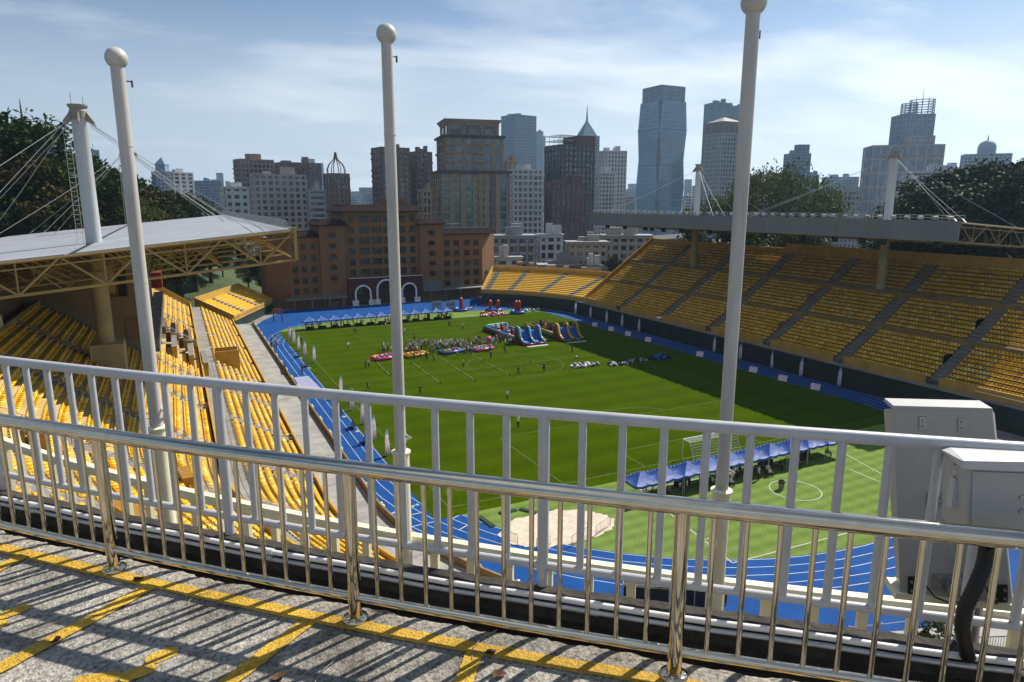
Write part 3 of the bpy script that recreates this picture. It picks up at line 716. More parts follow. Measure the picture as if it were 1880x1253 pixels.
def sweep(path, prof, root, name, m, off, a=None, b=None, n=None, cap=True, mi=None):
    g = MB(); us = path.us(a, b, n); k = len(prof)
    for u in us:
        for r, z in prof:
            x, y, _ = path.fn(u, r); g.v.append((x - off.x, y - off.y, z - off.z))
    for i in range(len(us) - 1):
        for q in range(k - 1): g.f.append((i * k + q, (i + 1) * k + q, (i + 1) * k + q + 1, i * k + q)[::-1] if False else (i * k + q, i * k + q + 1, (i + 1) * k + q + 1, (i + 1) * k + q)); g.m.append(mi[q] if mi else 0)
    return g.build(name, m, root)
def tiers_profile(r0, z0, tiers):
    """tiers: list of (rows, pitch, rise, band_rise, band_depth); returns rows [(r_tread_front, z, pitch)] and bands"""
    rows, bands = [], []; r, z = r0, z0
    for nr_, pt, rs_, br_, bd_ in tiers:
        for i in range(nr_): rows.append((r, z, pt)); r += pt; z += rs_
        bands.append((r, z, br_, bd_)); z += br_ - rs_ + rs_; r += bd_
    return rows, bands, r, z
def rail_run(root, pts, h, off, name='guard_rail', m=None, step=1, rads=.025):
    g = MB(); P = [Vector(p) - off for p in pts]
    g.tube([p + Vector((0, 0, h)) for p in P], rads, 5); g.tube([p + Vector((0, 0, h * .5)) for p in P], rads * .8, 5)
    for p in P[::step]: g.tube([p, p + Vector((0, 0, h))], rads, 5)
    return g.build(name, m or M_RAILG, root)
def stand(root, off, path, rows, aisles, aw, u_len, face, skip=None, pitch=.52, step=None):
    """stepped treads, aisle stairs and seats. u_len(r): metres per unit of u"""
    seats = []
    prof = []
    for i, (r, z, pt) in enumerate(rows):
        prof += [(r, z), (r + pt, z)]
        if i + 1 < len(rows) and rows[i + 1][0] > r + pt + .05:       # band between tiers handled elsewhere
            prof += [(r + pt, rows[i + 1][1]), (rows[i + 1][0], rows[i + 1][1])]
    sweep(path, prof, root, 'stepped_terrace', step or M_STEP, off)
    for ua in aisles:
        g = MB()
        for r, z, pt in rows:
            for q, dz in ((0, .0), (.5, .5)):
                rise = .27
                us = [ua - aw / 2 / u_len(r), ua + aw / 2 / u_len(r)]
                z1 = z + .02 + (rise if q else 0)
                P = []
                for zz in (z - .02, z1):
                    for u, rr in ((us[0], r + q * pt), (us[1], r + q * pt), (us[1], r + pt), (us[0], r + pt)):
                        x, y, _ = path.fn(u, rr); P.append((x - off.x, y - off.y, zz - off.z))
                g.hexa(P)
        g.build('aisle_stair', M_STAIR, root, kind='stuff')
    for r, z, pt in rows:
        L = u_len(r + pt * .5); n = int(abs(path.u1 - path.u0) * L / pitch); sgn = 1 if path.u1 > path.u0 else -1
        for i in range(n):
            u = path.u0 + sgn * (i + .5) * pitch / L
            if any(abs(u - a_) * L < aw / 2 + .3 for a_ in aisles): continue
            if skip and skip(u, r): continue
            x, y, h = path.fn(u, r + pt * .55); seats.append((x, y, z, h))
    put_seats(root, seats, off)
# ------------------------------------------------------------------ right stand (straight, faces -X)
def rfn(u, r): return (CX + r, u, -math.pi / 2)
roff = Vector((98, 95, 0))
rst = thing('grandstand', 'large yellow grandstand on the right, in the shade of its flat roof', 'grandstand', tuple(roff))
rp_ = Path(rfn, 34.0, 155.0, 1)
rows, bands, rE, zE = tiers_profile(43.1, 4.3, [(9, .8, .5, .75, .7), (8, .8, .55, .8, 1.3), (8, .8, .6, 0, 0)])
AIS = [43.0, 59.0, 75.0, 90.5, 106.2, 122.3, 138.5]
stand(rst, roff, rp_, rows, AIS, 1.9, lambda r: 1.0, -math.pi / 2, step=mat('stand_concrete_shaded', (0.30, 0.20, 0.065), .85, scale=.45, var=.3))  # darker copy of the tread concrete, the roof's shade put into its colour
# tier walls, front parapet, back wall, end walls
def rbox(name, m, x0, x1, y0, y1, z0, z1): 
    g = MB(); g.box(x0 - roff.x, x1 - roff.x, y0 - roff.y, y1 - roff.y, z0 - roff.z, z1 - roff.z); return g.build(name, m, rst)
segs = []
e = [34.0] + AIS + [155.0]
for i in range(len(e) - 1):
    a_ = e[i] + (1.0 if i else 0); b_ = e[i + 1] - (1.0 if i < len(e) - 2 else 0); segs.append((a_, b_))
for bi, (r, z, br_, bd_) in enumerate(bands[:2]):
    for a_, b_ in segs:
        rbox('tier_wall', M_YWALL if bi == 0 else M_CWALL, CX + r + bd_ - .18, CX + r + bd_ - .02, a_, b_, z - .35, z + br_ + .12)
for a_, b_ in segs: rbox('front_parapet', M_YWALL, 98.15, 98.35, a_, b_, 3.4, 5.0)
rbox('back_wall', M_YWALL, CX + rE + .02, CX + rE + .3, 34, 108, zE - .8, zE + 1.7)
rbox('back_wall', M_YWALL, CX + rE + .02, CX + rE + .3, 108.02, 155, zE - .8, zE + .7)
rbox('front_walkway', M_WALK, 97.3, 98.9, 34, 157, 3.42, 3.56)
g = MB()
P0 = [(98.2, 3.5), (CX + rE + .3, 3.5), (CX + rE + .3, zE + 1.2), (CX + 43.1, 5.2), (98.2, 5.0)]
for yy in (155.05,): g.extrude([(x - roff.x, yy - roff.y, z) for x, z in P0], (0, .3, 0))
g.build('end_wall', M_YWALL, rst)
g = MB(); g.box(97.5 - roff.x, 98.1 - roff.x, 34 - roff.y, 157 - roff.y, -1, 3.40); g.build('pitch_wall', M_DGREEN, rst)
for k in range(24):                                # dark panels and doors along the pitch wall
    y = 40 + k * 4.8 + RND.uniform(-.6, .6); w = RND.choice((1.0, 1.6, 2.6))
    g = MB(); g.box(97.42 - roff.x, 97.48 - roff.x, y - roff.y, y + w - roff.y, .05, RND.uniform(1.9, 2.6)); g.build('wall_panel', mat('panel_dark', (0.02, 0.028, 0.03), .4, var=.5), rst)
rail_run(rst, [(97.45, 34 + i * 1.5, 3.56) for i in range(82)], .95, roff)
for a_ in AIS[1:5:2] + [59.0]:                      # brown barriers standing in some aisles
    for rr, zz in ((rows[4][0], rows[4][1]), (rows[12][0], rows[12][1])):
        g = MB(); g.box(CX + rr - roff.x, CX + rr + 1.9 - roff.x, a_ + .95 - roff.y, a_ + 1.03 - roff.y, zz, zz + 1.3); g.build('aisle_barrier', M_BROWN, rst)
for i in range(9):
    y = 40 + i * 12.5; g = MB(); g.cbox((CX + rE - .3 - roff.x, y - roff.y, zE + .85), (.25, .8, .6)); g.build('wall_sign', M_SEAT3, rst)
# trees' planter greenery behind back wall handled with the trees
# ------------------------------------------------------------------ left stand (straight, faces +X, then bends towards the camera)
LB = 62.0
def lfn(u, r):                                     # u in metres at r = 54: 0..110 straight (Y 172 -> 62), then bend
    if u <= 110: return (CX - r, 172 - u, math.pi / 2)
    ph = (u - 110) / 54.0
    return (CX - r * math.cos(ph), LB - r * math.sin(ph), math.pi / 2 + ph)
loff = Vector((10, 100, 0))
lst = thing('grandstand', 'bright yellow grandstand on the left, curving round below the railings', 'grandstand', tuple(loff))
U1 = 110 + 54 * rad(38)
class LP(Path):
    def us(s, a=None, b=None, n=None):
        a = s.u0 if a is None else a; b = s.u1 if b is None else b
        st_ = [a] + [u for u in [110 + 54 * rad(k) for k in range(0, 60, 2)] if a < u < b] + [b]
        return st_
lpath = LP(lfn, 0.0, U1, 1)
def lul(r): return 1.0
rowsL, bandsL, rE1, zE1 = tiers_profile(45.4, 2.4, [(8, .82, .5, 0, 0)])
lais = [8, 22, 36, 50, 64, 78, 92, 106, 118, 130, 141]
class LPn(LP): pass
skip_low = lambda u, r: (57.2 < u < 61.5 and r > 48.5)
stand(lst, loff, lpath, rowsL, lais, 1.4, lul, 0, skip=skip_low)
ZC = zE1 - .1                                       # concourse
RC0 = rE1; RC1 = rE1 + 1.9
sweep(lpath, [(RC0, ZC), (RC1, ZC)], lst, 'concourse', M_WALK, loff)
rowsU, bandsU, rE2, zE2 = tiers_profile(RC1 + .35, ZC + 1.1, [(20, .82, .56, 0, 0)])
def skip_up(u, r):
    if u < 8: return True
    Y = 172 - u
    if 94 < Y < 141 and r > 60.5: return True       # the block under the roof
    if 100 < Y < 122 and r < 60.5: return True      # boxes
    return False
stand(lst, loff, LP(lfn, 6.0, U1, 1), rowsU, lais, 1.4, lul, 0, skip=skip_up)
sweep(LP(lfn, 6.0, U1, 1), [(RC1, ZC - .3), (RC1, ZC + 1.75), (RC1 + .2, ZC + 1.75), (RC1 + .2, ZC + .5)], lst, 'tier_wall', M_YWALL, loff)
sweep(lpath, [(45.1, 1.3), (45.1, 3.05), (45.28, 3.05), (45.28, 2.0)], lst, 'front_parapet', M_YWALL, loff)
sweep(lpath, [(40.9, 1.5), (45.1, 1.5)], lst, 'front_walkway', M_CONCL, loff)
sweep(lpath, [(40.62, -1.0), (40.62, 2.15), (40.8, 2.15), (40.8, 1.4)], lst, 'pitch_wall', mat('pitch_wall_tan', (0.33, 0.24, 0.12), .8, var=.25, scale=.5), loff)
sweep(LP(lfn, 6.0, U1, 1), [(rE2, zE2 - 1), (rE2, zE2 + .25), (rE2 + .3, zE2 + .25), (rE2 + .3, -1)], lst, 'back_wall', M_CWALL, loff)
pkm = MB(); pkm.box(-.035, .035, -.02, .02, 0, 1.0); pkm = pkm.mesh('picket', M_CREAM)
uu = 96.0
while uu < U1:
    x, y, h = lfn(uu, rE2 + .15); o = link('picket', pkm, lst); o.location = (x - loff.x, y - loff.y, zE2 + .25); o.rotation_euler = (0, 0, h); uu += .26
sweep(LP(lfn, 96.0, U1, 1), [(rE2 + .09, zE2 + 1.2), (rE2 + .09, zE2 + 1.3), (rE2 + .21, zE2 + 1.3), (rE2 + .21, zE2 + 1.2), (rE2 + .09, zE2 + 1.2)], lst, 'picket_rail', M_CREAM, loff)
# paired cream posts on the pitch wall
pm = MB(); pm.lathe((0, 0, 0), [(.16, -.55), (.17, .1), (.13, .28), (.0, .32)], 10); pm = pm.mesh('wall_post', M_CREAM, 50)
for i in range(24):
    for d in (0, .75):
        u = 4 + i * 6.1 + d; x, y, h = lfn(u, 40.55); o = link('wall_post', pm, lst); o.location = (x - loff.x, y - loff.y, 1.85)
# joints across the walkway
for i in range(34):
    u = 2 + i * 4.3
    P = []
    for uu in (u - .03, u + .03):
        for r in (41.0, 45.0): x, y, _ = lfn(uu, r); P.append((x - loff.x, y - loff.y, 1.506))
    g = MB(); g.quad(P[0], P[1], P[3], P[2]); g.build('walkway_joint', M_DARK, lst)
rail_run(lst, [lfn(u, 45.0)[:2] + (1.52,) for u in range(0, int(U1), 2)], .0001 + 1.05, loff, rads=.03)
rail_run(lst, [lfn(u, RC0 + .12)[:2] + (ZC,) for u in range(60, int(U1), 2)], 1.0, loff)
for ua in lais[5:]:                                 # handrails down the aisles near the camera
    pts = [lfn(ua + .8, r)[:2] + (z,) for r, z, _ in rowsU[::3]]; rail_run(lst, pts, .9, loff, 'aisle_rail')
    pts = [lfn(ua + .8, r)[:2] + (z,) for r, z, _ in rowsL[::3]]; rail_run(lst, pts, .9, loff, 'aisle_rail')
# end wall at the near end of the bend and the far end
for uu, nm in ((U1, 'end_wall'), (6.0, 'end_wall')):
    g = MB(); P = [(RC1, ZC - 2), (rE2 + .3, ZC - 2), (rE2 + .3, zE2 + 1.6), (RC1, ZC + 1.9)]
    if uu == U1: P = [(45.0, 0), (rE2 + .3, 0), (rE2 + .3, zE2 + 1.6), (RC1, ZC + 2.0), (RC0, ZC + 1), (45.0, 3.1)]
    q0, q1 = [], []
    for r, z in P:
        x, y, _ = lfn(uu, r); q0.append((x - loff.x, y - loff.y, z)); x, y, _ = lfn(uu + (.3 if uu == U1 else -.3), r); q1.append((x - loff.x, y - loff.y, z))
    n = len(P); g.add(q0 + q1, [tuple(range(n)), tuple(reversed(range(n, 2 * n)))] + [(i, n + i, n + (i + 1) % n, (i + 1) % n) for i in range(n)]); g.build(nm, M_YWALL, lst)
# stair opening in the lower tier with brown steps and side walls
g = MB()
for i in range(12): g.box(CX - 51.6 + i * .24 - loff.x, CX - 51.6 + (i + 1) * .24 - loff.x, 111.2 - loff.y, 114.0 - loff.y, 3.0, 6.9 - i * .24)
g.build('exit_stair', M_BROWN, lst)
for y in (110.9, 114.1):
    g = MB(); g.box(CX - 51.7 - loff.x, CX - 48.4 - loff.x, y - loff.y, y + .22 - loff.y, 2.6, 7.6); g.build('stair_wall', M_YWALL, lst)
# press boxes: yellow dividers with grey tops, dark seats, desks
for i, x in enumerate((-3.9, -1.7, .3, 2.0)):
    zt = ZC + 1.4 + (2.6 - x) * .72
    g = MB(); g.box(x - loff.x, x + .62 - loff.x, 101 - loff.y, 110 - loff.y, zt - 3.0, zt); g.build('box_divider', M_YWALL, lst)
    g = MB(); g.box(x - .03 - loff.x, x + .65 - loff.x, 100.95 - loff.y, 110.05 - loff.y, zt + .005, zt + .09); g.build('divider_cap', M_CONC, lst)
for i in range(3):
    g = MB(); x = -3.6 + i * 1.7; z = ZC + 1.2 + (2.6 - x) * .72
    g.box(x - loff.x, x + 1.2 - loff.x, 111.5 - loff.y, 120.5 - loff.y, z - 1, z + .1); g.build('box_floor', M_BROWN, lst)
    for k in range(9):
        g = MB(); yy = 112.2 + k * .95; g.cbox((x + .5 - loff.x, yy - loff.y, z + .35), (.55, .6, .12)); g.cbox((x + .2 - loff.x, yy - loff.y, z + .72), (.12, .58, .7)); g.build('black_seat', M_RUB, lst)
for y in (110.6, 121.5):
    rail_run(lst, [(-4.5 + k * 1.2, y, ZC + 1.6 + (2.6 - (-4.5 + k * 1.2)) * .72) for k in range(6)], .9, loff, 'white_handrail', M_WRAIL, rads=.05)
# block under the roof with brown walls, windows, ramp
g = MB(); g.box(-34 - loff.x, -4.6 - loff.x, 95 - loff.y, 140 - loff.y, 5, 23.6); g.build('stand_block', mat('block_wall', (0.36, 0.28, 0.17), .8, scale=.25, var=.15), lst)
for yy in range(98, 139, 5):
    g = MB(); g.box(-4.58 - loff.x, -4.50 - loff.x, yy - loff.y, yy + 3.6 - loff.y, 17.5, 20.8); w = g.build('window', mat('dark_glass', (0.02, 0.025, 0.03), .08, spec=.8), lst)
    g = MB(); g.box(-4.5 - loff.x, -4.42 - loff.x, yy + 1.75 - loff.y, yy + 1.87 - loff.y, 17.5, 20.8); g.build('mullion', M_WRAIL, w)
g = MB(); g.box(-8.9 - loff.x, -5.7 - loff.x, 94.86 - loff.y, 94.98 - loff.y, 18.8, 22.6); w = g.build('window', MATS['dark_glass'], lst)
for k in range(4): 
    g = MB(); g.box(-8.95 + k * 1.05 - loff.x, -8.85 + k * 1.05 - loff.x, 94.8 - loff.y, 94.86 - loff.y, 18.8, 22.6); g.build('mullion', M_BROWN, w)
g = MB(); g.box(-6.4 - loff.x, -4.9 - loff.x, 94.9 - loff.y, 94.98 - loff.y, 13.4, 16.2); g.build('door', M_BROWN, lst)
g = MB(); g.box(-4.45 - loff.x, -2.9 - loff.x, 95 - loff.y, 145 - loff.y, 11.5, 13.4); g.build('ramp', M_STAIR, lst)
g = MB(); g.box(-8.7 - loff.x, -5.7 - loff.x, 78.4 - loff.y, 81.6 - loff.y, 12, 15.9); g.build('column_plinth', M_CWALL, lst)
g = MB(); g.box(-6 - loff.x, -3 - loff.x, 146 - loff.y, 152 - loff.y, 14, 16.8); g.build('red_booth', mat('red_panel', (0.45, 0.03, 0.03), .6), lst)
g = MB(); g.box(-16.9 - loff.x, -16.5 - loff.x, 65.5 - loff.y, 149 - loff.y, 17, 24.9); g.build('rear_screen', M_BROWN, lst)
# exit signs over the vomitories (yellow boxes with dark lettering)
M_SIGN = mat('sign_brown', (0.50, 0.24, 0.02), .6, scale=3); M_INK = mat('ink', (0.015, 0.012, 0.01), .6)
def vomitory(px, py, h, w, txt, small):
    P = None
    for k in range(400):                           # walk down the sight line to the upper tier
        t = 20 + k * .15; d = ray(px, py); q = Vector((0, 0, CAM_Z)) + d.normalized() * t
        if q.y > LB: r = CX - q.x; ph = 0
        else: r = math.hypot(CX - q.x, LB - q.y); ph = math.atan2(LB - q.y, CX - q.x)
        zt = ZC + 1.1 + (r - RC1) * .56 / .82 if r > RC1 else (ZC if r > RC0 else 2.4 + (r - 45.4) * .61)
        if q.z <= zt + h * .5: P = q; break
    if P is None: return
    bx_ = thing('exit_sign', small, 'sign', (P.x, P.y, P.z - h * .5), rz=math.pi / 2 + ph)
    g = MB(); g.box(-w / 2, w / 2, 0, .8, -.3, h); g.build('housing', M_SIGN, bx_)
    me = text_mesh(txt, h * .40, .004); me.materials.append(M_INK); o = link('lettering', me, bx_); o.location = (w * .22, -.012, h * .66); o.rotation_euler = (math.pi / 2, 0, 0)
    g = MB(); g.add([(-.25, -.012, h * .12), (.05, -.012, h * .12), (-.1, -.012, h * .3)], [(0, 1, 2)]); g.build('arrow', M_INK, bx_)
vomitory(80, 795, 1.0, 3.4, 'EXIT', 'brown yellow exit sign box at far left among the near seats')
vomitory(255, 945, 1.0, 3.4, '47 EXIT', 'exit sign box with numeral beside the leftmost flagpole base')
vomitory(352, 875, .9, 2.6, 'EXIT', 'brown exit sign box between the leftmost flagpole and the concourse')
# ------------------------------------------------------------------ corner stands at the far end
def corner(name, label, sx, r0, ph0, ph1, rows_n, pitch, rise, z0, wall, ais, noff):
    root = thing('grandstand', label, 'grandstand', tuple(noff))
    if sx > 0:
        def fn(u, r): return (CX + r * math.cos(u), 150 + r * math.sin(u), u - math.pi / 2)
    else:                                           # straight run along the left far corner
        def fn(u, r):
            t = (u - ph0) / (ph1 - ph0); return (11.0 + 12.0 * t - (r - r0) * .914, 174.0 + 27.0 * t + (r - r0) * .406, 0)
    p = Path(fn, ph0, ph1, 24)
    rw = [(r0 + i * pitch, z0 + i * rise, pitch) for i in range(rows_n)]
    prof = []; mi = []
    for r, z, pt in rw: prof += [(r, z), (r + pt * .45, z), (r + pt * .45, z + .32), (r + pt, z + .32)]
    mi = [0, 1, 1, 1] * rows_n
    sweep(p, prof, root, 'stepped_terrace', [M_STEP, M_SEAT1], noff, mi=mi)
    rE_, zE_ = r0 + rows_n * pitch, z0 + rows_n * rise
    sweep(p, [(rE_, zE_ - 1), (rE_, zE_ + 1.5), (rE_ + .3, zE_ + 1.5), (rE_ + .3, -1)], root, 'back_wall', M_YWALL, noff)
    sweep(p, [(r0 - .5, -1), (r0 - .5, z0 - .4)], root, 'pitch_wall', wall, noff)
    sweep(p, [(r0 - .5, z0 - .4), (r0 - .1, z0 - .4), (r0 - .1, z0 + .7), (r0, z0 + .7), (r0, z0 - .2)], root, 'front_parapet', M_YWALL, noff)
    for ua in ais:
        g = MB(); w = .75
        for r, z, pt in rw:
            P = []
            for zz in (z, z + .38):
                for u, rr in ((ua - w / r, r + .05), (ua + w / r, r + .05), (ua + w / r, r + pt), (ua - w / r, r + pt)):
                    x, y, _ = fn(u, rr); P.append((x - noff.x, y - noff.y, zz - noff.z))
            g.hexa(P if sx > 0 else [P[i] for i in (1, 0, 3, 2, 5, 4, 7, 6)])
        g.build('aisle_stair', M_STAIR, root, kind='stuff')
    for uu in (ph0, ph1):
        g = MB(); P = [(r0 - .2, z0 - .4), (rE_ + .3, z0 - .4), (rE_ + .3, zE_ + 1.5), (r0 - .2, z0 + .9)]
        q = []
        for d in (-.15, .15):
            for r, z in P: x, y, _ = fn(uu + d / r, r); q.append((x - noff.x, y - noff.y, z - noff.z))
        g.add(q, [(0, 1, 2, 3), (7, 6, 5, 4)] + [(i, 4 + i, 4 + (i + 1) % 4, (i + 1) % 4) for i in range(4)]); g.build('end_wall', M_YWALL, root)
    rail_run(root, [fn(ph0 + (ph1 - ph0) * i / 20, r0 - .45)[:2] + (z0 - .4,) for i in range(21)], .95, noff)
    return root
corner('r', 'low yellow bench stand curving behind the right far corner of the track', 1, 43.3, rad(8), rad(54), 13, 1.32, .36, 3.9, M_DGREEN, [rad(17), rad(30), rad(43), rad(52)], Vector((100, 180, 0)))
corner('l', 'small yellow bench stand at the left far corner beside the orange building', -1, 50.0, rad(25), rad(56), 9, .95, .42, 2.6, M_DGREEN, [rad(35), rad(46)], Vector((10, 190, 0)))
# far left corner fence and red frame by the track
fr = thing('red_frame', 'small red gate frame at the far left corner of the track', 'gate', (21.0, 181, 0))
g = MB(); g.box(-.15, .15, -.15, .15, 0, 3); g.build('post', mat('red_paint', (0.6, 0.1, 0.05), .5), fr)
g = MB(); g.box(1.9, 2.2, -.15, .15, 0, 3); g.build('post', MATS['red_paint'], fr)
g = MB(); g.box(-.15, 2.2, -.15, .15, 3.002, 3.3); g.build('beam', MATS['red_paint'], fr)
# ------------------------------------------------------------------ roofs
M_ROOF = mat('roof_sheet', (0.29, 0.305, 0.33), 0.5, scale=.25, var=.12)
M_FASC = mat('fascia_sheet', (0.29, 0.30, 0.29), 0.55, scale=.2, var=.1, stretch=(1, .6, .2))
M_TRUSS = mat('truss_cream', (0.45, 0.34, 0.13), 0.6, scale=1, var=.15)
M_UNDER = mat('roof_underside', (0.17, 0.13, 0.06), 0.7, scale=.4, var=.2)
M_MAST = mat('mast_white', (0.42, 0.45, 0.45), 0.4, scale=.6, var=.12, stretch=(1, 1, .2))
M_CABLE = mat('cable', (0.62, 0.62, 0.60), 0.4)
M_LAMP = mat('lamp_glass', (0.75, 0.78, 0.8), 0.08, metal=.7)
def roof(label, sx, x_front, depth, y0, y1, zt, zb, slope, masts, full_fascia, mast_z, lamps, col_base, seed):
    """sx: +1 roof runs towards +X from its front edge"""
    rn = random.Random(seed)
    off = Vector((x_front, (y0 + y1) / 2, 0))
    root = thing('cantilever_roof', label, 'roof', tuple(off))
    xb = x_front + sx * depth
    Z = lambda x: zt - abs(x - x_front) * slope
    L = lambda x, y, z: (x - off.x, y - off.y, z - off.z)
    ylo, yhi = y0, y1
    # roof sheets: separate panels with raised seams
    nseg = 12; seg = (y1 - y0) / nseg
    for i in range(nseg):
        a_, b_ = y0 + i * seg + .03, y0 + (i + 1) * seg - .03
        for xa, xc in ((x_front + sx * .3, x_front + sx * depth * .47), (x_front + sx * depth * .49, xb)):
            g = MB(); P = [L(xa, a_, Z(xa) - .12), L(xc, a_, Z(xc) - .12), L(xc, b_, Z(xc) - .12), L(xa, b_, Z(xa) - .12), L(xa, a_, Z(xa)), L(xc, a_, Z(xc)), L(xc, b_, Z(xc)), L(xa, b_, Z(xa))]
            g.hexa(P if sx > 0 else [P[k] for k in (1, 0, 3, 2, 5, 4, 7, 6)]); g.build('roof_panel', M_ROOF, root)
    g = MB(); xm = x_front + sx * depth * .48; g.box(min(xm - .35, xm + .35) - off.x, max(xm - .35, xm + .35) - off.x, y0 - off.y, y1 - off.y, Z(xm) - .35, Z(xm) - .13); g.build('roof_gutter', M_DARK, root)
    # underside purlins
    g = MB()
    k = 1.0
    while k < depth:
        x = x_front + sx * k; g.tube([L(x, y0, Z(x) - .3), L(x, y1, Z(x) - .3)], .08, 4); k += 1.15
    g.build('purlins', M_UNDER, root, kind='stuff')
    # trusses across the roof
    hgt = zt - zb; nt_ = 13; npan = int(depth / 5.4)
    for i in range(nt_):
        y = y0 + (y1 - y0) * i / (nt_ - 1); g = MB()
        top = lambda k_: L(x_front + sx * depth * k_ / npan, y, Z(x_front + sx * depth * k_ / npan) - .2)
        bot = lambda k_: L(x_front + sx * depth * k_ / npan, y, Z(x_front + sx * depth * k_ / npan) - hgt)
        r_ = .13 if i in (0, nt_ - 1) else .1
        g.tube([top(0), top(npan)], r_, 6); g.tube([bot(0), bot(npan)], r_, 6)
        for k_ in range(npan):
            g.tube([top(k_), bot(k_ + .5)], r_ * .75, 5); g.tube([bot(k_ + .5), top(k_ + 1)], r_ * .75, 5)
            g.tube([top(k_ + .5), bot(k_ + .5)], r_ * .55, 4)
            if i == 0 or i == nt_ - 1:
                tz = Vector(top(k_)) - Vector((0, 0, .55)); tz2 = Vector(top(k_ + 1)) - Vector((0, 0, .55)); g.tube([tz, tz2], r_ * .6, 5)
        g.build('truss', M_TRUSS, root)
    for k_ in range(npan + 1):                       # longitudinal bracing along the lower chords
        x = x_front + sx * depth * k_ / npan; zz = Z(x) - hgt; g = MB(); g.tube([L(x, y0, zz), L(x, y1, zz)], .09, 5)
        n = 24
        if k_ < npan:
            for j in range(n):
                ya, yb_ = y0 + (y1 - y0) * j / n, y0 + (y1 - y0) * (j + 1) / n; x2 = x_front + sx * depth * (k_ + .5) / npan
                g.tube([L(x, ya, zz), L(x2, (ya + yb_) / 2, Z(x2) - .3), L(x, yb_, zz)], .055, 4)
        g.build('chord_bracing', M_TRUSS, root)
    # fascia panels
    nf = 48 if full_fascia else 22; zlo = zb if full_fascia else zt - .9
    for i in range(nf):
        a_, b_ = y0 + (y1 - y0) * i / nf + .012, y0 + (y1 - y0) * (i + 1) / nf - .012
        g = MB(); xx = x_front; t = rn.uniform(0, .015); g.box(xx - .12 - t - off.x, xx + .1 - off.x, a_ - off.y, b_ - off.y, zlo, zt + .05); g.build('fascia_panel', M_FASC, root)
    if not full_fascia:
        g = MB(); g.box(x_front - .1 - off.x, x_front + .15 - off.x, y0 - .5 - off.y, y0 + .25 - off.y, zb, zt + .1); g.build('fascia_end', M_TRUSS, root)
    # catwalk rail and floodlights along the front edge
    pts = [(x_front + sx * .9, y0 + (y1 - y0) * i / 60, zt + .06) for i in range(61)]
    rail_run(root, pts, .75, off, 'catwalk_rail', M_RAILG, rads=.035)
    lam = MB(); lam.box(-.22, .22, -.34, .34, .18, .62); lam.tube([(0, -.3, 0), (0, -.3, .3)], .04, 5); lam.tube([(0, .3, 0), (0, .3, .3)], .04, 5); lm_ = lam.mesh('floodlight', M_RAILG)
    gl = MB(); gl.box(-.235, -.222, -.3, .3, .22, .58); gm = gl.mesh('lens', M_LAMP)
    for i in range(lamps):
        y = y0 + 1.5 + (y1 - y0 - 3) * i / (lamps - 1) + rn.uniform(-.3, .3)
        o = link('floodlight', lm_, root); o.location = L(x_front + sx * .35, y, zt + .06); o.rotation_euler = (0, rn.uniform(-.5, -.15) * (1 if sx > 0 else -1), 0 if sx > 0 else math.pi)
        link('lens', gm, o)
    # hanging loudspeakers below the front edge
    sp_ = MB(); sp_.hexa([(-.35, -.4, -1.0), (.35, -.4, -1.0), (.35, .4, -1.0), (-.35, .4, -1.0), (-.5, -.5, 0), (.3, -.5, 0), (.3, .5, 0), (-.5, .5, 0)]); sp_.tube([(0, 0, 0), (0, 0, .5)], .05, 4); sp_ = sp_.mesh('loudspeaker', M_RUB)
    for i in range(15 if full_fascia else 6):
        y = y0 + 2 + (y1 - y0 - 4) * (i + rn.uniform(.1, .9)) / (15 if full_fascia else 6)
        o = link('loudspeaker', sp_, root); o.location = L(x_front + sx * rn.uniform(1.5, 3.5), y, zb - .1); o.rotation_euler = (0, rn.uniform(-.3, .3), rn.uniform(-.6, .6))
    # masts with heads, ladders and cables
    for (mx_, my_) in masts:
        zr = Z(mx_); g = MB(); g.lathe((mx_ - off.x, my_ - off.y, 0), [(.72, zr - 1.5), (.68, mast_z - 1.5), (.72, mast_z - 1.4), (.8, mast_z - 1.3)], 22); ms_ = g.build('mast', M_MAST, root, smooth=40)
        g = MB(); g.lathe((mx_ - off.x, my_ - off.y, mast_z - 1.4), [(.76, 0), (.8, .9), (.68, 1.1), (.88, 1.35), (.9, 1.5), (0, 1.5)], 22)
        for k_ in range(6):
            an = rad(30 + 60 * k_); c_ = Vector((math.cos(an), math.sin(an), 0)); p0 = Vector((mx_ - off.x, my_ - off.y, mast_z - .6)); g.extrude([p0 + c_ * .6 + Vector((0, 0, .3)), p0 + c_ * 1.5 + Vector((0, 0, -.9)), p0 + c_ * 1.5 + Vector((0, 0, -1.2)), p0 + c_ * .6 + Vector((0, 0, -.7))], Vector((-c_.y, c_.x, 0)) * .12)
        g.tube([(mx_ - .5 - off.x, my_ - off.y, mast_z), (mx_ - .5 - off.x, my_ - off.y, mast_z + 1.2)], .03, 4); g.tube([(mx_ + .5 - off.x, my_ - off.y, mast_z), (mx_ + .5 - off.x, my_ - off.y, mast_z + .9)], .03, 4)
        g.build('mast_head', mat('mast_head_stone', (0.42, 0.40, 0.33), .7), ms_)
        g = MB(); g.lathe((mx_ - off.x, my_ - off.y, 0), [(.78, col_base), (.78, zr - .3)], 20); g.build('column', M_CWALL if full_fascia else M_CWALL, root, smooth=40)
        g = MB()                                   # caged ladder on the far side of the mast
        lx = mx_ - 1.25; 
        for k_ in range(int((mast_z - 2 - zr) / .45)): g.tube([(lx - .22 - off.x, my_ + .5 - off.y, zr + .5 + k_ * .45), (lx + .3 - off.x, my_ + .5 - off.y, zr + .5 + k_ * .45)], .018, 4)
        for d in (-.22, .3): g.tube([(lx + d - off.x, my_ + .5 - off.y, zr), (lx + d - off.x, my_ + .5 - off.y, mast_z - 2)], .022, 4)
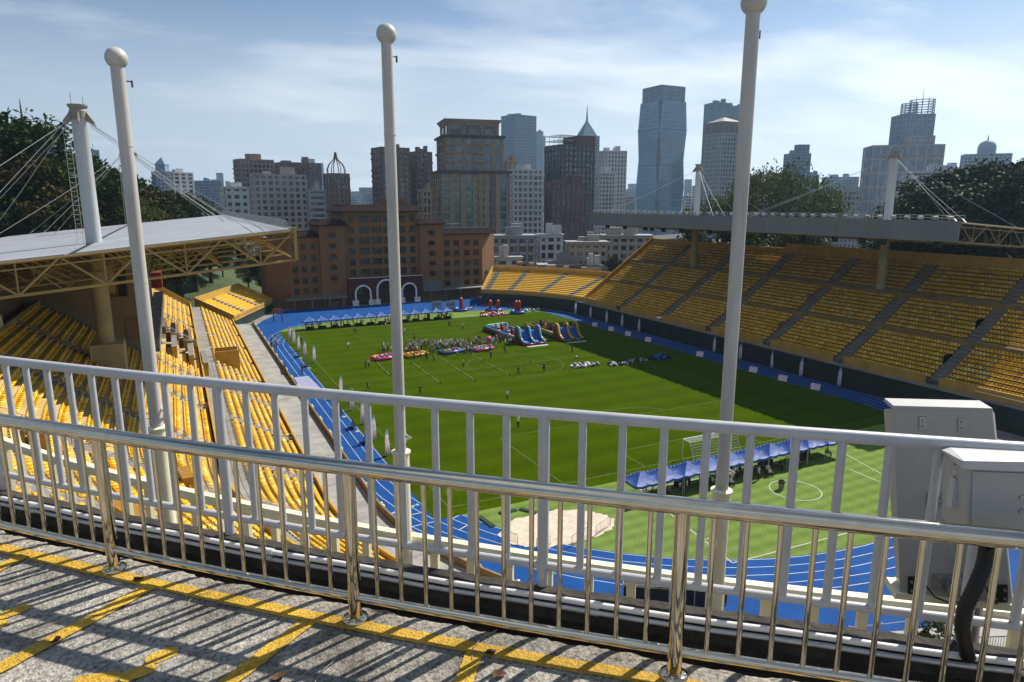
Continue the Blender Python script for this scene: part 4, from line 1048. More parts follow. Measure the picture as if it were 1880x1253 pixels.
        g.build('ladder', M_CABLE, ms_)
        for (dx_, dy_) in [(.86, -20), (.86, 20), (.8, -22.5), (.8, 22.5), (-.85, -17), (-.85, 17), (-.6, -8), (-.6, 8)]:
            if dx_ > 0: ex = mx_ + (x_front - mx_) * dx_
            else: ex = mx_ + (xb - mx_) * -dx_
            ey = max(y0 + 1, min(y1 - 1, my_ + dy_))
            an = math.atan2(ey - my_, ex - mx_); a0_ = Vector((mx_ + 1.4 * math.cos(an) - off.x, my_ + 1.4 * math.sin(an) - off.y, mast_z - 1.7)); e_ = Vector(L(ex, ey, Z(ex)))
            g = MB(); mid = (a0_ + e_) / 2 - Vector((0, 0, .25)); g.tube([a0_, mid, e_], .026, 5); g.build('stay_cable', M_CABLE, root)
            g = MB(); g.tube([e_, e_ + (a0_ - e_).normalized() * 1.2], .055, 6); g.build('cable_socket', M_CABLE, root)
    return root
roof('long flat grey roof of the right stand with a row of floodlights', 1, 99.0, 26.0, 58.3, 153.8, 27.45, 24.6, .07, [(114.3, 80), (114.1, 129.8)], True, 39.0, 44, 14.5, 3)
roof('pale sheet roof of the left stand on cream trusses', -1, 9.7, 36.0, 64.0, 150.0, 27.75, 24.95, .097, [(-7.3, 80), (-5.6, 130)], False, 39.2, 26, 14.0, 5)
# ================================================================== HOTEL-LIKE ORANGE BUILDING AT THE FAR END (facade in the plane Y = 202)
M_ORANGE = mat('orange_render', (0.33, 0.165, 0.06), 0.85, scale=.15, var=.12, bump=.1, bscale=3)
M_TILE = mat('dark_tile', (0.035, 0.014, 0.014), 0.8, spec=.15, scale=.8, var=.4)
M_REDW = mat('dark_red_wall', (0.12, 0.022, 0.018), 0.75, scale=.4, var=.25)
M_ARCHW = mat('arch_white', (0.72, 0.72, 0.70), 0.6, scale=1, var=.1)
M_GLASSD = MATS['dark_glass']
M_FRAME = mat('window_frame', (0.16, 0.10, 0.055), 0.5)
hoff = Vector((56.2, 202, 0))
hot = thing('orange_building', 'orange brown building with dark tiled roofs and three white arches', 'building', tuple(hoff))
def hb(name, m, x0, x1, y0, y1, z0, z1, par=None):
    g = MB(); g.box(x0 - hoff.x, x1 - hoff.x, y0 - hoff.y, y1 - hoff.y, z0, z1); return g.build(name, m, par or hot)
def chf(name, m, pts, z0, z1):
    g = MB(); g.prism([(x - hoff.x, y - hoff.y) for x, y in pts], z0, z1); return g.build(name, m, hot)
YB = 220
hb('main_block', M_ORANGE, 44.8, 67.7, 202.0, YB, 8.1, 27.4)
for xx0, xx1 in ((37.4, 44.79), (67.71, 75.5)):
    hb('stair_tower', M_ORANGE, xx0, xx1, 201.2, YB - 4, 4.6, 23.6)
    hb('stair_tower_base', M_BROWN, xx0, xx1, 201.4, YB - 4, -1.5, 4.59)
chf('wing', M_ORANGE, [(28.8, 202.3), (37.39, 202.3), (37.39, 214), (22, 214), (22.4, 207.1)], 2.6, 20.3)
chf('wing', M_ORANGE, [(75.51, 202.3), (89.2, 202.3), (95.6, 207.1), (96, 214), (75.51, 214)], 2.6, 20.3)
chf('wing_base', M_BROWN, [(28.8, 202.6), (37.39, 202.6), (37.39, 214), (22, 214), (22.4, 207.3)], -1.5, 2.59)
chf('wing_base', M_BROWN, [(75.51, 202.6), (89.2, 202.6), (95.6, 207.3), (96, 214), (75.51, 214)], -1.5, 2.59)
hb('roof_pavilion', M_ORANGE, 60, 66, 208, 216, 29.7, 31.4)
def tile_roof(pts, z, over, h, inset):
    """hipped skirt roof with rows of tiles"""
    cx_ = sum(p[0] for p in pts) / len(pts); cy_ = sum(p[1] for p in pts) / len(pts)
    def grow(d, zz): return [(x + (d if x > cx_ else -d) - hoff.x, y + (d if y > cy_ else -d) - hoff.y, zz) for x, y in pts]
    g = MB(); rings = [grow(over, z), grow(over + .05, z + .22), grow(over * .4, z + h * .45), grow(-inset, z + h), grow(-inset - .1, z + h + .25), grow(-inset - .9, z + h + .25)]
    n = len(pts)
    for r in rings: g.v += r
    for i in range(len(rings) - 1):
        for k in range(n): g.f.append((i * n + k, i * n + (k + 1) % n, (i + 1) * n + (k + 1) % n, (i + 1) * n + k))
    g.f.append(tuple((len(rings) - 1) * n + k for k in range(n))); g.f.append(tuple(reversed(range(n)))); g.m = [0] * len(g.f)
    ro = g.build('roof', M_TILE, hot)
    g = MB(); x0, x1 = min(p[0] for p in pts) - over, max(p[0] for p in pts) + over; y0 = min(p[1] for p in pts) - over
    k = x0 + .3
    while k < x1 - .2:
        g.tube([(k - hoff.x, y0 - .02 - hoff.y, z + .24), (k - hoff.x, y0 + over * .6 - hoff.y, z + h * .48), (k - hoff.x, y0 + over + inset - hoff.y, z + h + .02)], .09, 4); k += .55
    g.build('tile_ribs', M_TILE, ro, kind='stuff')
tile_roof([(44.8, 202), (67.7, 202), (67.7, YB), (44.8, YB)], 27.4, 1.3, 1.9, .8)
for x0, x1 in ((37.4, 44.79), (67.71, 75.5)): tile_roof([(x0, 201.2), (x1, 201.2), (x1, YB - 4), (x0, YB - 4)], 23.6, .95, 1.5, .6)
tile_roof([(25, 202.3), (37.0, 202.3), (37.0, 214), (25, 214)], 20.3, .8, 1.6, .6)
tile_roof([(75.8, 202.3), (93, 202.3), (93, 214), (75.8, 214)], 20.3, .8, 1.6, .6)
def window(x0, x1, z0, z1, y, mull=1, par=None, octo=False):
    if octo:
        c = .35; o_ = [(x0 + c, z0), (x1 - c, z0), (x1, z0 + c), (x1, z1 - c), (x1 - c, z1), (x0 + c, z1), (x0, z1 - c), (x0, z0 + c)]
        e = .2; O = [(x0 - e + c, z0 - e), (x1 + e - c, z0 - e), (x1 + e, z0 - e + c), (x1 + e, z1 + e - c), (x1 + e - c, z1 + e), (x0 - e + c, z1 + e), (x0 - e, z1 + e - c), (x0 - e, z0 - e + c)]
        g = MB(); g.extrude([(x - hoff.x, y - .03 - hoff.y, z) for x, z in o_], (0, .02, 0)); w = g.build('window', M_GLASSD, hot)
        g = MB(); n = 8; V = [(x - hoff.x, y - .16 - hoff.y, z) for x, z in o_] + [(x - hoff.x, y - .16 - hoff.y, z) for x, z in O] + [(x - hoff.x, y - hoff.y, z) for x, z in o_] + [(x - hoff.x, y - hoff.y, z) for x, z in O]
        F = []
        for i in range(n):
            j = (i + 1) % n; F += [(i, j, n + j, n + i), (2 * n + i, 2 * n + j, j, i), (n + i, n + j, 3 * n + j, 3 * n + i)]
        g.add(V, F); g.build('frame', M_ORANGE, w); return w
    g = MB(); g.box(x0 - hoff.x, x1 - hoff.x, y - .025 - hoff.y, y - .005 - hoff.y, z0, z1); w = g.build('window', M_GLASSD, hot)
    g = MB()
    for a_, b_, c_, d_ in ((x0 - .12, x1 + .12, z1, z1 + .14), (x0 - .16, x1 + .16, z0 - .16, z0), (x0 - .12, x0, z0, z1), (x1, x1 + .12, z0, z1)): g.box(a_ - hoff.x, b_ - hoff.x, y - .2 - hoff.y, y - .002 - hoff.y, c_, d_)
    for k in range(1, mull + 1):
        xm = x0 + (x1 - x0) * k / (mull + 1); g.box(xm - .05 - hoff.x, xm + .05 - hoff.x, y - .07 - hoff.y, y - .03 - hoff.y, z0, z1)
    zm = z0 + (z1 - z0) * .62; g.box(x0 - hoff.x, x1 - hoff.x, y - .065 - hoff.y, y - .03 - hoff.y, zm - .04, zm + .04)
    g.build('frame', M_FRAME, w)
    return w
for row in range(6):
    z0 = 8.75 + row * 3.15
    for cxw, hw, mu in ((46.9, .7, 1), (50.7, 1.35, 3), (54.4, 1.35, 3), (58.1, 1.35, 3), (61.9, 1.35, 3), (65.6, .7, 1)):
        window(cxw - hw, cxw + hw, z0, z0 + 1.75, 202.0, mu)
for row in range(5):
    z0 = 7.6 + row * 3.15
    for c in (41.1, 71.6): window(c - 1.05, c + 1.05, z0, z0 + 1.5, 201.2, 1, octo=True)
for row in range(5):
    z0 = 4.0 + row * 3.2
    for c in (30.4, 32.9, 35.6): window(c - .62, c + .62, z0, z0 + 1.6, 202.3, 1)
    for c in (77.0, 80.2, 83.8, 87.0): window(c - .78, c + .78, z0, z0 + 1.6, 202.3, 1)
# portal with three arches
def arch_portal():
    x0, x1, zt_, y = 44.82, 67.68, 8.0, 200.0
    cs = [(49.1, 2.0), (56.25, 2.6), (63.4, 2.0)]; zs = [(3.6), (4.4), (3.6)]
    hb('portal_roof', M_DARK, x0 - .1, x1 + .1, 199.7, 202, 7.7, 8.05); hb('portal_coping', M_ARCHW, x0 - .12, x1 + .12, 199.6, 199.9, 8.06, 8.2)
    edges = [x0] + [v for (c, r) in cs for v in (c - r, c + r)] + [x1]
    for i in range(0, len(edges), 2): hb('portal_pier', M_REDW, edges[i], edges[i + 1], 199.95, 202, -.5, 7.69)
    for (c, r), zs_ in zip(cs, zs):
        n = 14; A = [(c - r * math.cos(math.pi * k / n), zs_ + r * math.sin(math.pi * k / n)) for k in range(n + 1)]
        g = MB()
        for k in range(n):
            (xa, za), (xc, zc_) = A[k], A[k + 1]; g.hexa([(xa - hoff.x, 199.95 - hoff.y, za), (xc - hoff.x, 199.95 - hoff.y, zc_), (xc - hoff.x, -.3, zc_), (xa - hoff.x, -.3, za), (xa - hoff.x, 199.95 - hoff.y, 7.69), (xc - hoff.x, 199.95 - hoff.y, 7.69), (xc - hoff.x, -.3, 7.69), (xa - hoff.x, -.3, 7.69)])
        g.build('portal_spandrel', M_REDW, hot)
        g = MB(); O = [(c - (r + .5) * math.cos(math.pi * k / n), zs_ + (r + .5) * math.sin(math.pi * k / n)) for k in range(n + 1)]
        Ai = [(c - r, -.3)] + A + [(c + r, -.3)]; Oo = [(c - r - .5, -.3)] + O + [(c + r + .5, -.3)]
        for k in range(len(Ai) - 1):
            g.hexa([(Ai[k][0] - hoff.x, 199.7 - hoff.y, Ai[k][1]), (Oo[k][0] - hoff.x, 199.7 - hoff.y, Oo[k][1]), (Oo[k][0] - hoff.x, 200.1 - hoff.y, Oo[k][1]), (Ai[k][0] - hoff.x, 200.1 - hoff.y, Ai[k][1]),
                    (Ai[k + 1][0] - hoff.x, 199.7 - hoff.y, Ai[k + 1][1]), (Oo[k + 1][0] - hoff.x, 199.7 - hoff.y, Oo[k + 1][1]), (Oo[k + 1][0] - hoff.x, 200.1 - hoff.y, Oo[k + 1][1]), (Ai[k + 1][0] - hoff.x, 200.1 - hoff.y, Ai[k + 1][1])])
        g.build('arch_trim', M_ARCHW, hot)
        for s in (-1, 1):
            g = MB(); xx = c + s * (r + .45); g.box(xx - .95 - hoff.x, xx + .95 - hoff.x, 199.2 - hoff.y, 199.69 - hoff.y, -.3, 1.5); g.build('plinth', M_ARCHW, hot)
    hb('passage_back', M_CONC, x0, x1, 208, 208.3, -1, 8); hb('passage_floor', M_CONC, x0, x1, 199, 208, -.6, -.35)
    for c in (50.5, 55.3): hb('passage_window', mat('bright_pane', (.7, .72, .72), .5), c - 1.0, c + .6, 207.85, 207.99, 2.2, 4.6)
arch_portal()
hb('terrace_slab', M_CONC, 68.0, 90.5, 198.4, 202, 3.2, 3.5); hb('terrace_slab', M_CONC, 27, 44.4, 198.8, 202, 2.6, 2.9)
rail_run(hot, [(68 + k * 1.5, 198.6, 3.5) for k in range(16)], .9, hoff); rail_run(hot, [(27 + k * 1.5, 199, 2.9) for k in range(12)], .9, hoff)
for x in (70, 75, 80, 85, 90): hb('terrace_pier', M_BROWN, x - .25, x + .25, 198.6, 199.1, -1, 3.19)
for x in (29, 34, 39, 43): hb('terrace_pier', M_BROWN, x - .25, x + .25, 199.0, 199.5, -1, 2.59)
hb('shop_glass', mat('pale_glass', (.22, .26, .25), .15), 68.2, 74.6, 201.1, 201.19, 3.6, 6.2); hb('shop_glass', MATS['pale_glass'], 78.6, 82.3, 202.2, 202.29, 3.5, 6.2)
for k in range(5):                                  # roof aerials on the right wing
    g = MB(); x = 79 + k * 1.2; g.tube([(x - hoff.x, 8, 22), (x - hoff.x, 8, 24.2 + .3 * (k % 2))], .05, 4); g.tube([(x - .6 - hoff.x, 8, 23.4), (x + .6 - hoff.x, 8, 23.4)], .04, 4); g.build('roof_aerial', M_RAILG, hot)
# ================================================================== CITY
RC = random.Random(5)
ORDN = ['one', 'two', 'three', 'four', 'five', 'six', 'seven', 'eight', 'nine', 'ten', 'eleven', 'twelve', 'thirteen', 'fourteen', 'fifteen', 'sixteen', 'seventeen', 'eighteen', 'nineteen', 'twenty', 'twenty-one']
def cmat(n, c, r=.75, **k): return mat('city_' + n, c, r, scale=.05, var=.14, **k)
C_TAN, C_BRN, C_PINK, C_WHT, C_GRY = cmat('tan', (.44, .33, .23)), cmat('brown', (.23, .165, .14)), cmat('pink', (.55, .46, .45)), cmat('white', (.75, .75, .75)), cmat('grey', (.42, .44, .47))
C_DARK, C_RED, C_BLUE, C_TEAL = cmat('dark', (.085, .08, .085)), cmat('red', (.16, .075, .06)), cmat('bluegrey', (.26, .38, .52)), cmat('tealwall', (.17, .33, .40))  # blue-grey far walls: part of the distance haze is in their colour
G_DARK = mat('city_glass_dark', (.03, .04, .05), .12, spec=.7, scale=.2, var=.5)
G_BLUE = mat('city_glass_blue', (.08, .18, .28), .1, spec=.8, scale=.15, var=.35)
G_TEAL = mat('city_glass_teal', (.05, .20, .25), .1, spec=.8, scale=.15, var=.35)
def panes(m, lo, hi, cw=1.7, ch=3.3):
    # each pane its own tone: curtains, blinds, different reflections
    n, l, b = nodes_of(m); src = b.inputs['Base Color'].links[0].from_socket
    c = n.new('ShaderNodeTexCoord'); d = n.new('ShaderNodeVectorMath'); d.operation = 'DIVIDE'; d.inputs[1].default_value = (cw, cw, ch); l.new(c.outputs['Object'], d.inputs[0])
    f = n.new('ShaderNodeVectorMath'); f.operation = 'FLOOR'; l.new(d.outputs[0], f.inputs[0])
    w = n.new('ShaderNodeTexWhiteNoise'); l.new(f.outputs[0], w.inputs['Vector'])
    r = n.new('ShaderNodeValToRGB'); r.color_ramp.interpolation = 'LINEAR'; e = r.color_ramp.elements; e[0].position = .55; e[0].color = (0, 0, 0, 1); e[1].position = 1; e[1].color = (1, 1, 1, 1); l.new(w.outputs['Value'], r.inputs[0])
    mx_ = n.new('ShaderNodeMixRGB'); l.new(r.outputs[0], mx_.inputs[0]); l.new(src, mx_.inputs[1]); mx_.inputs[2].default_value = (*hi, 1); l.new(mx_.outputs[0], b.inputs['Base Color'])
panes(G_DARK, 0, (.16, .15, .13)); panes(G_BLUE, 0, (.14, .19, .24)); panes(G_TEAL, 0, (.10, .20, .21))
panes(M_GLASSD, 0, (.06, .055, .045), 1.3, 1.6)
def frame_of(xl, xr, D, a, dep):
    """world placement of a block whose silhouette spans xl..xr at horizontal distance D; a: turn of its face away from the viewer"""
    c = atD((xl + xr) / 2, 420, D); fwd = c.x * sy + c.y * cy
    l, r = ray(xl, 420), ray(xr, 420); al, ar_ = math.atan2(l.x, l.y), math.atan2(r.x, r.y)
    Wd = 2 * D * math.tan((ar_ - al) / 2)
    w = Wd / (math.cos(a) + dep * abs(math.sin(a))); d = w * dep
    az = math.atan2(c.x, c.y)
    n = Vector((c.x, c.y, 0)).normalized(); ctr = Vector((c.x, c.y, 0)) + n * d * .5
    return ctr, -az + a, w, d
def ztop(px, py, D): return atD(px, py, D).z
def block(root, w, d, z0, z1, wall, glass, fh=3.3, bay=3.4, pier=.9, band=1.1, ox=0, oy=0, corner=1.2, balc=0, proud=.35):
    core = MB(); core.box(ox - w / 2 + proud, ox + w / 2 - proud, oy - d / 2 + proud, oy + d / 2 - proud, z0, z1 - .3); core.build('glazing', glass, root)
    g = MB(); n = max(1, int(round((z1 - z0) / fh))); f = (z1 - z0) / n
    for i in range(n): g.box(ox - w / 2 + .08, ox + w / 2 - .08, oy - d / 2 + .08, oy + d / 2 - .08, z0 + i * f, z0 + i * f + band)
    g.box(ox - w / 2, ox + w / 2, oy - d / 2, oy + d / 2, z1 - .6, z1 + .5)
    g.build('floor_bands', wall, root, kind='stuff')
    g = MB()
    for L_, ax in ((w, 0), (d, 1)):
        m = max(1, int(round(L_ / bay)))
        for k in range(m + 1):
            p = -L_ / 2 + L_ * k / m; hw = pier / 2 if 0 < k < m else corner
            lo, hi = max(-L_ / 2, p - hw), min(L_ / 2, p + hw)
            for s in (-1, 1):
                if ax == 0: y0, y1 = sorted((s * d / 2, s * (d / 2 - .45))); g.box(ox + lo, ox + hi, oy + y0, oy + y1, z0, z1 - .05)
                else: x0, x1 = sorted((s * (w / 2 - .01), s * (w / 2 - .46))); g.box(ox + x0, ox + x1, oy + lo, oy + hi, z0, z1 - .06)
    g.build('wall_piers', wall, root, kind='stuff')
    if balc:
        g = MB(); m = max(1, int(round(w / bay)))
        for i in range(n):
            for k in range(m):
                if (k % balc) == 0:
                    x = -w / 2 + w * (k + .5) / m; g.box(ox + x - bay * .36, ox + x + bay * .36, oy - d / 2 - .9, oy - d / 2 + .1, z0 + i * f, z0 + i * f + 1.0)
                elif RC.random() < .3:
                    x = -w / 2 + w * (k + .5) / m; g.box(ox + x - .5, ox + x + .4, oy - d / 2 - .5, oy - d / 2 + .1, z0 + i * f + .2, z0 + i * f + .9)
        m_ = max(1, int(round(d / bay)))
        for i in range(n):
            for k in range(m_):
                if RC.random() < .45:
                    y = -d / 2 + d * (k + .5) / m_
                    for s in (-1, 1): g.box(*sorted((ox + s * (w / 2 - .1), ox + s * (w / 2 + .8))), oy + y - bay * .33, oy + y + bay * .33, z0 + i * f, z0 + i * f + 1.0)
        g.build('balconies', wall, root, kind='stuff')
def plant(root, w, d, z, wall, n=3):
    for k in range(n):
        bw, bd, bh = RC.uniform(.12, .3) * w, RC.uniform(.15, .35) * d, RC.uniform(2, 5); x, y = RC.uniform(-.3, .3) * w, RC.uniform(-.3, .3) * d
        g = MB(); g.box(x - bw / 2, x + bw / 2, y - bd / 2, y + bd / 2, z + .45, z + bh); g.build('roof_plant', wall, root)
def tower(name, label, xl, xr, yt, D, a=20, dep=.8, wall=C_GRY, glass=G_DARK, cat='building', z0=-1.6, top=True, **k):
    ctr, rz, w, d = frame_of(xl, xr, D, rad(a), dep)
    root = thing(name, label, cat, (ctr.x, ctr.y, z0), rz)
    z1 = ztop((xl + xr) / 2, yt, D) - z0
    block(root, w, d, 0, z1, wall, glass, **k)
    if top: plant(root, w, d, z1, wall)
    return root, w, d, z1
A_ = 'apartment_tower'; O_ = 'office_tower'
# tan and teal residential tower with stepped top
r, w, d, z = tower(A_, 'tan apartment tower with teal glass and stepped cornices, directly right of centre pole', 790, 936, 318, 300, 12, .75, C_TAN, G_TEAL, top=False, bay=5.2, pier=2.2, band=.7, balc=3)
z2, z3 = ztop(860, 252, 300) + 1.6, ztop(860, 222, 300) + 1.6
g = MB(); g.box(-w / 2 - .9, w / 2 + .9, -d / 2 - .9, d / 2 + .9, z, z + 1.0); g.build('cornice', C_DARK, r)
block(r, w * .84, d * .9, z + 1, z2, C_TAN, G_TEAL, bay=4.6, pier=1.8, band=.7, balc=3)
g = MB(); g.box(-w * .43 - .6, w * .43 + .6, -d * .46 - .6, d * .46 + .6, z2, z2 + .9); g.build('cornice', C_DARK, r)
block(r, w * .74, d * .8, z2 + .9, z3 - 1, C_TAN, G_DARK, bay=9, pier=.8, band=.5)
g = MB(); g.hexa([(-w * .37, -d * .4, z3 - 1), (w * .37, -d * .4, z3 - 1), (w * .37, d * .4, z3 - 1), (-w * .37, d * .4, z3 - 1), (-w * .415, -d * .45, z3 + .8), (w * .415, -d * .45, z3 + .8), (w * .415, d * .45, z3 + .8), (-w * .415, d * .45, z3 + .8)]); g.build('flared_eave', C_TAN, r)
for xx in (-.18, .08, .26):                        # vertical brown recess strips of the tan tower
    g = MB(); g.box(w * xx - .9, w * xx + .9, -d / 2 - .25, -d / 2 + .2, 0, z - .5); g.build('pilaster', C_BRN if xx == .26 else C_TAN, r)
# brown twin blocks
r, w, d, z = tower(A_, 'dull brown twin apartment tower with balconies, split by the centre pole', 686, 757, 272, 430, 25, .8, C_BRN, G_DARK, bay=3.6, balc=2)
tower(A_, 'brown apartment tower between the centre pole and the tan tower', 752, 797, 280, 445, 30, .9, C_BRN, G_DARK, bay=3.4, balc=2)
tower(A_, 'low tan apartment block peeping over the orange building roof', 768, 796, 350, 290, 20, .9, C_TAN, G_DARK, bay=3.2, balc=2)
# blue grey towers
r, w, d, z = tower(O_, 'blue grey rectangular office tower behind the tan tower', 920, 984, 212, 950, 38, .8, C_BLUE, G_BLUE, fh=4, bay=3.6, pier=1.2, band=1.0)
tower(O_, 'slim pale blue tower beside the blue grey office tower', 981, 996, 242, 1500, 20, .8, C_BLUE, G_BLUE, fh=4)
tower(A_, 'pale apartment block with many small balconies behind the white low roofs', 933, 997, 312, 400, 14, .6, C_WHT, G_DARK, bay=3.0, pier=.9, band=1.2, balc=2)
tower(A_, 'narrow pale stair block rising right of the tan tower', 925, 951, 296, 415, 20, .9, C_TAN, G_DARK, bay=4, pier=2)
# dark block with frame on the roof
r, w, d, z = tower(A_, 'dark brown apartment tower with an open steel frame on its roof', 997, 1090, 268, 430, 35, .7, C_DARK, G_DARK, top=False, bay=3.4, balc=3)
g = MB(); n = 5
for i in range(n):
    for s in (-1, 1): g.tube([(-w / 2 + w * .5 * i / (n - 1), s * d * .45, z), (-w / 2 + w * .5 * i / (n - 1), s * d * .45, z + 6)], .15, 4)
for zz in (z + 3, z + 6):
    for s in (-1, 1): g.tube([(-w / 2, s * d * .45, zz), (0, s * d * .45, zz)], .15, 4)
    for i in range(n): g.tube([(-w / 2 + w * .5 * i / (n - 1), -d * .45, zz), (-w / 2 + w * .5 * i / (n - 1), d * .45, zz)], .15, 4)
g.build('roof_frame', C_DARK, r)
g = MB(); g.box(w * .02, w * .5, -d * .5, d * .45, z + .5, z + 6.2); g.build('upper_storey', C_RED, r)
tower(A_, 'dark red brick lower block in front of the dark brown tower', 999, 1076, 338, 405, 22, .5, C_RED, G_DARK, bay=3.2, pier=1.6)
# pyramid topped tower
r, w, d, z = tower(O_, 'grey tower with a pyramid roof and needle spire behind the dark tower', 1050, 1097, 250, 820, 30, .9, C_GRY, G_BLUE, top=False)
zp = ztop(1074, 218, 820) + 1.6
g = MB(); g.add([(-w * .42, -d * .42, z), (w * .42, -d * .42, z), (w * .42, d * .42, z), (-w * .42, d * .42, z), (0, 0, zp)], [(0, 1, 4), (1, 2, 4), (2, 3, 4), (3, 0, 4)]); g.build('pyramid_roof', C_TEAL, r)
g = MB(); g.tube([(0, 0, zp - 2), (0, 0, zp + 4), (0, 0, zp + 16)], [1.4, 1.0, .15], 6); g.build('spire', C_GRY, r)
tower(A_, 'white apartment slab with narrow vertical windows right of the dark tower', 1092, 1147, 278, 560, 28, .7, C_WHT, G_DARK, bay=2.8, pier=1.3, band=.9)
tower(A_, 'lower white apartment block against the white slab', 1088, 1128, 318, 545, 28, .6, C_WHT, G_DARK, bay=2.8, balc=2)
# glass tower with diamond fold
ctr, rz, w, d = frame_of(1163, 1253, 720, rad(40), .95)
gt = thing('glass_tower', 'tall blue glass tower with folded diamond panels down its corner', 'building', (ctr.x, ctr.y, -1.6), rz)
zt1, zt2 = ztop(1208, 186, 720) + 1.6, ztop(1208, 158, 720) + 1.6
G_CURT = mat('curtain_glass', (.13, .33, .52), .12, spec=.8, scale=.03, var=.35)
n = 34; lv = [zt1 * i / n for i in range(n + 1)]
def fold(z_):                                       # chamfer of the corners swells and shrinks over the height
    t = (z_ / zt1 * 2.35 + .15) % 1.0; return w * .075 * (1 - abs(2 * t - 1))
ringsv = []
for z_ in lv:
    c = fold(z_) + .4; x, y = w / 2, d / 2; ringsv.append([(-x + c, -y, z_), (x - c, -y, z_), (x, -y + c, z_), (x, y - c, z_), (x - c, y, z_), (-x + c, y, z_), (-x, y - c, z_), (-x, -y + c, z_)])
gA, gB = MB(), MB()
for i in range(n):
    for k in range(8):
        q = [ringsv[i][k], ringsv[i][(k + 1) % 8], ringsv[i + 1][(k + 1) % 8], ringsv[i + 1][k]]
        (gA if k % 2 == 0 else gB).poly(q)
gA.build('curtain_wall', G_CURT, gt); gB.build('folded_panels', kind='stuff', parent=gt, mats=mat('fold_glass', (.12, .11, .12), .2, spec=.7, scale=.05))
g = MB()
for i in range(n):
    P = [Vector(p) * 1.0 for p in ringsv[i]]; P = [Vector((p.x * 1.003, p.y * 1.003, p.z)) for p in P]
    for k in (0, 2, 4, 6): g.tube([P[k], P[(k + 1) % 8]], .16 if i % 9 else .6, 4)
g.build('floor_lines', C_BLUE, gt)
g = MB()
for k in (0, 6):
    for j in range(1, 14):
        P = [Vector(rv[k]).lerp(Vector(rv[(k + 1) % 8]), j / 14) for rv in ringsv[::3]]; g.tube([Vector((p.x * 1.002, p.y * 1.002, p.z)) for p in P], .14, 4)
g.build('mullions', C_BLUE, gt)
block(gt, w * .86, d * .86, zt1, zt2, C_BLUE, G_BLUE, fh=4, bay=4, pier=.5, band=.6)
# teal tower and grey pyramid tower
tower(O_, 'teal glass office tower with a flat top behind the pyramid tower', 1280, 1331, 190, 830, 35, .8, C_TEAL, G_TEAL, fh=4, bay=3, pier=.4, band=.6)
tower(O_, 'blue glass slab right of the teal tower, half behind the flagpole', 1325, 1362, 196, 850, 20, .6, C_BLUE, G_BLUE, fh=4, bay=3, pier=.4, band=.6)
r, w, d, z = tower(O_, 'grey stone tower with a glazed pyramid top by the right flagpole', 1284, 1352, 246, 660, 42, .95, C_GRY, G_DARK, top=False, fh=3.8, bay=3.2, pier=1.1, band=1.3)
block(r, w * .97, d * .97, z, z + 10, C_BRN, G_DARK, bay=2.4, pier=.9, band=.4, fh=10)
zp = ztop(1325, 213, 660) + 1.6
g = MB(); g.add([(-w * .48, -d * .48, z + 10.5), (w * .48, -d * .48, z + 10.5), (w * .48, d * .48, z + 10.5), (-w * .48, d * .48, z + 10.5), (0, 0, zp)], [(0, 1, 4), (1, 2, 4), (2, 3, 4), (3, 0, 4)]); g.build('pyramid_roof', cmat('pyr', (.45, .42, .40)), r)
# right-hand group
tower(O_, 'dark stepped tower above the broad tree right of the flagpole', 1428, 1478, 283, 720, 25, .8, C_TEAL, G_BLUE)
tower(O_, 'narrow upper part of the dark stepped tower', 1446, 1474, 267, 728, 25, .8, C_TEAL, G_BLUE, top=False)
tower(O_, 'slim grey block just right of the dark stepped tower', 1474, 1496, 322, 700, 25, .8, C_BLUE, G_DARK)
tower(A_, 'hazy wide apartment row left of the big arched complex', 1500, 1568, 326, 950, 15, .5, C_BLUE, G_DARK, bay=3)
r, w, d, z = tower(O_, 'large pinkish office complex with tall arched windows on the right', 1566, 1716, 268, 620, 16, .55, C_PINK, G_BLUE, fh=11, bay=6.5, pier=1.6, band=1.6, top=False)
g = MB()
m = 9
for k in range(m):                                  # arched heads under the parapet
    x = -w / 2 + w * (k + .5) / m; rr = w / m * .36; P = [(x - rr * math.cos(math.pi * j / 10), -d / 2 - .3, z - 9 + rr * math.sin(math.pi * j / 10)) for j in range(11)]; g.tube(P, .6, 5)
g.build('arch_heads', C_PINK, r)
block(r, w * .35, d * .5, z, z + 7, C_PINK, G_BLUE, ox=w * .22)
tower(O_, 'dark blue tower rising from the middle of the pinkish complex', 1613, 1693, 212, 660, 24, .8, C_BLUE, G_BLUE, fh=4, bay=3.2, pier=.9, band=.9, top=False)
ctr, rz, w, d = frame_of(1634, 1680, 664, 0, 1); zc0 = ztop(1655, 213, 664)
root = thing('crown_frame', 'round open steel crown on the dark blue tower', 'steel frame', (ctr.x, ctr.y, zc0), rz)
for ox_, rr, hh in ((-5, 6, 10), (4, 9, 13)):
    g = MB()
    for zz in range(0, hh + 1, 2): g.tube([(ox_ + rr * math.cos(k * .524), rr * math.sin(k * .524), zz) for k in range(12)], .35, 4, closed=True)
    for k in range(12): g.tube([(ox_ + rr * math.cos(k * .524), rr * math.sin(k * .524), -1), (ox_ + rr * math.cos(k * .524), rr * math.sin(k * .524), hh)], .3, 4)
    g.build('ring_frame', C_BLUE, root)
g = MB(); g.tube([(4, 0, 0), (4, 0, 22)], [.5, .12], 5); g.build('aerial', C_GRY, root)
tower(O_, 'white office slab with long horizontal window strips behind the right mast', 1640, 1748, 316, 430, 12, .4, C_WHT, G_DARK, fh=3.6, bay=30, pier=.5, band=1.9)
tower(O_, 'grey block with rows of small windows left of the right mast', 1522, 1574, 352, 470, 12, .5, C_GRY, G_DARK, bay=2.6, pier=1.0, band=1.5)
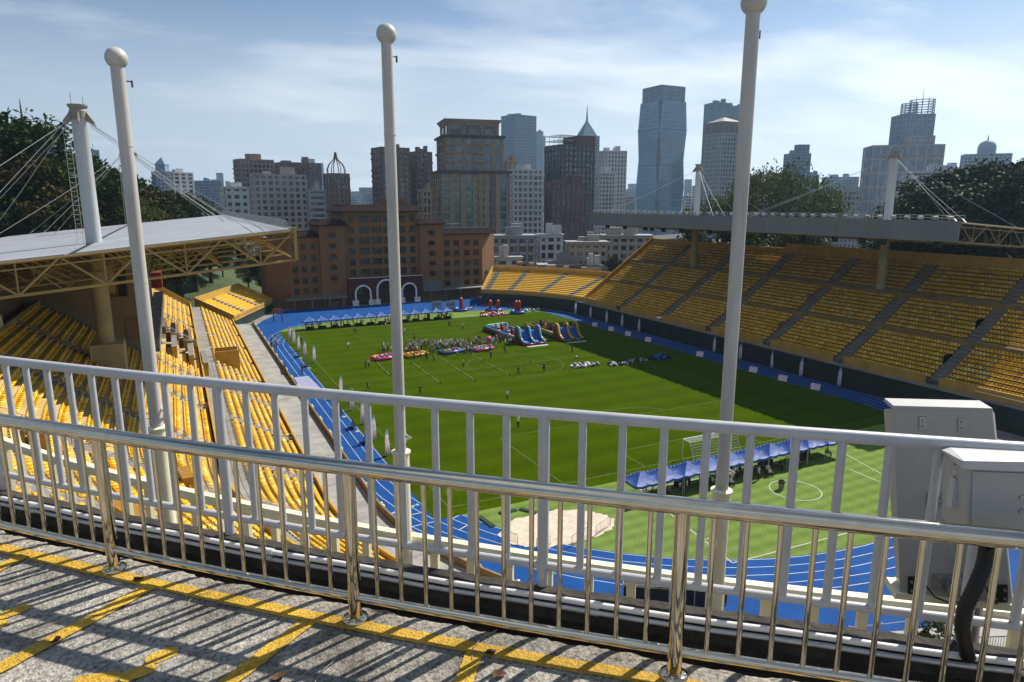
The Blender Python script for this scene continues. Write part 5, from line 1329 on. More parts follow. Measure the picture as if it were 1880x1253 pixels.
r, w, d, z = tower(O_, 'wide pale building with a central dome and spire at far right', 1745, 1839, 284, 900, 10, .5, C_BLUE, G_DARK, bay=4, top=False)
g = MB(); R_ = w * .2; g.lathe((0, 0, z), [(R_, 0), (R_, 7)] + [(R_ * math.cos(rad(k)), 7 + R_ * .95 * math.sin(rad(k))) for k in range(0, 90, 12)] + [(.8, 7 + R_), (.2, 7 + R_ * 1.6)], 18); g.build('dome', C_BLUE, r, smooth=40)
tower(O_, 'blue glass tower cut by the right edge of the picture', 1866, 1905, 240, 900, 15, .8, C_BLUE, G_BLUE, fh=4)
# left-hand group
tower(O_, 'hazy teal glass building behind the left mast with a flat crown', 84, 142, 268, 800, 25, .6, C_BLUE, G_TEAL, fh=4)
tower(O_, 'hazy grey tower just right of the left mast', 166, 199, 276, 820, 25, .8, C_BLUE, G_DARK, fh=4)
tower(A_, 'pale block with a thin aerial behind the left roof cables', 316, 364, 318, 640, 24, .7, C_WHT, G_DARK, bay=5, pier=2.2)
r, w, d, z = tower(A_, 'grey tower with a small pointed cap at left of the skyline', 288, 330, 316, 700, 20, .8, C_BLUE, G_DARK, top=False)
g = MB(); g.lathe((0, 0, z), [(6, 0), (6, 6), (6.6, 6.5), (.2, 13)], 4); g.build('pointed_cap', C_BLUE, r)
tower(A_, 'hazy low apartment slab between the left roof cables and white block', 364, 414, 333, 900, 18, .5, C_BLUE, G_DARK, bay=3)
tower(A_, 'small white apartment block with square windows above the left roof end', 408, 463, 345, 330, 14, .8, C_WHT, G_DARK, bay=3.2, pier=1.4, band=1.6)
tower(A_, 'dull tan tower with a jagged roof left of the skyline centre', 437, 512, 294, 520, 20, .6, C_TAN, G_DARK, bay=3, balc=2)
tower(A_, 'brown grey apartment tower behind the pink block', 508, 597, 300, 540, 26, .6, C_BRN, G_DARK, bay=3.2, balc=2)
tower(A_, 'broad mauve pink apartment block over the orange building left wing', 464, 570, 322, 400, 12, .4, C_PINK, G_DARK, bay=3.4, pier=1.5, band=1.3)
tower(A_, 'grey banded block tucked right of the mauve block', 566, 602, 350, 390, 10, .6, C_GRY, G_DARK, bay=14, pier=.8, band=1.7)
r, w, d, z = tower(A_, 'dark brown tower with an open onion shaped steel crown', 598, 647, 320, 430, 30, .9, C_BRN, G_DARK, bay=3.2, balc=2, top=False)
g = MB()
for k in range(8):
    an = k * math.pi / 4; P = [(rr * math.cos(an), rr * math.sin(an), z + h_) for rr, h_ in ((5.4, 0), (5.6, 3), (4.2, 6), (1.2, 9), (.4, 13))]; g.tube(P, .3, 4)
g.build('onion_crown', C_BRN, r)
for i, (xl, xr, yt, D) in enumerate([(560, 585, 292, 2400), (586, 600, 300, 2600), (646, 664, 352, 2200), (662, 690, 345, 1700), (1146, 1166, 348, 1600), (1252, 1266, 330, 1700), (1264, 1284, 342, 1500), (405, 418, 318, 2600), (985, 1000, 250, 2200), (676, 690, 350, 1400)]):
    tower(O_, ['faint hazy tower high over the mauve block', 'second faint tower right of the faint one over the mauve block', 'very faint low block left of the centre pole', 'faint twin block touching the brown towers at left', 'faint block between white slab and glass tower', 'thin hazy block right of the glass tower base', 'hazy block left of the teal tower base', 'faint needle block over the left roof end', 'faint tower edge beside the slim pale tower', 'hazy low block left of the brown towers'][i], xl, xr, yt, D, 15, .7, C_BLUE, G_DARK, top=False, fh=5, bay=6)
# low houses behind the right corner stand
def house(label, xl, xr, yt, D, wall, a=8, dep=.6, roofm=None, fh=3.2, **k):
    r, w, d, z = tower('low_house', label, xl, xr, yt, D, a, dep, wall, G_DARK, fh=fh, **k)
    g = MB(); g.box(-w / 2 - .4, w / 2 + .4, -d / 2 - .4, d / 2 + .4, z + .5, z + .75); g.build('roof_slab', roofm or M_ROOF, r); return r, w, d, z
house('low grey house with galleries and pale roof right of the orange building', 893, 985, 436, 250, C_GRY, balc=1, bay=3.4)
house('white low house with window rows behind the corner stand', 985, 1035, 434, 262, C_WHT, bay=2.8, pier=1.0)
house('beige long house with dark window bands left of the right stand', 1036, 1118, 448, 240, cmat('beige', (.50, .46, .38)), bay=3.2, pier=1.2, band=1.6)
house('beige upper house under the end of the right roof', 1100, 1200, 436, 262, cmat('beige', (.50, .46, .38)), bay=3.0, pier=1.1, band=1.4)
house('grey low shed with bright tin roof by the corner stand wall', 985, 1085, 490, 236, cmat('shed', (.30, .30, .29)), bay=6, pier=2, dep=.4)
house('small pale shed right of the orange building end', 905, 960, 476, 240, C_WHT, bay=5, pier=2, dep=.5)
house('white walled shed with dark green flat roof at the stand corner', 1072, 1108, 492, 232, C_WHT, bay=9, pier=4, roofm=M_DGREEN, dep=.7)
for i, (xl, xr, yt) in enumerate([(948, 960, 484), (971, 981, 486), (1002, 1022, 490), (1035, 1046, 492), (1068, 1079, 494)]):
    tower('roof_hut', ['small beige stair hut nearest the orange building', 'second small beige hut behind the corner stand', 'wide pale hut at the middle of the corner stand wall', 'narrow beige hut right of the wide hut', 'small white hut nearest the right stand'][i], xl, xr, yt, 222, 10, .8, cmat('hut', (.52, .44, .36)), G_DARK, cat='hut', top=False, fh=4, bay=8, pier=4)

# more mid-rise and distant blocks along the horizon
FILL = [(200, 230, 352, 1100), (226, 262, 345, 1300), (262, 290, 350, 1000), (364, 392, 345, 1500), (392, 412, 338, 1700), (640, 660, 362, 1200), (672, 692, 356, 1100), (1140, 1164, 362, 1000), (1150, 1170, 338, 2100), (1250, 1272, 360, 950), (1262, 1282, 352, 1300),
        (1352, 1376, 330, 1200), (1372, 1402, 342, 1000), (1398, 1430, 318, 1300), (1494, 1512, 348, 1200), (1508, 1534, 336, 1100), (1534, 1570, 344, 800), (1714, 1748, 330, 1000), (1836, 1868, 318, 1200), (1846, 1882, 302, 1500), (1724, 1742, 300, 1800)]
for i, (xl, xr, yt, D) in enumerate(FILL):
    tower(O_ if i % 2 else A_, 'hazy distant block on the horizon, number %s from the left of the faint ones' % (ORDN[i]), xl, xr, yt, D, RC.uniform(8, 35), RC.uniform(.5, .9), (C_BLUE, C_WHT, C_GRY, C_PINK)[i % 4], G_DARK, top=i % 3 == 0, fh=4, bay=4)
# ================================================================== TREES
M_BARK = mat('bark', (0.10, 0.075, 0.05), .9, scale=6, var=.3, bump=.5, stretch=(1, 1, .3))
def leafmat(n, a, b): return mat(n, a, .55, scale=.9, col2=b, spec=.05, trans=.34 if 'mid' in n else .12)
L_DARK = leafmat('leaf_dark', (.022, .050, .010), (.060, .105, .018))
L_MID = leafmat('leaf_mid', (.045, .075, .012), (.110, .150, .028))
L_RUST = leafmat('leaf_rust', (.055, .050, .014), (.135, .105, .030))
L_DEEP = leafmat('leaf_deep', (.014, .034, .010), (.034, .064, .014))
def crown_mesh(name, m, seed, R, Hc, clumps, per, leaf, zc):
    rn = np.random.RandomState(seed); V = []
    cs = []
    for i in range(clumps):
        a = rn.uniform(0, 2 * np.pi); t = rn.uniform(-1, 1); rr = rn.uniform(.35, 1.0) ** .5
        prof = np.sqrt(max(.0, 1 - (abs(t) ** 2.2))) * (1.0 if t > -.3 else .9)
        cs.append((R * rr * prof * np.cos(a), R * rr * prof * np.sin(a), zc + Hc * t, R * rn.uniform(.15, .30)))
    P = []
    for cx_, cy_, cz_, cr in cs:
        d = rn.normal(size=(per, 3)); d /= np.linalg.norm(d, axis=1)[:, None]; rad_ = cr * rn.uniform(.45, 1.08, size=(per, 1))
        P.append(np.array([cx_, cy_, cz_]) + d * rad_ * np.array([1, 1, .72]))
    P = np.concatenate(P); n = len(P)
    nrm = rn.normal(size=(n, 3)) + np.array([0, 0, .7]); nrm /= np.linalg.norm(nrm, axis=1)[:, None]
    t1 = np.cross(nrm, rn.normal(size=(n, 3))); t1 /= np.linalg.norm(t1, axis=1)[:, None]; t2 = np.cross(nrm, t1)
    s = leaf * rn.uniform(.6, 1.35, size=(n, 1)); bend = nrm * s * .18
    Q = np.stack([P - t1 * s, P - t2 * s * .5 + bend, P + t1 * s, P + t2 * s * .5 + bend], 1).reshape(-1, 3)
    me = bpy.data.meshes.new(name); me.vertices.add(n * 4); me.vertices.foreach_set('co', Q.ravel())
    me.loops.add(n * 4); me.loops.foreach_set('vertex_index', np.arange(n * 4, dtype=np.int32)); me.polygons.add(n); me.polygons.foreach_set('loop_start', np.arange(0, n * 4, 4, dtype=np.int32))
    me.materials.append(m); me.update(); return me, cs
def trunk_mesh(cs, zc, Hc, R, seed, r0):
    rn = random.Random(seed); g = MB(); top = zc - Hc * .25
    g.tube([(0, 0, -1.5), (.1, 0, top * .4), (-.1, .1, top * .8), (0, 0, top)], [r0 * 1.3, r0, r0 * .85, r0 * .6], 9)
    for cx_, cy_, cz_, cr in rn.sample(cs, min(12, len(cs))):
        b = Vector((0, 0, top * rn.uniform(.6, 1))); e = Vector((cx_, cy_, cz_)); m_ = (b + e) / 2 + Vector((0, 0, .1 * R)); g.tube([b, m_, e], [r0 * .45, r0 * .25, r0 * .07], 5)
    return g.mesh('trunk', M_BARK, 60)
PROTO = {}
def proto(k, m, seed, R, Hc, zc, clumps, per, leaf, r0):
    cm_, cs = crown_mesh('crown', m, seed, R, Hc, clumps, per, leaf, zc); PROTO[k] = (cm_, trunk_mesh(cs, zc, Hc, R, seed, r0), zc + Hc * 1.0 + R * .15)
proto('dark1', L_DARK, 1, 7.0, 6.5, 12, 95, 150, .25, .5)
proto('dark2', L_DARK, 2, 7.5, 7.5, 13, 100, 150, .25, .5)
proto('mid', L_MID, 3, 7.5, 5.6, 12, 95, 150, .24, .5)
proto('rust', L_RUST, 4, 6.0, 6.0, 11, 80, 130, .24, .45)
proto('deep', L_DEEP, 5, 8.0, 6.5, 13, 105, 160, .26, .55)
proto('broad', L_MID, 6, 10.5, 5.2, 13, 150, 150, .24, .6)
proto('bush', L_MID, 7, 1.6, .9, 1.1, 40, 70, .11, .06)
def tree(k, label, x, y, h=None, zb=None, s=None, cat='tree', group=None, name='tree', sxy=1.0, rz=None):
    cm_, tm, hh = PROTO[k]; z = height(x, y) if zb is None else zb; sc = s or h / hh
    o = thing(name, label, cat, (x, y, z), RND.uniform(0, 6.28) if rz is None else rz, group); o.scale = (sc * sxy, sc * sxy, sc)
    link('trunk', tm, o); link('crown', cm_, o); return o
def tree_px(k, label, px, pyt, D, sxy=1.0, **kw):
    p = atD(px, pyt, D); zb = height(p.x, p.y); return tree(k, label, p.x, p.y, h=p.z - zb, sxy=sxy, **kw)
LT = 'trees on the left hillside'
tree_px('dark1', 'tallest dark tree at the left edge of the picture', 2, 200, 172, 1.1, group=LT)
tree_px('dark2', 'dark round tree below the small radio mast', 48, 236, 178, .95, group=LT)
tree_px('rust', 'olive yellow tree low at the left edge', 12, 268, 166, 1.15, group=LT)
tree_px('dark1', 'dark tree filling the gap left of the first roof mast', 92, 282, 176, 1.15, group=LT)
tree_px('deep', 'deep green tree right behind the first roof mast', 135, 288, 184, 1.05, group=LT)
tree_px('mid', 'olive tree low behind the ladder of the first mast', 112, 330, 168, 1.1, group=LT)
tree_px('rust', 'rusty brown thin tree right of the first mast', 190, 305, 182, .9, group=LT)
tree_px('dark2', 'dark tree behind the second roof mast', 222, 315, 196, .9, group=LT)
tree_px('mid', 'yellow green tree between the two roof masts', 182, 350, 170, 1.0, group=LT)
tree_px('rust', 'brownish tree showing right of the leftmost flagpole', 252, 330, 205, .95, group=LT)
tree_px('deep', 'deep green tree right of the leftmost flagpole', 280, 345, 214, 1.1, group=LT)
tree_px('dark1', 'dark tree under the right bundle of roof cables', 312, 350, 226, 1.15, group=LT)
tree_px('deep', 'low dark tree where the tree line meets the city', 345, 366, 236, 1.15, group=LT)
tree_px('dark2', 'small dark tree at the right end of the tree line', 376, 380, 245, 1.1, group=LT)
tree_px('mid', 'pale tree beyond the left corner stand under the roof', 452, 470, 238, .8, group=LT)
tree_px('deep', 'dark tree in the gap under the left roof', 405, 455, 255, 1.0, group=LT)
tree_px('deep', 'dark tree low under the left roof by the orange building', 484, 470, 232, .8, group=LT)
RT = 'trees behind the right stand'
tree_px('broad', 'broad olive tree above the right roof, right of the flagpole', 1440, 298, 190, .70, group=RT)
tree_px('mid', 'lower olive tree left of the right flagpole above the roof', 1322, 354, 196, .8, group=RT)
tree_px('deep', 'tall dark tree nearest the right edge of the picture', 1838, 290, 168, 1.15, group=RT)
tree_px('deep', 'dark tree right of the right roof mast', 1765, 306, 172, 1.1, group=RT)
tree_px('dark2', 'dark lower tree just right of the right roof mast', 1715, 345, 166, 1.1, group=RT)
tree_px('deep', 'dark tree cut by the right edge of the picture', 1898, 308, 158, 1.15, group=RT)
tree_px('deep', 'rounded dark tree at the far end of the right stand', 1128, 470, 236, .62, group=RT)
tree_px('mid', 'small tree beside the orange building end', 893, 487, 226, .9, group=RT)
for i, (px, D) in enumerate([(1385, 186), (1450, 180), (1500, 175)]):
    tree_px('mid', ['small shrub tree behind the right stand wall nearest the flagpole', 'second shrub tree seen under the right roof', 'third shrub tree under the right roof by the yellow wall'][i], px, 432, D, .5, group=RT)
p = G(1738, 1186, 2.0); tree('bush', 'clipped green bush below the antenna panel', p.x, p.y, zb=1.2, s=1.0, cat='bush', name='bush')
p = G(1700, 1180, 2.0); tree('bush', 'second low green bush left of the first, behind a cream baluster', p.x, p.y, zb=.9, s=.7, cat='bush', name='bush')
# radio mast on the hill
p = atD(45, 250, 182); rm = thing('radio_mast', 'thin radio mast with antennas above the left trees', 'mast', (p.x, p.y, height(p.x, p.y)))
zt_ = atD(43, 183, 182).z - rm.location.z; zm_ = atD(43, 215, 182).z - rm.location.z
g = MB(); g.tube([(0, 0, -1), (0, 0, zm_), (0, 0, zt_)], [.5, .25, .06], 6); g.build('pole', M_DARK, rm)
for k in range(6):
    a = k * 1.047; g = MB(); g.cbox((1.1 * math.cos(a), 1.1 * math.sin(a), zm_ - 3 - (k % 2)), (.35, .35, 2.2), a); g.tube([(0, 0, zm_ - 3), (1.1 * math.cos(a), 1.1 * math.sin(a), zm_ - 3)], .07, 4); g.build('antenna', M_DARK, rm)
# ================================================================== TENTS
M_TENT = mat('tent_blue', (0.05, 0.17, 0.60), .65, scale=.8, var=.2, trans=.12)
M_TENTN = mat('tent_navy', (0.035, 0.13, 0.52), .6, scale=.8, var=.25, trans=.08)
M_TLEG = mat('tent_leg', (.55, .56, .58), .4)
M_CLOTH = mat('table_cloth', (.035, .006, .008), .8, scale=2)
M_CLOTHW = mat('table_cloth_pale', (.5, .5, .48), .8, scale=2)
def canopy_mesh(m, w, d, ev, pk, seed):
    rn = random.Random(seed); g = MB(); n = 6; o = 0
    def P(u, v):
        t = max(abs(u), abs(v)); k = (1 - t); z = ev + (pk - ev) * (k ** 1.35) + .0
        sag = -.10 * math.sin(math.pi * min(1, abs(abs(u) - abs(v)))) * t
        return (u * w / 2, v * d / 2, z + sag + rn.uniform(-.012, .012))
    for j in range(-n, n + 1):
        for i in range(-n, n + 1): g.v.append(P(i / n, j / n))
    s = 2 * n + 1
    for j in range(2 * n):
        for i in range(2 * n): g.f.append((j * s + i, j * s + i + 1, (j + 1) * s + i + 1, (j + 1) * s + i)); g.m.append(0)
    per = [(i, 0) for i in range(s)] + [(s - 1, j) for j in range(1, s)] + [(i, s - 1) for i in range(s - 2, -1, -1)] + [(0, j) for j in range(s - 2, 0, -1)]
    o = len(g.v); N = len(per)
    for k, (i, j) in enumerate(per):
        x, y, z = g.v[j * s + i]; g.v.append((x * 1.005, y * 1.005, z - .26 + .03 * math.sin(k * 1.3)))
    for k in range(N):
        a, b = per[k], per[(k + 1) % N]; g.f.append((a[1] * s + a[0], o + k, o + (k + 1) % N, b[1] * s + b[0])); g.m.append(0)
    return g.mesh('canopy', m)
def tent_row(x0, n, w, yc, d, ev, pk, m, fmt, group, gap=.04):
    me = [canopy_mesh(m, w - gap, d, ev, pk, k) for k in range(3)]
    lg = MB(); lg.box(-.025, .025, -.025, .025, 0, ev - .02); lg = lg.mesh('leg', M_TLEG)
    for i in range(n):
        o = thing('canopy_tent', fmt(i), 'tent', (x0 + w * (i + .5), yc + RND.uniform(-.12, .12), 0.012), RND.uniform(-.02, .02), group)
        link('canopy', me[i % 3], o)
        for sx_ in (-1, 1):
            for s2 in (-1, 1): l = link('leg', lg, o); l.location = (sx_ * (w / 2 - .12), s2 * (d / 2 - .1), 0)
        g = MB()
        for s2 in (-1, 1): g.tube([(-(w / 2 - .12), s2 * (d / 2 - .1), ev - .1), (0, s2 * (d / 2 - .1), ev - .45), (w / 2 - .12, s2 * (d / 2 - .1), ev - .1)], .018, 4)
        g.tube([(0, 0, ev - .3), (0, 0, pk)], .02, 4); g.build('truss_frame', M_TLEG, o)
ORD = ['first', 'second', 'third', 'fourth', 'fifth', 'sixth', 'seventh', 'eighth', 'ninth', 'tenth', 'eleventh', 'twelfth', 'thirteenth']
tent_row(25.8, 13, 2.96, 166.3, 2.9, 2.15, 3.1, M_TENT, lambda i: '%s blue canopy tent from the left in the far row' % ORD[i], 'far row of canopy tents')
tent_row(39.3, 10, 3.08, 52.9, 3.0, 2.1, 3.05, M_TENTN, lambda i: '%s navy canopy tent from the left in the near row' % ORD[i], 'near row of canopy tents')
tb = MB(); tb.box(-.9, .9, -.3, .3, .02, .74); tbm = [tb.mesh('table', M_CLOTH), tb.mesh('table', M_CLOTHW)]
for i in range(13):
    o = link('draped_table', tbm[0]); o.location = (27.3 + i * 2.96, 165.3, .012); tag(o, 'dark draped table under the %s far tent from the left' % ORD[i], 'table', 'draped tables under the far tents')
for i in (2, 4, 6, 8):
    o = link('draped_table', tbm[0]); o.location = (40.8 + i * 3.08, 53.4, .012); tag(o, 'dark draped table under the %s near tent from the left' % ORD[i], 'table', 'draped tables under the near tents')
# ================================================================== FEATHER FLAGS
def flag_mat():
    m = mat('flag_print', (.75, .76, .8), .7, trans=.5); n, l, b = nodes_of(m)
    c = n.new('ShaderNodeTexCoord'); s = n.new('ShaderNodeSeparateXYZ'); l.new(c.outputs['Object'], s.inputs[0])
    mr = n.new('ShaderNodeMapRange'); mr.inputs['From Min'].default_value = .4; mr.inputs['From Max'].default_value = 3.6; l.new(s.outputs['Z'], mr.inputs[0])
    r = n.new('ShaderNodeValToRGB'); e = r.color_ramp.elements; e[0].position = 0; e[0].color = (.22, .45, .75, 1); e[1].position = 1; e[1].color = (.10, .40, .75, 1)
    for p_, c_ in ((.12, (.75, .55, .68, 1)), (.25, (.85, .85, .88, 1)), (.72, (.85, .85, .88, 1)), (.85, (.35, .62, .85, 1))): x = e.new(p_); x.color = c_
    l.new(mr.outputs[0], r.inputs[0])
    t = n.new('ShaderNodeTexVoronoi'); t.inputs['Scale'].default_value = 5.5; l.new(c.outputs['Object'], t.inputs['Vector'])
    r2 = n.new('ShaderNodeValToRGB'); r2.color_ramp.elements[0].position = .30; r2.color_ramp.elements[1].position = .34; l.new(t.outputs['Distance'], r2.inputs[0])
    band = n.new('ShaderNodeMapRange'); band.inputs['From Min'].default_value = .0; band.inputs['From Max'].default_value = .25; l.new(s.outputs['X'], band.inputs[0])
    mx_ = n.new('ShaderNodeMixRGB'); mx_.inputs['Color1'].default_value = (.62, .10, .28, 1); l.new(r2.outputs[0], mx_.inputs[0]); l.new(r.outputs[0], mx_.inputs['Color2'])
    l.new(mx_.outputs[0], b.inputs['Base Color'])
    for tr in [x for x in n if x.type == 'BSDF_TRANSLUCENT']: l.new(mx_.outputs[0], tr.inputs[0])
    return m
M_FLAG = flag_mat()
def flag_mesh(seed):
    rn = random.Random(seed); g = MB(); n = 14; A = rn.uniform(.03, .12); ph = rn.uniform(0, 6)
    def bow(t): return .34 * max(0, t - .55) ** 2 * 4.9       # the pole bends over at its tip
    for s in (0, .012):
        for i in range(n + 1):
            t = i / n; z = .45 + 3.15 * t; x0 = bow(t)
            w = .55 * (1 - max(0, t - .62) ** 1.6 * 3.6) * (1 if t > .06 else .8)
            for k in range(4):
                u = k / 3; g.v.append((x0 + w * u, A * math.sin(4 * t + ph + 2 * u) * u + s, z - .22 * u * (1 if t < .1 else .25)))
    for s in range(2):
        o = s * (n + 1) * 4
        for i in range(n):
            for k in range(3):
                q = (o + i * 4 + k, o + i * 4 + k + 1, o + (i + 1) * 4 + k + 1, o + (i + 1) * 4 + k); g.f.append(q if s == 0 else q[::-1]); g.m.append(0)
    fm = g.mesh('banner', M_FLAG, True)
    p = MB(); p.tube([(0, 0, 0)] + [(bow(t / 10) - .01, 0, .45 + 3.15 * t / 10) for t in range(11)], [.02] * 6 + [.014] * 6, 5); pm_ = p.mesh('pole', M_WRAIL)
    b = MB(); b.cbox((0, 0, .05), (.42, .42, .09)); bm_ = b.mesh('base', M_RUB)
    return fm, pm_, bm_
FM = [flag_mesh(k) for k in range(4)]
def flag(p, rz, label, group, s=1.0):
    o = thing('feather_flag', label, 'flag', (p.x, p.y, .012), rz, group); o.scale = (s, s, s); f = FM[RND.randrange(4)]
    link('banner', f[0], o); link('pole', f[1], o); link('base', f[2], o)
for i, (px, py) in enumerate([(530, 627), (538, 634), (547, 645), (558, 658), (575, 667), (624, 730), (643, 755), (663, 780), (683, 811), (708, 838)]):
    flag(G(px, py), rad(-20) + RND.uniform(-.5, .5), '%s feather flag counted from the far end beside the left track' % ORD[i], 'feather flags along the left track', 1.0)
for i, (px, py) in enumerate([(1055, 579), (1081, 586), (1109, 595), (1139, 602), (1173, 611), (1314, 648), (1361, 662), (1414, 678), (1470, 693), (1536, 712)]):
    p = G(px, py); p.x = 96.0 + .3 * (i % 2); flag(p, rad(-60) + RND.uniform(-.5, .5), '%s feather flag counted from the far end along the dark right wall' % ORD[i], 'feather flags along the right wall', 1.0)
# ================================================================== SIGN BOARDS
def board_mat():
    m = mat('board_print', (.7, .7, .74), .6); n, l, b = nodes_of(m)
    c = n.new('ShaderNodeTexCoord'); v = n.new('ShaderNodeTexWave'); v.bands_direction = 'Z'; v.inputs['Scale'].default_value = 1.1; v.inputs['Distortion'].default_value = 3; v.inputs['Detail Scale'].default_value = 4; l.new(c.outputs['Object'], v.inputs[0])
    r = n.new('ShaderNodeValToRGB'); r.color_ramp.elements[0].position = .12; r.color_ramp.elements[0].color = (.45, .12, .32, 1); r.color_ramp.elements[1].position = .3; r.color_ramp.elements[1].color = (.68, .70, .76, 1); l.new(v.outputs[0], r.inputs[0]); l.new(r.outputs[0], b.inputs['Base Color']); return m
M_BOARD = board_mat()
bd = MB(); bd.extrude([(-.75, -.02, .05), (.75, -.02, .05), (.75, .3, .98), (-.75, .3, .98)], (0, .04, .0)); bdm = bd.mesh('panel', M_BOARD)
lgm = MB(); lgm.tube([(-.6, .34, .9), (-.6, .7, 0)], .02, 4); lgm = lgm.mesh('prop', M_DARK)
for i, (px, py) in enumerate([(1091, 600), (1121, 608), (1152, 617), (1189, 628), (1284, 655), (1382, 684), (1436, 700), (1496, 716)]):
    o = thing('sign_board', '%s pale sign board from the far end along the right edge of the grass' % ORD[i], 'sign', tuple(G(px, py, .012)), rad(-68), 'sign boards along the right grass edge')
    link('panel', bdm, o); link('prop', lgm, o); q = link('prop', lgm, o); q.location = (1.2, 0, 0)
M_NAVY = mat('board_navy', (.012, .02, .06), .5)
nb = MB(); nb.extrude([(-.9, 0, .03), (.9, 0, .03), (.9, .35, 1.05), (-.9, .35, 1.05)], (0, .05, 0)); nbm = nb.mesh('panel', M_NAVY)
for i, (px, py) in enumerate([(566, 673), (652, 786), (676, 813), (551, 655), (628, 760)]):
    o = thing('sign_board', ['navy board by the left grass edge beneath the fifth flag', 'navy board left of the eighth flag on the track edge', 'navy board left of the ninth flag on the track edge', 'navy board by the fourth flag at the left track', 'navy board by the sixth flag at the left track'][i], 'sign', tuple(G(px, py, .006)), rad(70), 'navy boards along the left track')
    link('panel', nbm, o); q = link('prop', lgm, o); q = link('prop', lgm, o); q.location = (1.2, 0, 0)
    g = MB(); g.cbox((-1.5, -.5, .02), (.7, .5, .03)); g.build('floor_plate', M_CLOTHW, o)
# big leaning backdrop and mat beside it on the left track
p = G(531, 697); o = thing('display_wall', 'tall dark display wall leaning by the left pitch fence', 'display', (p.x, p.y, .006), rad(86))
g = MB(); g.extrude([(-2.2, 0, 0), (2.2, 0, 0), (2.2, .5, 2.4), (-2.2, .5, 2.4)], (0, .08, 0)); g.build('panel', M_NAVY, o)
for s in (-1.8, 1.8): g = MB(); g.tube([(s, .6, 2.2), (s, 1.5, 0)], .04, 5); g.build('prop', M_DARK, o)
q = [G(*c) for c in ((539, 694), (566, 691), (588, 713), (553, 714))]
g = MB(); g.prism([(v.x, v.y) for v in q[::-1]], .006, .06); o = g.build('floor_mat', mat('lavender_mat', (.42, .45, .66), .8, scale=2)); tag(o, 'large pale lavender mat lying on the left track', 'mat')
# ================================================================== GOAL, BIN, BARRIERS
o = thing('football_goal', 'white football goal with net behind the near tents', 'goal', (CX, 59.5, .012))
for s in (-1, 1):
    g = MB(); g.tube([(s * 3.66, 0, 0), (s * 3.66, 0, 2.44)], .06, 8); g.build('post', M_WHITE, o)
    g = MB(); g.tube([(s * 3.66, 0, 2.44), (s * 3.66, -1.2, 2.4), (s * 3.66, -2.2, 0)], .03, 6); g.build('net_support', M_WHITE, o)
g = MB(); g.tube([(-3.66, 0, 2.44), (3.66, 0, 2.44)], .06, 8); g.build('crossbar', M_WHITE, o)
g = MB()
for k in range(37): x = -3.66 + 7.32 * k / 36; g.tube([(x, 0, 2.42), (x, -1.2, 2.36), (x, -2.2, .02)], .007, 3, cap=False)
for k in range(17):
    t = k / 16; y, z = (-1.2 * t * 2, 2.42 - .06 * t * 2) if t < .5 else (-1.2 - 1.0 * (t - .5) * 2, 2.36 - 2.34 * (t - .5) * 2); g.tube([(-3.66, y, z), (3.66, y, z)], .007, 3, cap=False)
g.build('net', M_WHITE, o, kind='stuff')
p = G(1434, 899); o = thing('waste_bin', 'grey bin with black rim standing on the near turf', 'bin', (p.x, p.y, .012))
g = MB(); g.lathe((0, 0, 0), [(0, 0), (.24, 0), (.33, .75)], 14); g.build('body', mat('bin_grey', (.28, .28, .28), .6), o, smooth=40)
g = MB(); g.lathe((0, 0, 0), [(.33, .75), (.36, .76), (.36, .98), (.30, .98), (.29, .5)], 14); g.build('liner', M_RUB, o, smooth=40)
def barrier(p, q, label, n=10, h=1.0, m=None):
    p, q = Vector(p), Vector(q); o = thing('crowd_barrier', label, 'barrier', tuple(p), group='barriers round the sand pit'); d = q - p
    g = MB(); g.tube([(0, 0, .05), (0, 0, h), tuple(d + Vector((0, 0, h))), tuple(d + Vector((0, 0, .05)))], .025, 5); g.tube([(0, 0, .2), tuple(d + Vector((0, 0, .2)))], .02, 4); g.build('frame', m or M_DARK, o)
    for k in range(1, n): g = MB(); v = d * k / n; g.tube([v + Vector((0, 0, .2)), v + Vector((0, 0, h))], .009, 4); g.build('bar', m or M_DARK, o)
barrier(G(922, 990, .012), G(950, 1001, .012), 'thin dark barrier at the left end of the sand pit'); barrier(G(985, 1008, .012), G(1010, 1003, .012), 'thin dark barrier at the near edge of the sand pit'); barrier(G(1050, 1003, .012), G(1080, 985, .012), 'thin dark barrier at the near right of the sand pit'); barrier(G(1094, 984, .012), G(1120, 966, .012), 'thin dark barrier with a red plate at the right of the sand pit')
# fence round the near bend of the track, dark netting cages behind it
fo = thing('track_fence', 'low white fence round the near bend of the track', 'fence', (CX, NY - 41.4, 0))
fo_o = Vector(fo.location)
pts = [(CX + 47.0 * math.cos(rad(a)), NY + 47.0 * math.sin(rad(a)), 0) for a in [214 + k * 1.5 for k in range(70)]]
g = MB(); P = [Vector(p) - fo_o for p in pts]; g.tube([p + Vector((0, 0, 1.05)) for p in P], .035, 5); g.build('top_rail', M_WRAIL, fo); g = MB(); g.tube([p + Vector((0, 0, .2)) for p in P], .03, 5); g.build('bottom_rail', M_WRAIL, fo)
g = MB()
for i in range(len(P) - 1):
    for k in range(6): v = P[i].lerp(P[i + 1], k / 6); g.tube([v + Vector((0, 0, .2)), v + Vector((0, 0, 1.05))], .012, 3)
g.build('pickets', M_WRAIL, fo, kind='stuff')
pp = MB(); pp.box(-.04, .04, -.04, .04, 0, 1.15); ppm = pp.mesh('post', M_WRAIL)
for v in P[::2]: q = link('post', ppm, fo); q.location = v
M_BLKNET = mat('black_cage', (.02, .022, .024), .8, scale=8)
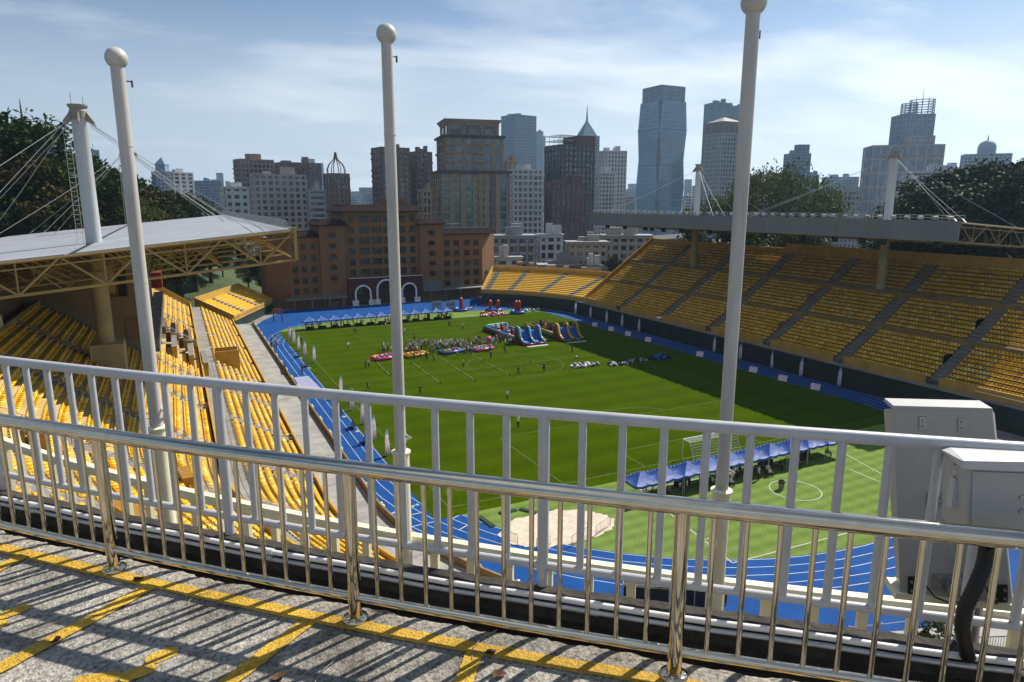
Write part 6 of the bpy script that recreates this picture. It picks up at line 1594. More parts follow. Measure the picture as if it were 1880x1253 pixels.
for i, (px, w) in enumerate([(1185, 3.4), (1240, 3.0), (1300, 2.6)]):
    p = G(px, 1095, .5); o = thing('storage_cage', ['dark mesh cage left of three beyond the cream railing', 'middle dark mesh cage beyond the cream railing', 'dark mesh cage nearest the right flagpole foot'][i], 'cage', (p.x, p.y, .0), rad(-35 + i * 8), 'dark cages below the railing')
    g = MB(); g.box(-w / 2, w / 2, -.5, .5, .12, 1.5); g.build('mesh_sides', M_BLKNET, o)
    g = MB()
    for sx_ in (-w / 2, w / 2):
        for s2 in (-.5, .5): g.tube([(sx_, s2, 0), (sx_, s2, 1.7)], .03, 5)
    g.tube([(-w / 2, -.5, 1.7), (w / 2, -.5, 1.7), (w / 2, .5, 1.7), (-w / 2, .5, 1.7), (-w / 2, -.5, 1.7)], .03, 5); g.build('frame', M_WRAIL, o)
# walkway, grass verge and railings in the lower right corner
wk = [G(*c, 1.0) for c in ((1560, 1165), (1660, 1158), (1800, 1140), (1900, 1120))]; wk2 = [G(*c, 1.0) for c in ((1560, 1180), (1660, 1190), (1800, 1195), (1920, 1190))]
g = MB()
for i in range(3): g.hexa([(wk2[i].x, wk2[i].y, -.5), (wk2[i + 1].x, wk2[i + 1].y, -.5), (wk[i + 1].x, wk[i + 1].y, -.5), (wk[i].x, wk[i].y, -.5), (wk2[i].x, wk2[i].y, 1.0), (wk2[i + 1].x, wk2[i + 1].y, 1.0), (wk[i + 1].x, wk[i + 1].y, 1.0), (wk[i].x, wk[i].y, 1.0)])
struct(g.build('path', M_CONCL))
vg = [(CX + r * math.cos(rad(a)), NY + r * math.sin(rad(a))) for r, aa in ((47.3, range(224, 316, 4)), (51.0, range(312, 220, -4))) for a in aa]
g = MB(); g.poly([(x, y, .02) for x, y in vg]); struct(g.build('grass_verge', M_HILL))
fo2 = thing('path_railing', 'dark thin railing along the pale path in the lower right corner', 'railing', tuple(wk2[1])); o_ = Vector(fo2.location)
for i in range(len(wk2) - 1):
    g = MB(); a, b = wk2[i] - o_, wk2[i + 1] - o_; g.tube([a + Vector((0, 0, 1)), b + Vector((0, 0, 1))], .03, 5); g.tube([a + Vector((0, 0, .15)), b + Vector((0, 0, .15))], .02, 5)
    g.build('rail', M_DARK, fo2)
    for k in range(24): v = a.lerp(b, k / 24); g = MB(); g.tube([v, v + Vector((0, 0, 1))], .014, 4); g.build('baluster', M_DARK, fo2)
# ================================================================== INFLATABLES
def plast(n, c): return mat('pvc_' + n, c, .32, scale=.7, var=.1, bump=.12, bscale=2.5)
I_BLUE, I_SKY, I_RED, I_YEL, I_GRN, I_PINK, I_ORG, I_WHT, I_TEAL, I_DRED = plast('blue', (.02, .14, .55)), plast('sky', (.12, .42, .66)), plast('red', (.5, .02, .03)), plast('yellow', (.75, .42, .02)), plast('green', (.06, .22, .05)), plast('pink', (.75, .10, .30)), plast('orange', (.75, .20, .02)), plast('white', (.72, .72, .70)), plast('teal', (.14, .5, .5)), plast('darkred', (.22, .02, .04))
def fat_wall(pts, r, n=10): g = MB(); g.tube(pts, r, n); return g
def slide(label, F, B, width, Ls, Hs, cols):
    """twin-lane inflatable slide at the front, obstacle course behind. F/B: ground points of front and back middle"""
    d = (F - B); rz = math.atan2(d.y, d.x) + math.pi / 2; L = d.length
    o = thing('inflatable_slide', label, 'inflatable', (F.x, F.y, .012), rz); side, trim, lane, base = cols
    prof = [(0, .55), (1.1, .75), (2.2, 1.5), (Ls * .78, Hs * .93), (Ls, Hs), (Ls * 1.18, Hs * .9), (Ls * 1.3, Hs * .55)]     # y back from the front
    for k, x in enumerate((-width / 2, 0, width / 2)):
        g = MB()
        out_ = [(x - .22, y, 0.0) for y, z in ((0, 0), (Ls * 1.3, 0))]
        P = [(0, 0), (0, .5)] + prof[1:] + [(Ls * 1.3, 0)]
        g.extrude([(x - .2, y, max(0, z - .18)) for y, z in P], (.4, 0, 0)); g.build('side_wall', side, o)
        g = MB(); g.tube([(x, y, z) for y, z in prof], .3, 9); g.build('wall_roll', trim, o, smooth=True)
    for x0 in (-width / 4, width / 4):
        g = MB(); g.extrude([(x0 - width / 4 + .2, y, z) for y, z in ((0, 0), (0, .3), (1.3, .45), (2.2, .9), (Ls * .8, Hs * .72), (Ls, Hs * .76), (Ls * 1.25, Hs * .6), (Ls * 1.25, 0))], (width / 2 - .4, 0, 0)); g.build('slide_lane', lane, o)
        g = MB(); g.tube([(x0 - width / 4 + .15, -.12, .28), (x0 + width / 4 - .15, -.12, .28)], .3, 9); g.build('front_bumper', base, o, smooth=True)
    g = MB(); g.box(-width / 2, width / 2, -1.6, -.5, .0, .06); g.build('landing_mat', I_WHT, o)
    y0, y1 = Ls * 1.3, L
    for x in (-width / 2, width / 2):
        g = MB(); g.tube([(x, y0, .45), (x, y1, .45)], .42, 9); g.build('course_wall', base, o, smooth=True)
        g = MB(); g.tube([(x, y0, 1.05), (x, y1, 1.05)], .28, 9); g.build('course_roll', trim, o, smooth=True)
    g = MB(); g.box(-width / 2, width / 2, y0, y1, .0, .3); g.build('course_floor', base, o)
    g = MB(); g.tube([(-width / 2, y1, .7), (width / 2, y1, .7)], .5, 9); g.build('end_roll', trim, o, smooth=True)
    k = y0 + 1.2; j = 0
    while k < y1 - .8:
        if j % 3 == 0:
            for x in (-width * .27, 0, width * .27): g = MB(); g.tube([(x, k, .2), (x, k, 2.0)], .36, 9); g.sphere((x, k, 2.0), .36, 9, 6); g.build('pillar', trim if x else side, o, smooth=True)
        elif j % 3 == 1: g = MB(); g.tube([(-width * .45, k, .75), (width * .45, k, .75)], .45, 9); g.build('hurdle', I_RED if j % 2 else lane, o, smooth=True)
        else:
            for x in (-width * .3, -.1, width * .25): g = MB(); g.sphere((x, k, .75), .5, 10, 7); g.build('bumper_ball', I_ORG if x < 0 else I_RED, o, smooth=True)
        k += 1.7; j += 1
    return o
slide('blue and red inflatable twin slide with a long obstacle course', G(983, 634), G(906, 606), 5.0, 3.6, 3.6, (I_DRED, I_SKY, I_BLUE, I_DRED))
slide('yellow and red inflatable twin slide standing half in the stand shadow', G(1053, 627), G(982, 601), 4.9, 3.6, 3.5, (I_DRED, I_YEL, I_BLUE, I_GRN))
def tyre(o, c, R, r, m, name='ring', n=18):
    g = MB(); g.tube([(c[0] + R * math.cos(2 * math.pi * k / n), c[1] + R * math.sin(2 * math.pi * k / n), c[2]) for k in range(n)], r, 9, closed=True); g.build(name, m, o, smooth=True)
def red_tower(px, py, xs_, R, label, hh=2.9):
    p = G(px, py); o = thing('inflatable_tower', label, 'inflatable', (p.x, p.y, .012), rad(-20))
    tyre(o, (0, 0, .4), R, .42, I_BLUE); g = MB(); g.lathe((0, 0, 0), [(0, .35), (R, .35), (R, .02)], 18); g.build('floor', I_SKY, o)
    for x in xs_:
        g = MB(); g.lathe((x, 0, .3), [(.42, 0), (.55, .5), (.45, 1.0), (.62, 1.5), (.5, 1.9), (.62, hh - .6), (.35, hh - .2), (0, hh)], 12); g.build('red_column', I_RED, o, smooth=True)
        g = MB(); g.tube([(x - .6, 0, 1.7), (x + .6, 0, 1.9)], .2, 8); g.build('arm', I_RED, o, smooth=True)
red_tower(907, 571, (-1.1, 1.1), 2.1, 'blue inflatable ring carrying two red columns'); red_tower(950, 576, (-.4, .35), 1.7, 'blue inflatable ring with one stout red column at right', 3.4); red_tower(846, 571, (.1,), 1.8, 'blue inflatable ring with one red column near the far tents', 3.6)
def float_raft(px, py, L, Wd, cols, label, rz=0.3):
    p = G(px, py); o = thing('inflatable_raft', label, 'inflatable', (p.x, p.y, .012), rz); n = 4
    P = [(-L / 2, -Wd / 2, .35), (L / 2, -Wd / 2, .35), (L / 2, Wd / 2, .35), (-L / 2, Wd / 2, .35)]
    g = MB(); g.tube([P[0], P[1], P[2], P[3]], .34, 9, closed=True); g.build('rim', cols[0], o, smooth=True)
    g = MB(); g.box(-L / 2, L / 2, -Wd / 2, Wd / 2, .02, .3); g.build('floor', cols[1], o)
    for k in range(n): x = -L / 2 + L * (k + .5) / n; g = MB(); g.tube([(x, -Wd * .35, .55), (x, Wd * .35, .55)], .24, 8); g.build('seat_roll', cols[2 + k % (len(cols) - 2)], o, smooth=True)
float_raft(706, 659, 4.4, 2.6, (I_PINK, I_PINK, I_TEAL, I_PINK), 'pink inflatable raft left of the crowd'); float_raft(762, 654, 4.6, 2.2, (I_YEL, I_ORG, I_ORG, I_YEL), 'yellow orange inflatable raft inside the crowd'); float_raft(828, 648, 4.6, 2.2, (I_BLUE, I_PINK, I_ORG, I_PINK, I_RED), 'striped pink and orange inflatable raft inside the crowd'); float_raft(884, 643, 4.2, 2.4, (I_PINK, I_TEAL, I_TEAL), 'teal topped pink inflatable raft at the right of the crowd')
p = G(897, 636); o = thing('pink_ball', 'round pink inflatable ball on the teal raft end', 'ball', (p.x, p.y, .012)); g = MB(); g.sphere((0, 0, 1.55), .62, 12, 8); g.build('ball', I_PINK, o, smooth=True); g = MB(); g.lathe((0, 0, 0), [(.5, 0), (.45, .5), (.25, 1.0)], 10); g.build('stand', I_PINK, o, smooth=True)
p = G(687, 661); o = thing('inflatable_roller', 'small yellow inflatable roller lying left of the pink raft', 'inflatable', (p.x, p.y, .012), rad(60)); g = MB(); g.tube([(-1, 0, .42), (1, 0, .42)], .42, 12); g.build('barrel', I_YEL, o, smooth=40); g = MB(); g.tube([(-1.1, 0, .42), (-.8, 0, .42)], .47, 12); g.build('collar', I_ORG, o, smooth=40)
def heap(px, py, cols, label, R=2.0, n=16, seed=1, name='folded_inflatables', h=.5):
    rn = random.Random(seed); p = G(px, py); o = thing(name, label, 'pile', (p.x, p.y, .012))
    for k in range(n):
        a = rn.uniform(0, 6.28); rr = R * rn.random() ** .5; c = Vector((rr * math.cos(a) * 1.5, rr * math.sin(a) * .6, 0)); s = rn.uniform(.25, .5); g = MB()
        q = Vector((rn.uniform(-1, 1), rn.uniform(-.4, .4), 0)).normalized() * s * 1.6
        g.tube([c - q + Vector((0, 0, .08)), c + Vector((0, 0, h * rn.uniform(.5, 1))), c + q + Vector((0, 0, .08))], [s * .5, s * .8, s * .4], 7); g.build('fold', rn.choice(cols), o, smooth=True)
heap(907, 580, (I_PINK, I_WHT, I_SKY, I_WHT, I_RED), 'pile of pink and white folded inflatables on the far turf', 2.6, 18, 1); heap(900, 576, (I_RED, I_ORG, I_RED), 'pile of red and orange folded inflatables behind the pink pile', 2.0, 10, 2); heap(969, 571, (I_PINK, I_RED, I_WHT, I_TEAL), 'scattered pink and red folded inflatables by the blue track', 3.4, 18, 3)
heap(858, 568, (I_YEL, I_ORG), 'yellow and orange folded inflatable beside the single red column', 1.0, 7, 4)
heap(1072, 673, (I_WHT, I_RUB if False else M_RUB, I_WHT, C_GRY), 'black and white heap of bags on the sunlit grass', 2.0, 26, 5, 'bag_heap', .45); heap(1133, 670, (I_WHT, M_RUB, C_GRY), 'smaller black and white heap of bags nearer the shadow', 1.5, 18, 6, 'bag_heap', .4)
heap(1172, 664, (M_RUB, C_GRY), 'dark heap lying in the stand shadow', 1.6, 12, 7, 'bag_heap', .4); heap(1209, 660, (M_RUB, M_NAVY, I_BLUE), 'large dark heap with a blue corner in the stand shadow', 1.8, 16, 8, 'bag_heap', 1.0); heap(1167, 920, (I_WHT, C_GRY, M_RUB), 'heap of pale bags behind the left end of the near tents', 1.2, 14, 9, 'bag_heap', .4)
heap(1015, 604, (I_GRN, I_TEAL, I_BLUE, M_RUB), 'dark green folded inflatable behind the yellow slide', 3.0, 18, 10)
# two pale display walls and the green roll behind the blue slide
for i, px in enumerate((802, 827)):
    p = G(px, 569); o = thing('display_wall', ['pale display wall with pink marks, left of two by the far tents', 'pale display wall with pink marks, right of two by the far tents'][i], 'display', (p.x, p.y, .006)); g = MB(); g.box(-1.55, 1.55, 0, .12, .1, 2.5); g.build('panel', mat('display_pale', (.48, .53, .58), .6), o)
    for k in range(4): g = MB(); g.cbox((-.95 + k * .63, -.03, 1.55), (.4, .05, .42)); g.build('mark', mat('mark_pink', (.5, .1, .2), .6), o)
    for s in (-1.3, 1.3): g = MB(); g.tube([(s, .5, 0), (s, .1, 1.8)], .04, 4); g.build('prop', M_DARK, o)
p = G(910, 599.5); o = thing('inflatable_roller', 'long pale green inflatable roll behind the blue slide course', 'inflatable', (p.x, p.y, .012), rad(8)); g = MB(); g.tube([(-2.6, 0, .45), (2.6, 0, .45)], .34, 10); g.build('barrel', plast('lime', (.22, .55, .12)), o, smooth=40); g = MB(); g.tube([(2.2, 0, .45), (2.75, 0, .45)], .37, 10); g.build('collar', I_GRN, o, smooth=40)
# marker ropes with stakes
M_ROPE = mat('rope', (.62, .60, .36), .8); Z2 = lambda x, y: (660 + .3085 * x, 530 + .3085 * y)
for i, (a, b) in enumerate([((100, 435), (185, 520)), ((310, 440), (480, 562)), ((465, 400), (690, 548)), ((660, 390), (895, 517)), ((870, 380), (1090, 470))]):
    A_p, B_p = G(*Z2(*a), .1), G(*Z2(*b), .1); o = thing('marker_rope', ['leftmost pale rope line pegged on the grass', 'second pale rope line pegged from the left', 'middle pale rope line pegged on the grass', 'second pale rope line pegged from the right', 'rightmost pale rope line pegged on the grass'][i], 'rope', tuple(A_p), group='rope lines on the grass'); d = B_p - A_p
    g = MB(); g.tube([(0, 0, 0), d * .25 + Vector((0, 0, .05)), d * .5, d * .75 + Vector((0, 0, .04)), d], .045, 5); g.build('cord', M_ROPE, o)
    for t in (.02, .36, .68, 1.0): v = d * t; g = MB(); g.tube([v + Vector((0, 0, -.09)), v + Vector((0, 0, .45))], [.11, .05], 6); g.build('stake', M_DARK, o)
p = G(1058, 658); o = thing('football', 'white ball lying on the grass near the bag heaps', 'ball', (p.x, p.y, .012)); g = MB(); g.sphere((0, 0, .25), .24, 14, 10); g.build('shell', I_WHT, o, smooth=True); g = MB(); g.tube([(.2 * math.cos(k), .2 * math.sin(k), .25 + .13) for k in [j * .785 for j in range(8)]], .012, 4, closed=True); g.build('seam', M_DARK, o)
# ================================================================== PEOPLE
def person_mesh(pose, seed=0):
    """one continuous skin over a posed skeleton, 1.70 m tall, facing -Y"""
    V, E, R = [], [], []
    def v(p, r, par=None):
        V.append(p); R.append(r)
        if par is not None: E.append((par, len(V) - 1))
        return len(V) - 1
    sit = pose == 'sit'; hz_ = .48 if sit else .90
    lean = {'bend': -.28}.get(pose, 0)
    pel = v((0, 0, hz_), (.155, .115)); wa = v((0, lean * .4, hz_ + .16), (.135, .10), pel); ch = v((0, lean * .9, hz_ + .38), (.165, .115), wa); ub = v((0, lean * 1.1, hz_ + .50), (.14, .095), ch)
    nk = v((0, lean * 1.25 - .01, hz_ + .58), (.058, .058), ub); hd = v((0, lean * 1.35 - .03, hz_ + .66), (.085, .098), nk); tp = v((0, lean * 1.4 - .015, hz_ + .76), (.075, .088), hd)
    off = hz_
    arms = {'stand': [((.04, 0), (.05, -.06)), ((.04, 0), (.05, -.06))], 'walk': [((.05, -.14), (.05, -.28)), ((.05, .14), (.04, .10))], 'akimbo': [((.20, .06), (.06, -.05)), ((.20, .06), (.06, -.05))],
            'reach': [((.06, -.18), (.04, -.46)), ((.05, -.1), (.02, -.36))], 'sit': [((.05, -.06), (.02, -.3)), ((.05, -.06), (.02, -.3))], 'bend': [((.04, -.40), (.02, -.55)), ((.04, -.34), (.02, -.5))]}[pose]
    hands = []
    for s, (el, ha) in zip((-1, 1), arms):
        sh = v((s * .185, lean * 1.1, off + .485), (.062, .06), ub); ez = off + .22 if pose != 'reach' else off + .27
        e = v((s * (.20 + el[0]), lean * 1.1 + el[1], ez), (.045, .045), sh); hzz = {'akimbo': off + .06, 'reach': off + .32, 'sit': off + .16}.get(pose, off - .02)
        wv = v((s * (.19 + ha[0]), lean * 1.1 + ha[1], hzz), (.032, .034), e); dirv = (Vector(V[wv]) - Vector(V[e])).normalized(); pm__ = Vector(V[wv]) + dirv * .08; v(tuple(pm__), (.036, .022), wv); hands.append((pm__, dirv, s))
    legs = {'stand': [(0, 0, 0), (0, .02, .0)], 'walk': [(-.16, -.24, 0), (.10, .32, .06)], 'akimbo': [(0, -.03, 0), (0, .03, 0)], 'reach': [(-.04, -.08, 0), (.03, .1, 0)], 'bend': [(-.02, 0, 0), (.02, .05, 0)]}.get(pose)
    for i, s in enumerate((-1, 1)):
        if sit: hp = v((s * .095, -.02, hz_), (.09, .088), pel); kn = v((s * .11, -.42, hz_), (.062, .062), hp); an = v((s * .11, -.44, .09), (.042, .045), kn)
        else:
            k_, a_, up = legs[i]; hp = v((s * .095, 0, hz_ - .08), (.092, .098), pel); kn = v((s * .10, k_ - .015, .48 + up * .3), (.060, .064), hp); an = v((s * .10, a_, .085 + up), (.042, .046), kn)
        A = V[an]; v((A[0], A[1] - .13, max(.035, A[2] - .05)), (.040, .030), an); v((A[0], A[1] + .045, max(.03, A[2] - .05)), (.036, .030), an)
    me = bpy.data.meshes.new('p'); me.from_pydata(V, E, []); o = bpy.data.objects.new('p', me); COL.objects.link(o)
    sk = o.modifiers.new('skin', 'SKIN'); sk.use_smooth_shade = True
    if not me.skin_vertices: me.attributes.new('skin', 'FLOAT', 'POINT') if False else None
    return o, me, R, hands, hz_
PMATS = {}
def pm_(n, c, r=.8): return mat('cloth_' + n, c, r, scale=8, var=.12)
SKIN = mat('skin', (.42, .24, .16), .6); HAIR = mat('hair', (.012, .009, .008), .6); SHOE = mat('shoe', (.04, .04, .045), .6)
SHIRTS = {'white': pm_('white', (.62, .63, .64)), 'pale blue': pm_('paleblue', (.30, .42, .58)), 'black': pm_('black', (.012, .012, .014)), 'grey': pm_('grey', (.22, .23, .25)), 'red': pm_('red', (.32, .03, .04)), 'yellow green': pm_('vest', (.50, .68, .06)), 'navy': pm_('navy', (.02, .03, .08)), 'pink': pm_('pink', (.6, .25, .32))}
PANTS = [pm_('pblack', (.012, .012, .014)), pm_('pnavy', (.018, .024, .05)), pm_('pgrey', (.10, .10, .11))]
def finish(pose):
    o, me, R, hands, hz_ = person_mesh(pose)
    bpy.context.view_layer.objects.active = o
    if not len(me.skin_vertices): bpy.ops.object.select_all(action='DESELECT'); o.select_set(True); bpy.ops.mesh.customdata_skin_add()
    sv = me.skin_vertices[0].data
    for i, r in enumerate(R): sv[i].radius = r
    sv[0].use_root = True
    ss = o.modifiers.new('sub', 'SUBSURF'); ss.levels = 1; ss.render_levels = 1
    dg = bpy.context.evaluated_depsgraph_get(); ev = bpy.data.meshes.new_from_object(o.evaluated_get(dg))
    bpy.data.objects.remove(o); bpy.data.meshes.remove(me)
    # fingers, nose, ears, eyes
    g = MB(); g.v = [tuple(v.co) for v in ev.vertices]; g.f = [tuple(p.vertices) for p in ev.polygons]; g.m = [0] * len(g.f); nb_ = len(g.f)
    bpy.data.meshes.remove(ev)
    top = max(v[2] for v in g.v); hv = [v for v in g.v if v[2] > top - .19]; hc = Vector((sum(v[0] for v in hv) / len(hv), sum(v[1] for v in hv) / len(hv), top - .11)); fy = min(v[1] for v in hv if abs(v[2] - hc.z) < .05)
    g.mi = 2
    for c_, d_, s in hands:
        side = d_.cross(Vector((0, 0, 1))) if abs(d_.z) < .9 else Vector((0, 1, 0)); side.normalize()
        for k, ln in enumerate((.062, .074, .07, .055)): b = c_ + side * (.030 - .02 * k); g.tube([b, b + d_ * ln * .6, b + d_ * ln + Vector((-s * .012, -.01, 0))], [.0095, .009, .007], 5)
        b = c_ - d_ * .04 + side * .034; g.tube([b, b + side * .028 + d_ * .03, b + side * .026 + d_ * .06], [.011, .010, .008], 5)
    g.add([(hc.x - .016, fy + .004, hc.z - .03), (hc.x + .016, fy + .004, hc.z - .03), (hc.x, fy - .024, hc.z - .026), (hc.x, fy + .003, hc.z + .02)], [(0, 2, 3), (2, 1, 3), (0, 1, 2)])
    for s in (-1, 1): g.sphere((hc.x + s * .085, hc.y, hc.z), .022, 6, 4)
    g.mi = 3
    for s in (-1, 1): g.cbox((hc.x + s * .033, fy + .002, hc.z + .012), (.022, .012, .009))
    g.cbox((hc.x, fy + .008, hc.z - .058), (.044, .012, .007))
    m = g.mesh('body_' + pose, [SHIRTS['white'], PANTS[0], SKIN, HAIR, SHOE], True); m.name = 'person_body'
    idx = [p.material_index for p in m.polygons]
    for p in m.polygons:
        if p.index >= nb_: continue
        x, y, z = p.center
        if z < .075: k = 4
        elif z > top - .235:
            k = 2
            if z > top - .27 + .17 or (y > hc.y + .015 and z > top - .19): k = 3
        elif pose == 'sit': k = 1 if (z < hz_ + .10 and (y < -.12 or z < hz_ + .05)) and abs(x) < .2 else (2 if abs(x) > .2 and z < hz_ + .30 else 0)
        elif z < hz_ - .0 and abs(x) < .205: k = 1
        elif abs(x) > .2 and z < hz_ + .27: k = 2
        else: k = 0
        idx[p.index] = k
    m.polygons.foreach_set('material_index', idx); m.update()
    return m
BODY = {p: finish(p) for p in ('stand', 'walk', 'akimbo', 'reach', 'sit', 'bend')}
def person(x, y, pose, rz, shirt, label, group=None, z=.012, pants=None, h=None):
    o = bpy.data.objects.new('person', BODY[pose]); COL.objects.link(o); o.location = (x, y, z); o.rotation_euler = (0, 0, rz)
    s = h or RND.uniform(.93, 1.04); o.scale = (s, s, s)
    tag(o, label, 'person', group)
    for k, m in ((0, SHIRTS[shirt]), (1, pants or RND.choice(PANTS))): o.material_slots[k].link = 'OBJECT'; o.material_slots[k].material = m
    return o
def pz(x, y): return G(660 + .3085 * x, 530 + .3085 * y)
solo = [((38, 472), 'stand', 2.4, 'grey', 'person in grey, left of the pair by the yellow roller'), ((57, 470), 'reach', 2.9, 'white', 'person in white, right of the pair by the yellow roller'), ((50, 605), 'walk', 1.2, 'black', 'person in black walking just above the white rail, left of the centre pole'),
        ((362, 632), 'walk', -.9, 'black', 'person in dark suit walking right of the centre pole'), ((878, 664), 'stand', .3, 'white', 'person in white standing alone at the centre of the near half'), ((945, 517), 'walk', 1.4, 'black', 'person in black striding left near the rope ends'),
        ((1098, 497), 'akimbo', -.4, 'black', 'person in black standing at the end of the rightmost rope'), ((1266, 380), 'akimbo', .2, 'black', 'person in black standing in front of the yellow slide'), ((617, 467), 'stand', .5, 'yellow green', 'person in yellow green vest standing between two ropes'),
        ((782, 420), 'stand', .1, 'black', 'slim person in black near the start of the ropes'), ((864, 385), 'stand', -.6, 'black', 'person in black beside the left wall of the blue slide'), ((443, 440), 'walk', -.4, 'grey', 'person in grey stepping out of the crowd front'),
        ((545, 228), 'stand', .8, 'grey', 'person in grey, right of the pair near the far tents'), ((534, 229), 'stand', -.4, 'navy', 'person in navy, left of the pair near the far tents'), ((616, 243), 'akimbo', 0, 'white', 'person in white alone between far tents and blue slide'),
        ((257, 275), 'walk', .4, 'black', 'person in black, left of the walking pair right of the centre pole'), ((269, 275), 'walk', .5, 'white', 'person in white, right of the walking pair right of the centre pole'), ((327, 308), 'stand', .2, 'grey', 'person in grey standing behind the crowd'),
        ((156, 240), 'stand', 1.2, 'white', 'person in white just left of the centre pole by the far tents'), ((815, 358), 'stand', 1.0, 'yellow green', 'person in yellow green vest at the right of the crowd'), ((650, 318), 'stand', 1.0, 'black', 'person in black behind the crowd right part'), ((695, 322), 'stand', .3, 'black', 'person in black, left of two at the back right of the crowd'), ((709, 322), 'stand', -.3, 'black', 'person in black, right of two at the back right of the crowd'),
        ((680, 122), 'bend', 1.0, 'grey', 'bending person between the red inflatable towers'), ((727, 126), 'stand', 1.0, 'navy', 'person in navy left of the two red columns'), ((748, 120), 'walk', 1.6, 'navy', 'person in navy walking on the track by the two red columns'), ((880, 122), 'bend', 1.4, 'black', 'bending person in black right of the two red columns')]
for (x, y), pose, rz, sh, lab in solo: p = pz(x, y); person(p.x, p.y, pose, rz, sh, lab)
Z1 = lambda x, y: G(460 + .2394 * x, 530 + .2394 * y)
p = G(951, 786); person(p.x, p.y, 'stand', .2, 'white', 'person in white shirt and dark trousers seen under the white rail', h=1.03)
for (x, y), pose, sh, lab in [((748, 468), 'reach', 'white', 'person in pale clothes alone on the left half of the pitch'), ((793, 352), 'walk', 'navy', 'person in navy, left of the pair by the far left tents'), ((811, 350), 'stand', 'grey', 'person in grey, right of the pair by the far left tents'), ((398, 655), 'stand', 'navy', 'person pushing a black case on the left track'), ((390, 430), 'stand', 'black', 'person in black behind the fourth flag at left')]:
    p = Z1(x, y); person(p.x, p.y, pose, RND.uniform(-1, 1), sh, lab)
def wc(): return RND.choice(['white'] * 6 + ['pale blue'] * 3 + ['grey'] * 3 + ['black', 'navy'])
used = []
def free(x, y, d=.42):
    for a, b in used:
        if (a - x) ** 2 + (b - y) ** 2 < d * d: return False
    used.append((x, y)); return True
rafts = [G(706, 659), G(762, 654), G(828, 648), G(884, 643)]
def crowd(n, x0, x1, y0, y1, lab, group, tones=wc, poses=('stand', 'stand', 'akimbo', 'reach', 'walk')):
    k = 0; tries = 0
    while k < n and tries < 4000:
        tries += 1; px = RND.uniform(x0, x1); py = RND.uniform(y0, y1); p = G(px, py)
        if any((p.x - r.x) ** 2 / 8 + (p.y - r.y) ** 2 / 3.4 < 1 for r in rafts) or not free(p.x, p.y): continue
        sh = tones(); person(p.x, p.y, RND.choice(poses), RND.uniform(-3.1, 3.1), sh, lab % sh, group + ' in ' + sh); k += 1
crowd(92, 746, 872, 634, 651, 'person in %s standing in the dense crowd around the rafts', 'dense crowd')
crowd(16, 872, 905, 629, 646, 'person in %s in the loose right end of the crowd', 'right end of crowd')
crowd(20, 897, 952, 622, 637, 'person in %s gathered along the blue slide course', 'people by the blue slide')
crowd(9, 702, 720, 641, 650, 'person in %s in the small group left of the centre pole', 'small group left of pole', lambda: RND.choice(['black', 'grey', 'white']))
crowd(5, 757, 790, 657, 662, 'person in %s standing in front of the orange raft', 'people before the orange raft', lambda: RND.choice(['grey', 'white', 'black']))
crowd(4, 812, 845, 653, 658, 'person in %s vest standing before the striped raft', 'stewards before the striped raft', lambda: 'yellow green')
crowd(9, 494, 512, 625, 645, 'person in %s in the group beside the left track fence', 'group on the left track', lambda: RND.choice(['grey', 'navy', 'black', 'white']))
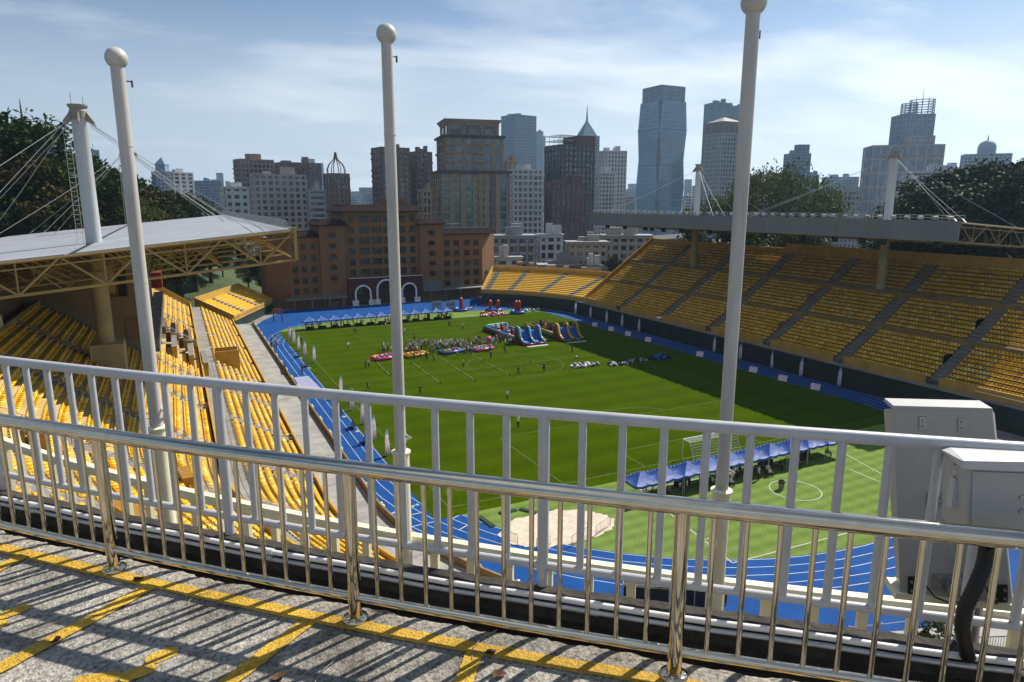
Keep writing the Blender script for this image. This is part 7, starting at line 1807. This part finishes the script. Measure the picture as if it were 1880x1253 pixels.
# under the far tents
for k in range(62):
    x = RND.uniform(26.5, 63.6); y = RND.choice((164.6, 166.1, 167.0)) + RND.uniform(-.2, .2)
    if abs(y - 165.3) < .55 or not free(x, y, .4): continue
    sh = RND.choice(['black'] * 5 + ['red', 'navy', 'grey', 'white']); person(x, y, RND.choice(('stand', 'reach', 'bend', 'akimbo')), RND.uniform(-3, 3), sh, 'person in %s under the far row of blue tents' % sh, 'people under the far tents in ' + sh)
chm = MB(); chm.box(-.2, .2, -.2, .2, .40, .44); chm.box(-.2, .2, .18, .22, .44, .8)
for sx_ in (-.18, .18):
    for s2 in (-.18, .18): chm.tube([(sx_, s2, 0), (sx_, s2, .41)], .015, 4)
chm = chm.mesh('stool', M_DARK)
for k in range(34):
    x = RND.uniform(40.5, 64.5); y = RND.choice((51.7, 52.4, 54.0)) + RND.uniform(-.2, .2)
    if not free(x, y, .55): continue
    sh = RND.choice(['white'] * 5 + ['grey', 'black', 'grey']); seated = RND.random() < .6; rz = RND.uniform(-1.2, 1.2)
    person(x, y, 'sit' if seated else RND.choice(('stand', 'reach')), rz, sh, ('person in %s sitting under the near row of tents' if seated else 'person in %s standing under the near row of tents') % sh, 'people under the near tents in ' + sh + (' seated' if seated else ''))
    if seated: o = link('stool', chm); o.location = (x, y + 0.0, .012); o.rotation_euler = (0, 0, rz); tag(o, 'small dark folding seat under the near row of tents', 'seat', 'folding seats under the near tents')
p = G(1392, 880)
for (px, py, ps, sh, lab) in [(1392, 882, 'stand', 'white', 'standing person in white with dark bag at the tents front'), (1411, 875, 'sit', 'white', 'person in white sitting at the sunny edge of the near tents'), (1340, 893, 'sit', 'white', 'person in white sitting right beside the right flagpole'), (1518, 838, 'sit', 'black', 'person in black sitting at the right end of the near tents')]:
    p = G(px, py); person(p.x, p.y, ps, 1.0, sh, lab)
    if ps == 'sit': o = link('stool', chm); o.location = (p.x, p.y, .012); o.rotation_euler = (0, 0, 1.0); tag(o, {1411: 'dark folding seat at the sunny edge of the near tents', 1340: 'dark folding seat right beside the right flagpole', 1518: 'dark folding seat at the right end of the near tents'}[px], 'seat')
# ================================================================== HAZE: the air over the whole place
g = MB(); g.box(-3500, 3500, -400, 4200, -3.0, 330.0)
hz = g.build('haze', [], None); hz['kind'] = 'stuff'
hm = bpy.data.materials.new('haze'); hm.use_nodes = True
for n in list(hm.node_tree.nodes):
    if n.type == 'BSDF_PRINCIPLED': hm.node_tree.nodes.remove(n)
pv = hm.node_tree.nodes.new('ShaderNodeVolumePrincipled'); pv.inputs['Color'].default_value = (.55, .77, 1.0, 1); pv.inputs['Density'].default_value = .00013; pv.inputs['Anisotropy'].default_value = .62
hm.node_tree.links.new(pv.outputs[0], hm.node_tree.nodes['Material Output'].inputs['Volume'])
hz.data.materials.append(hm)
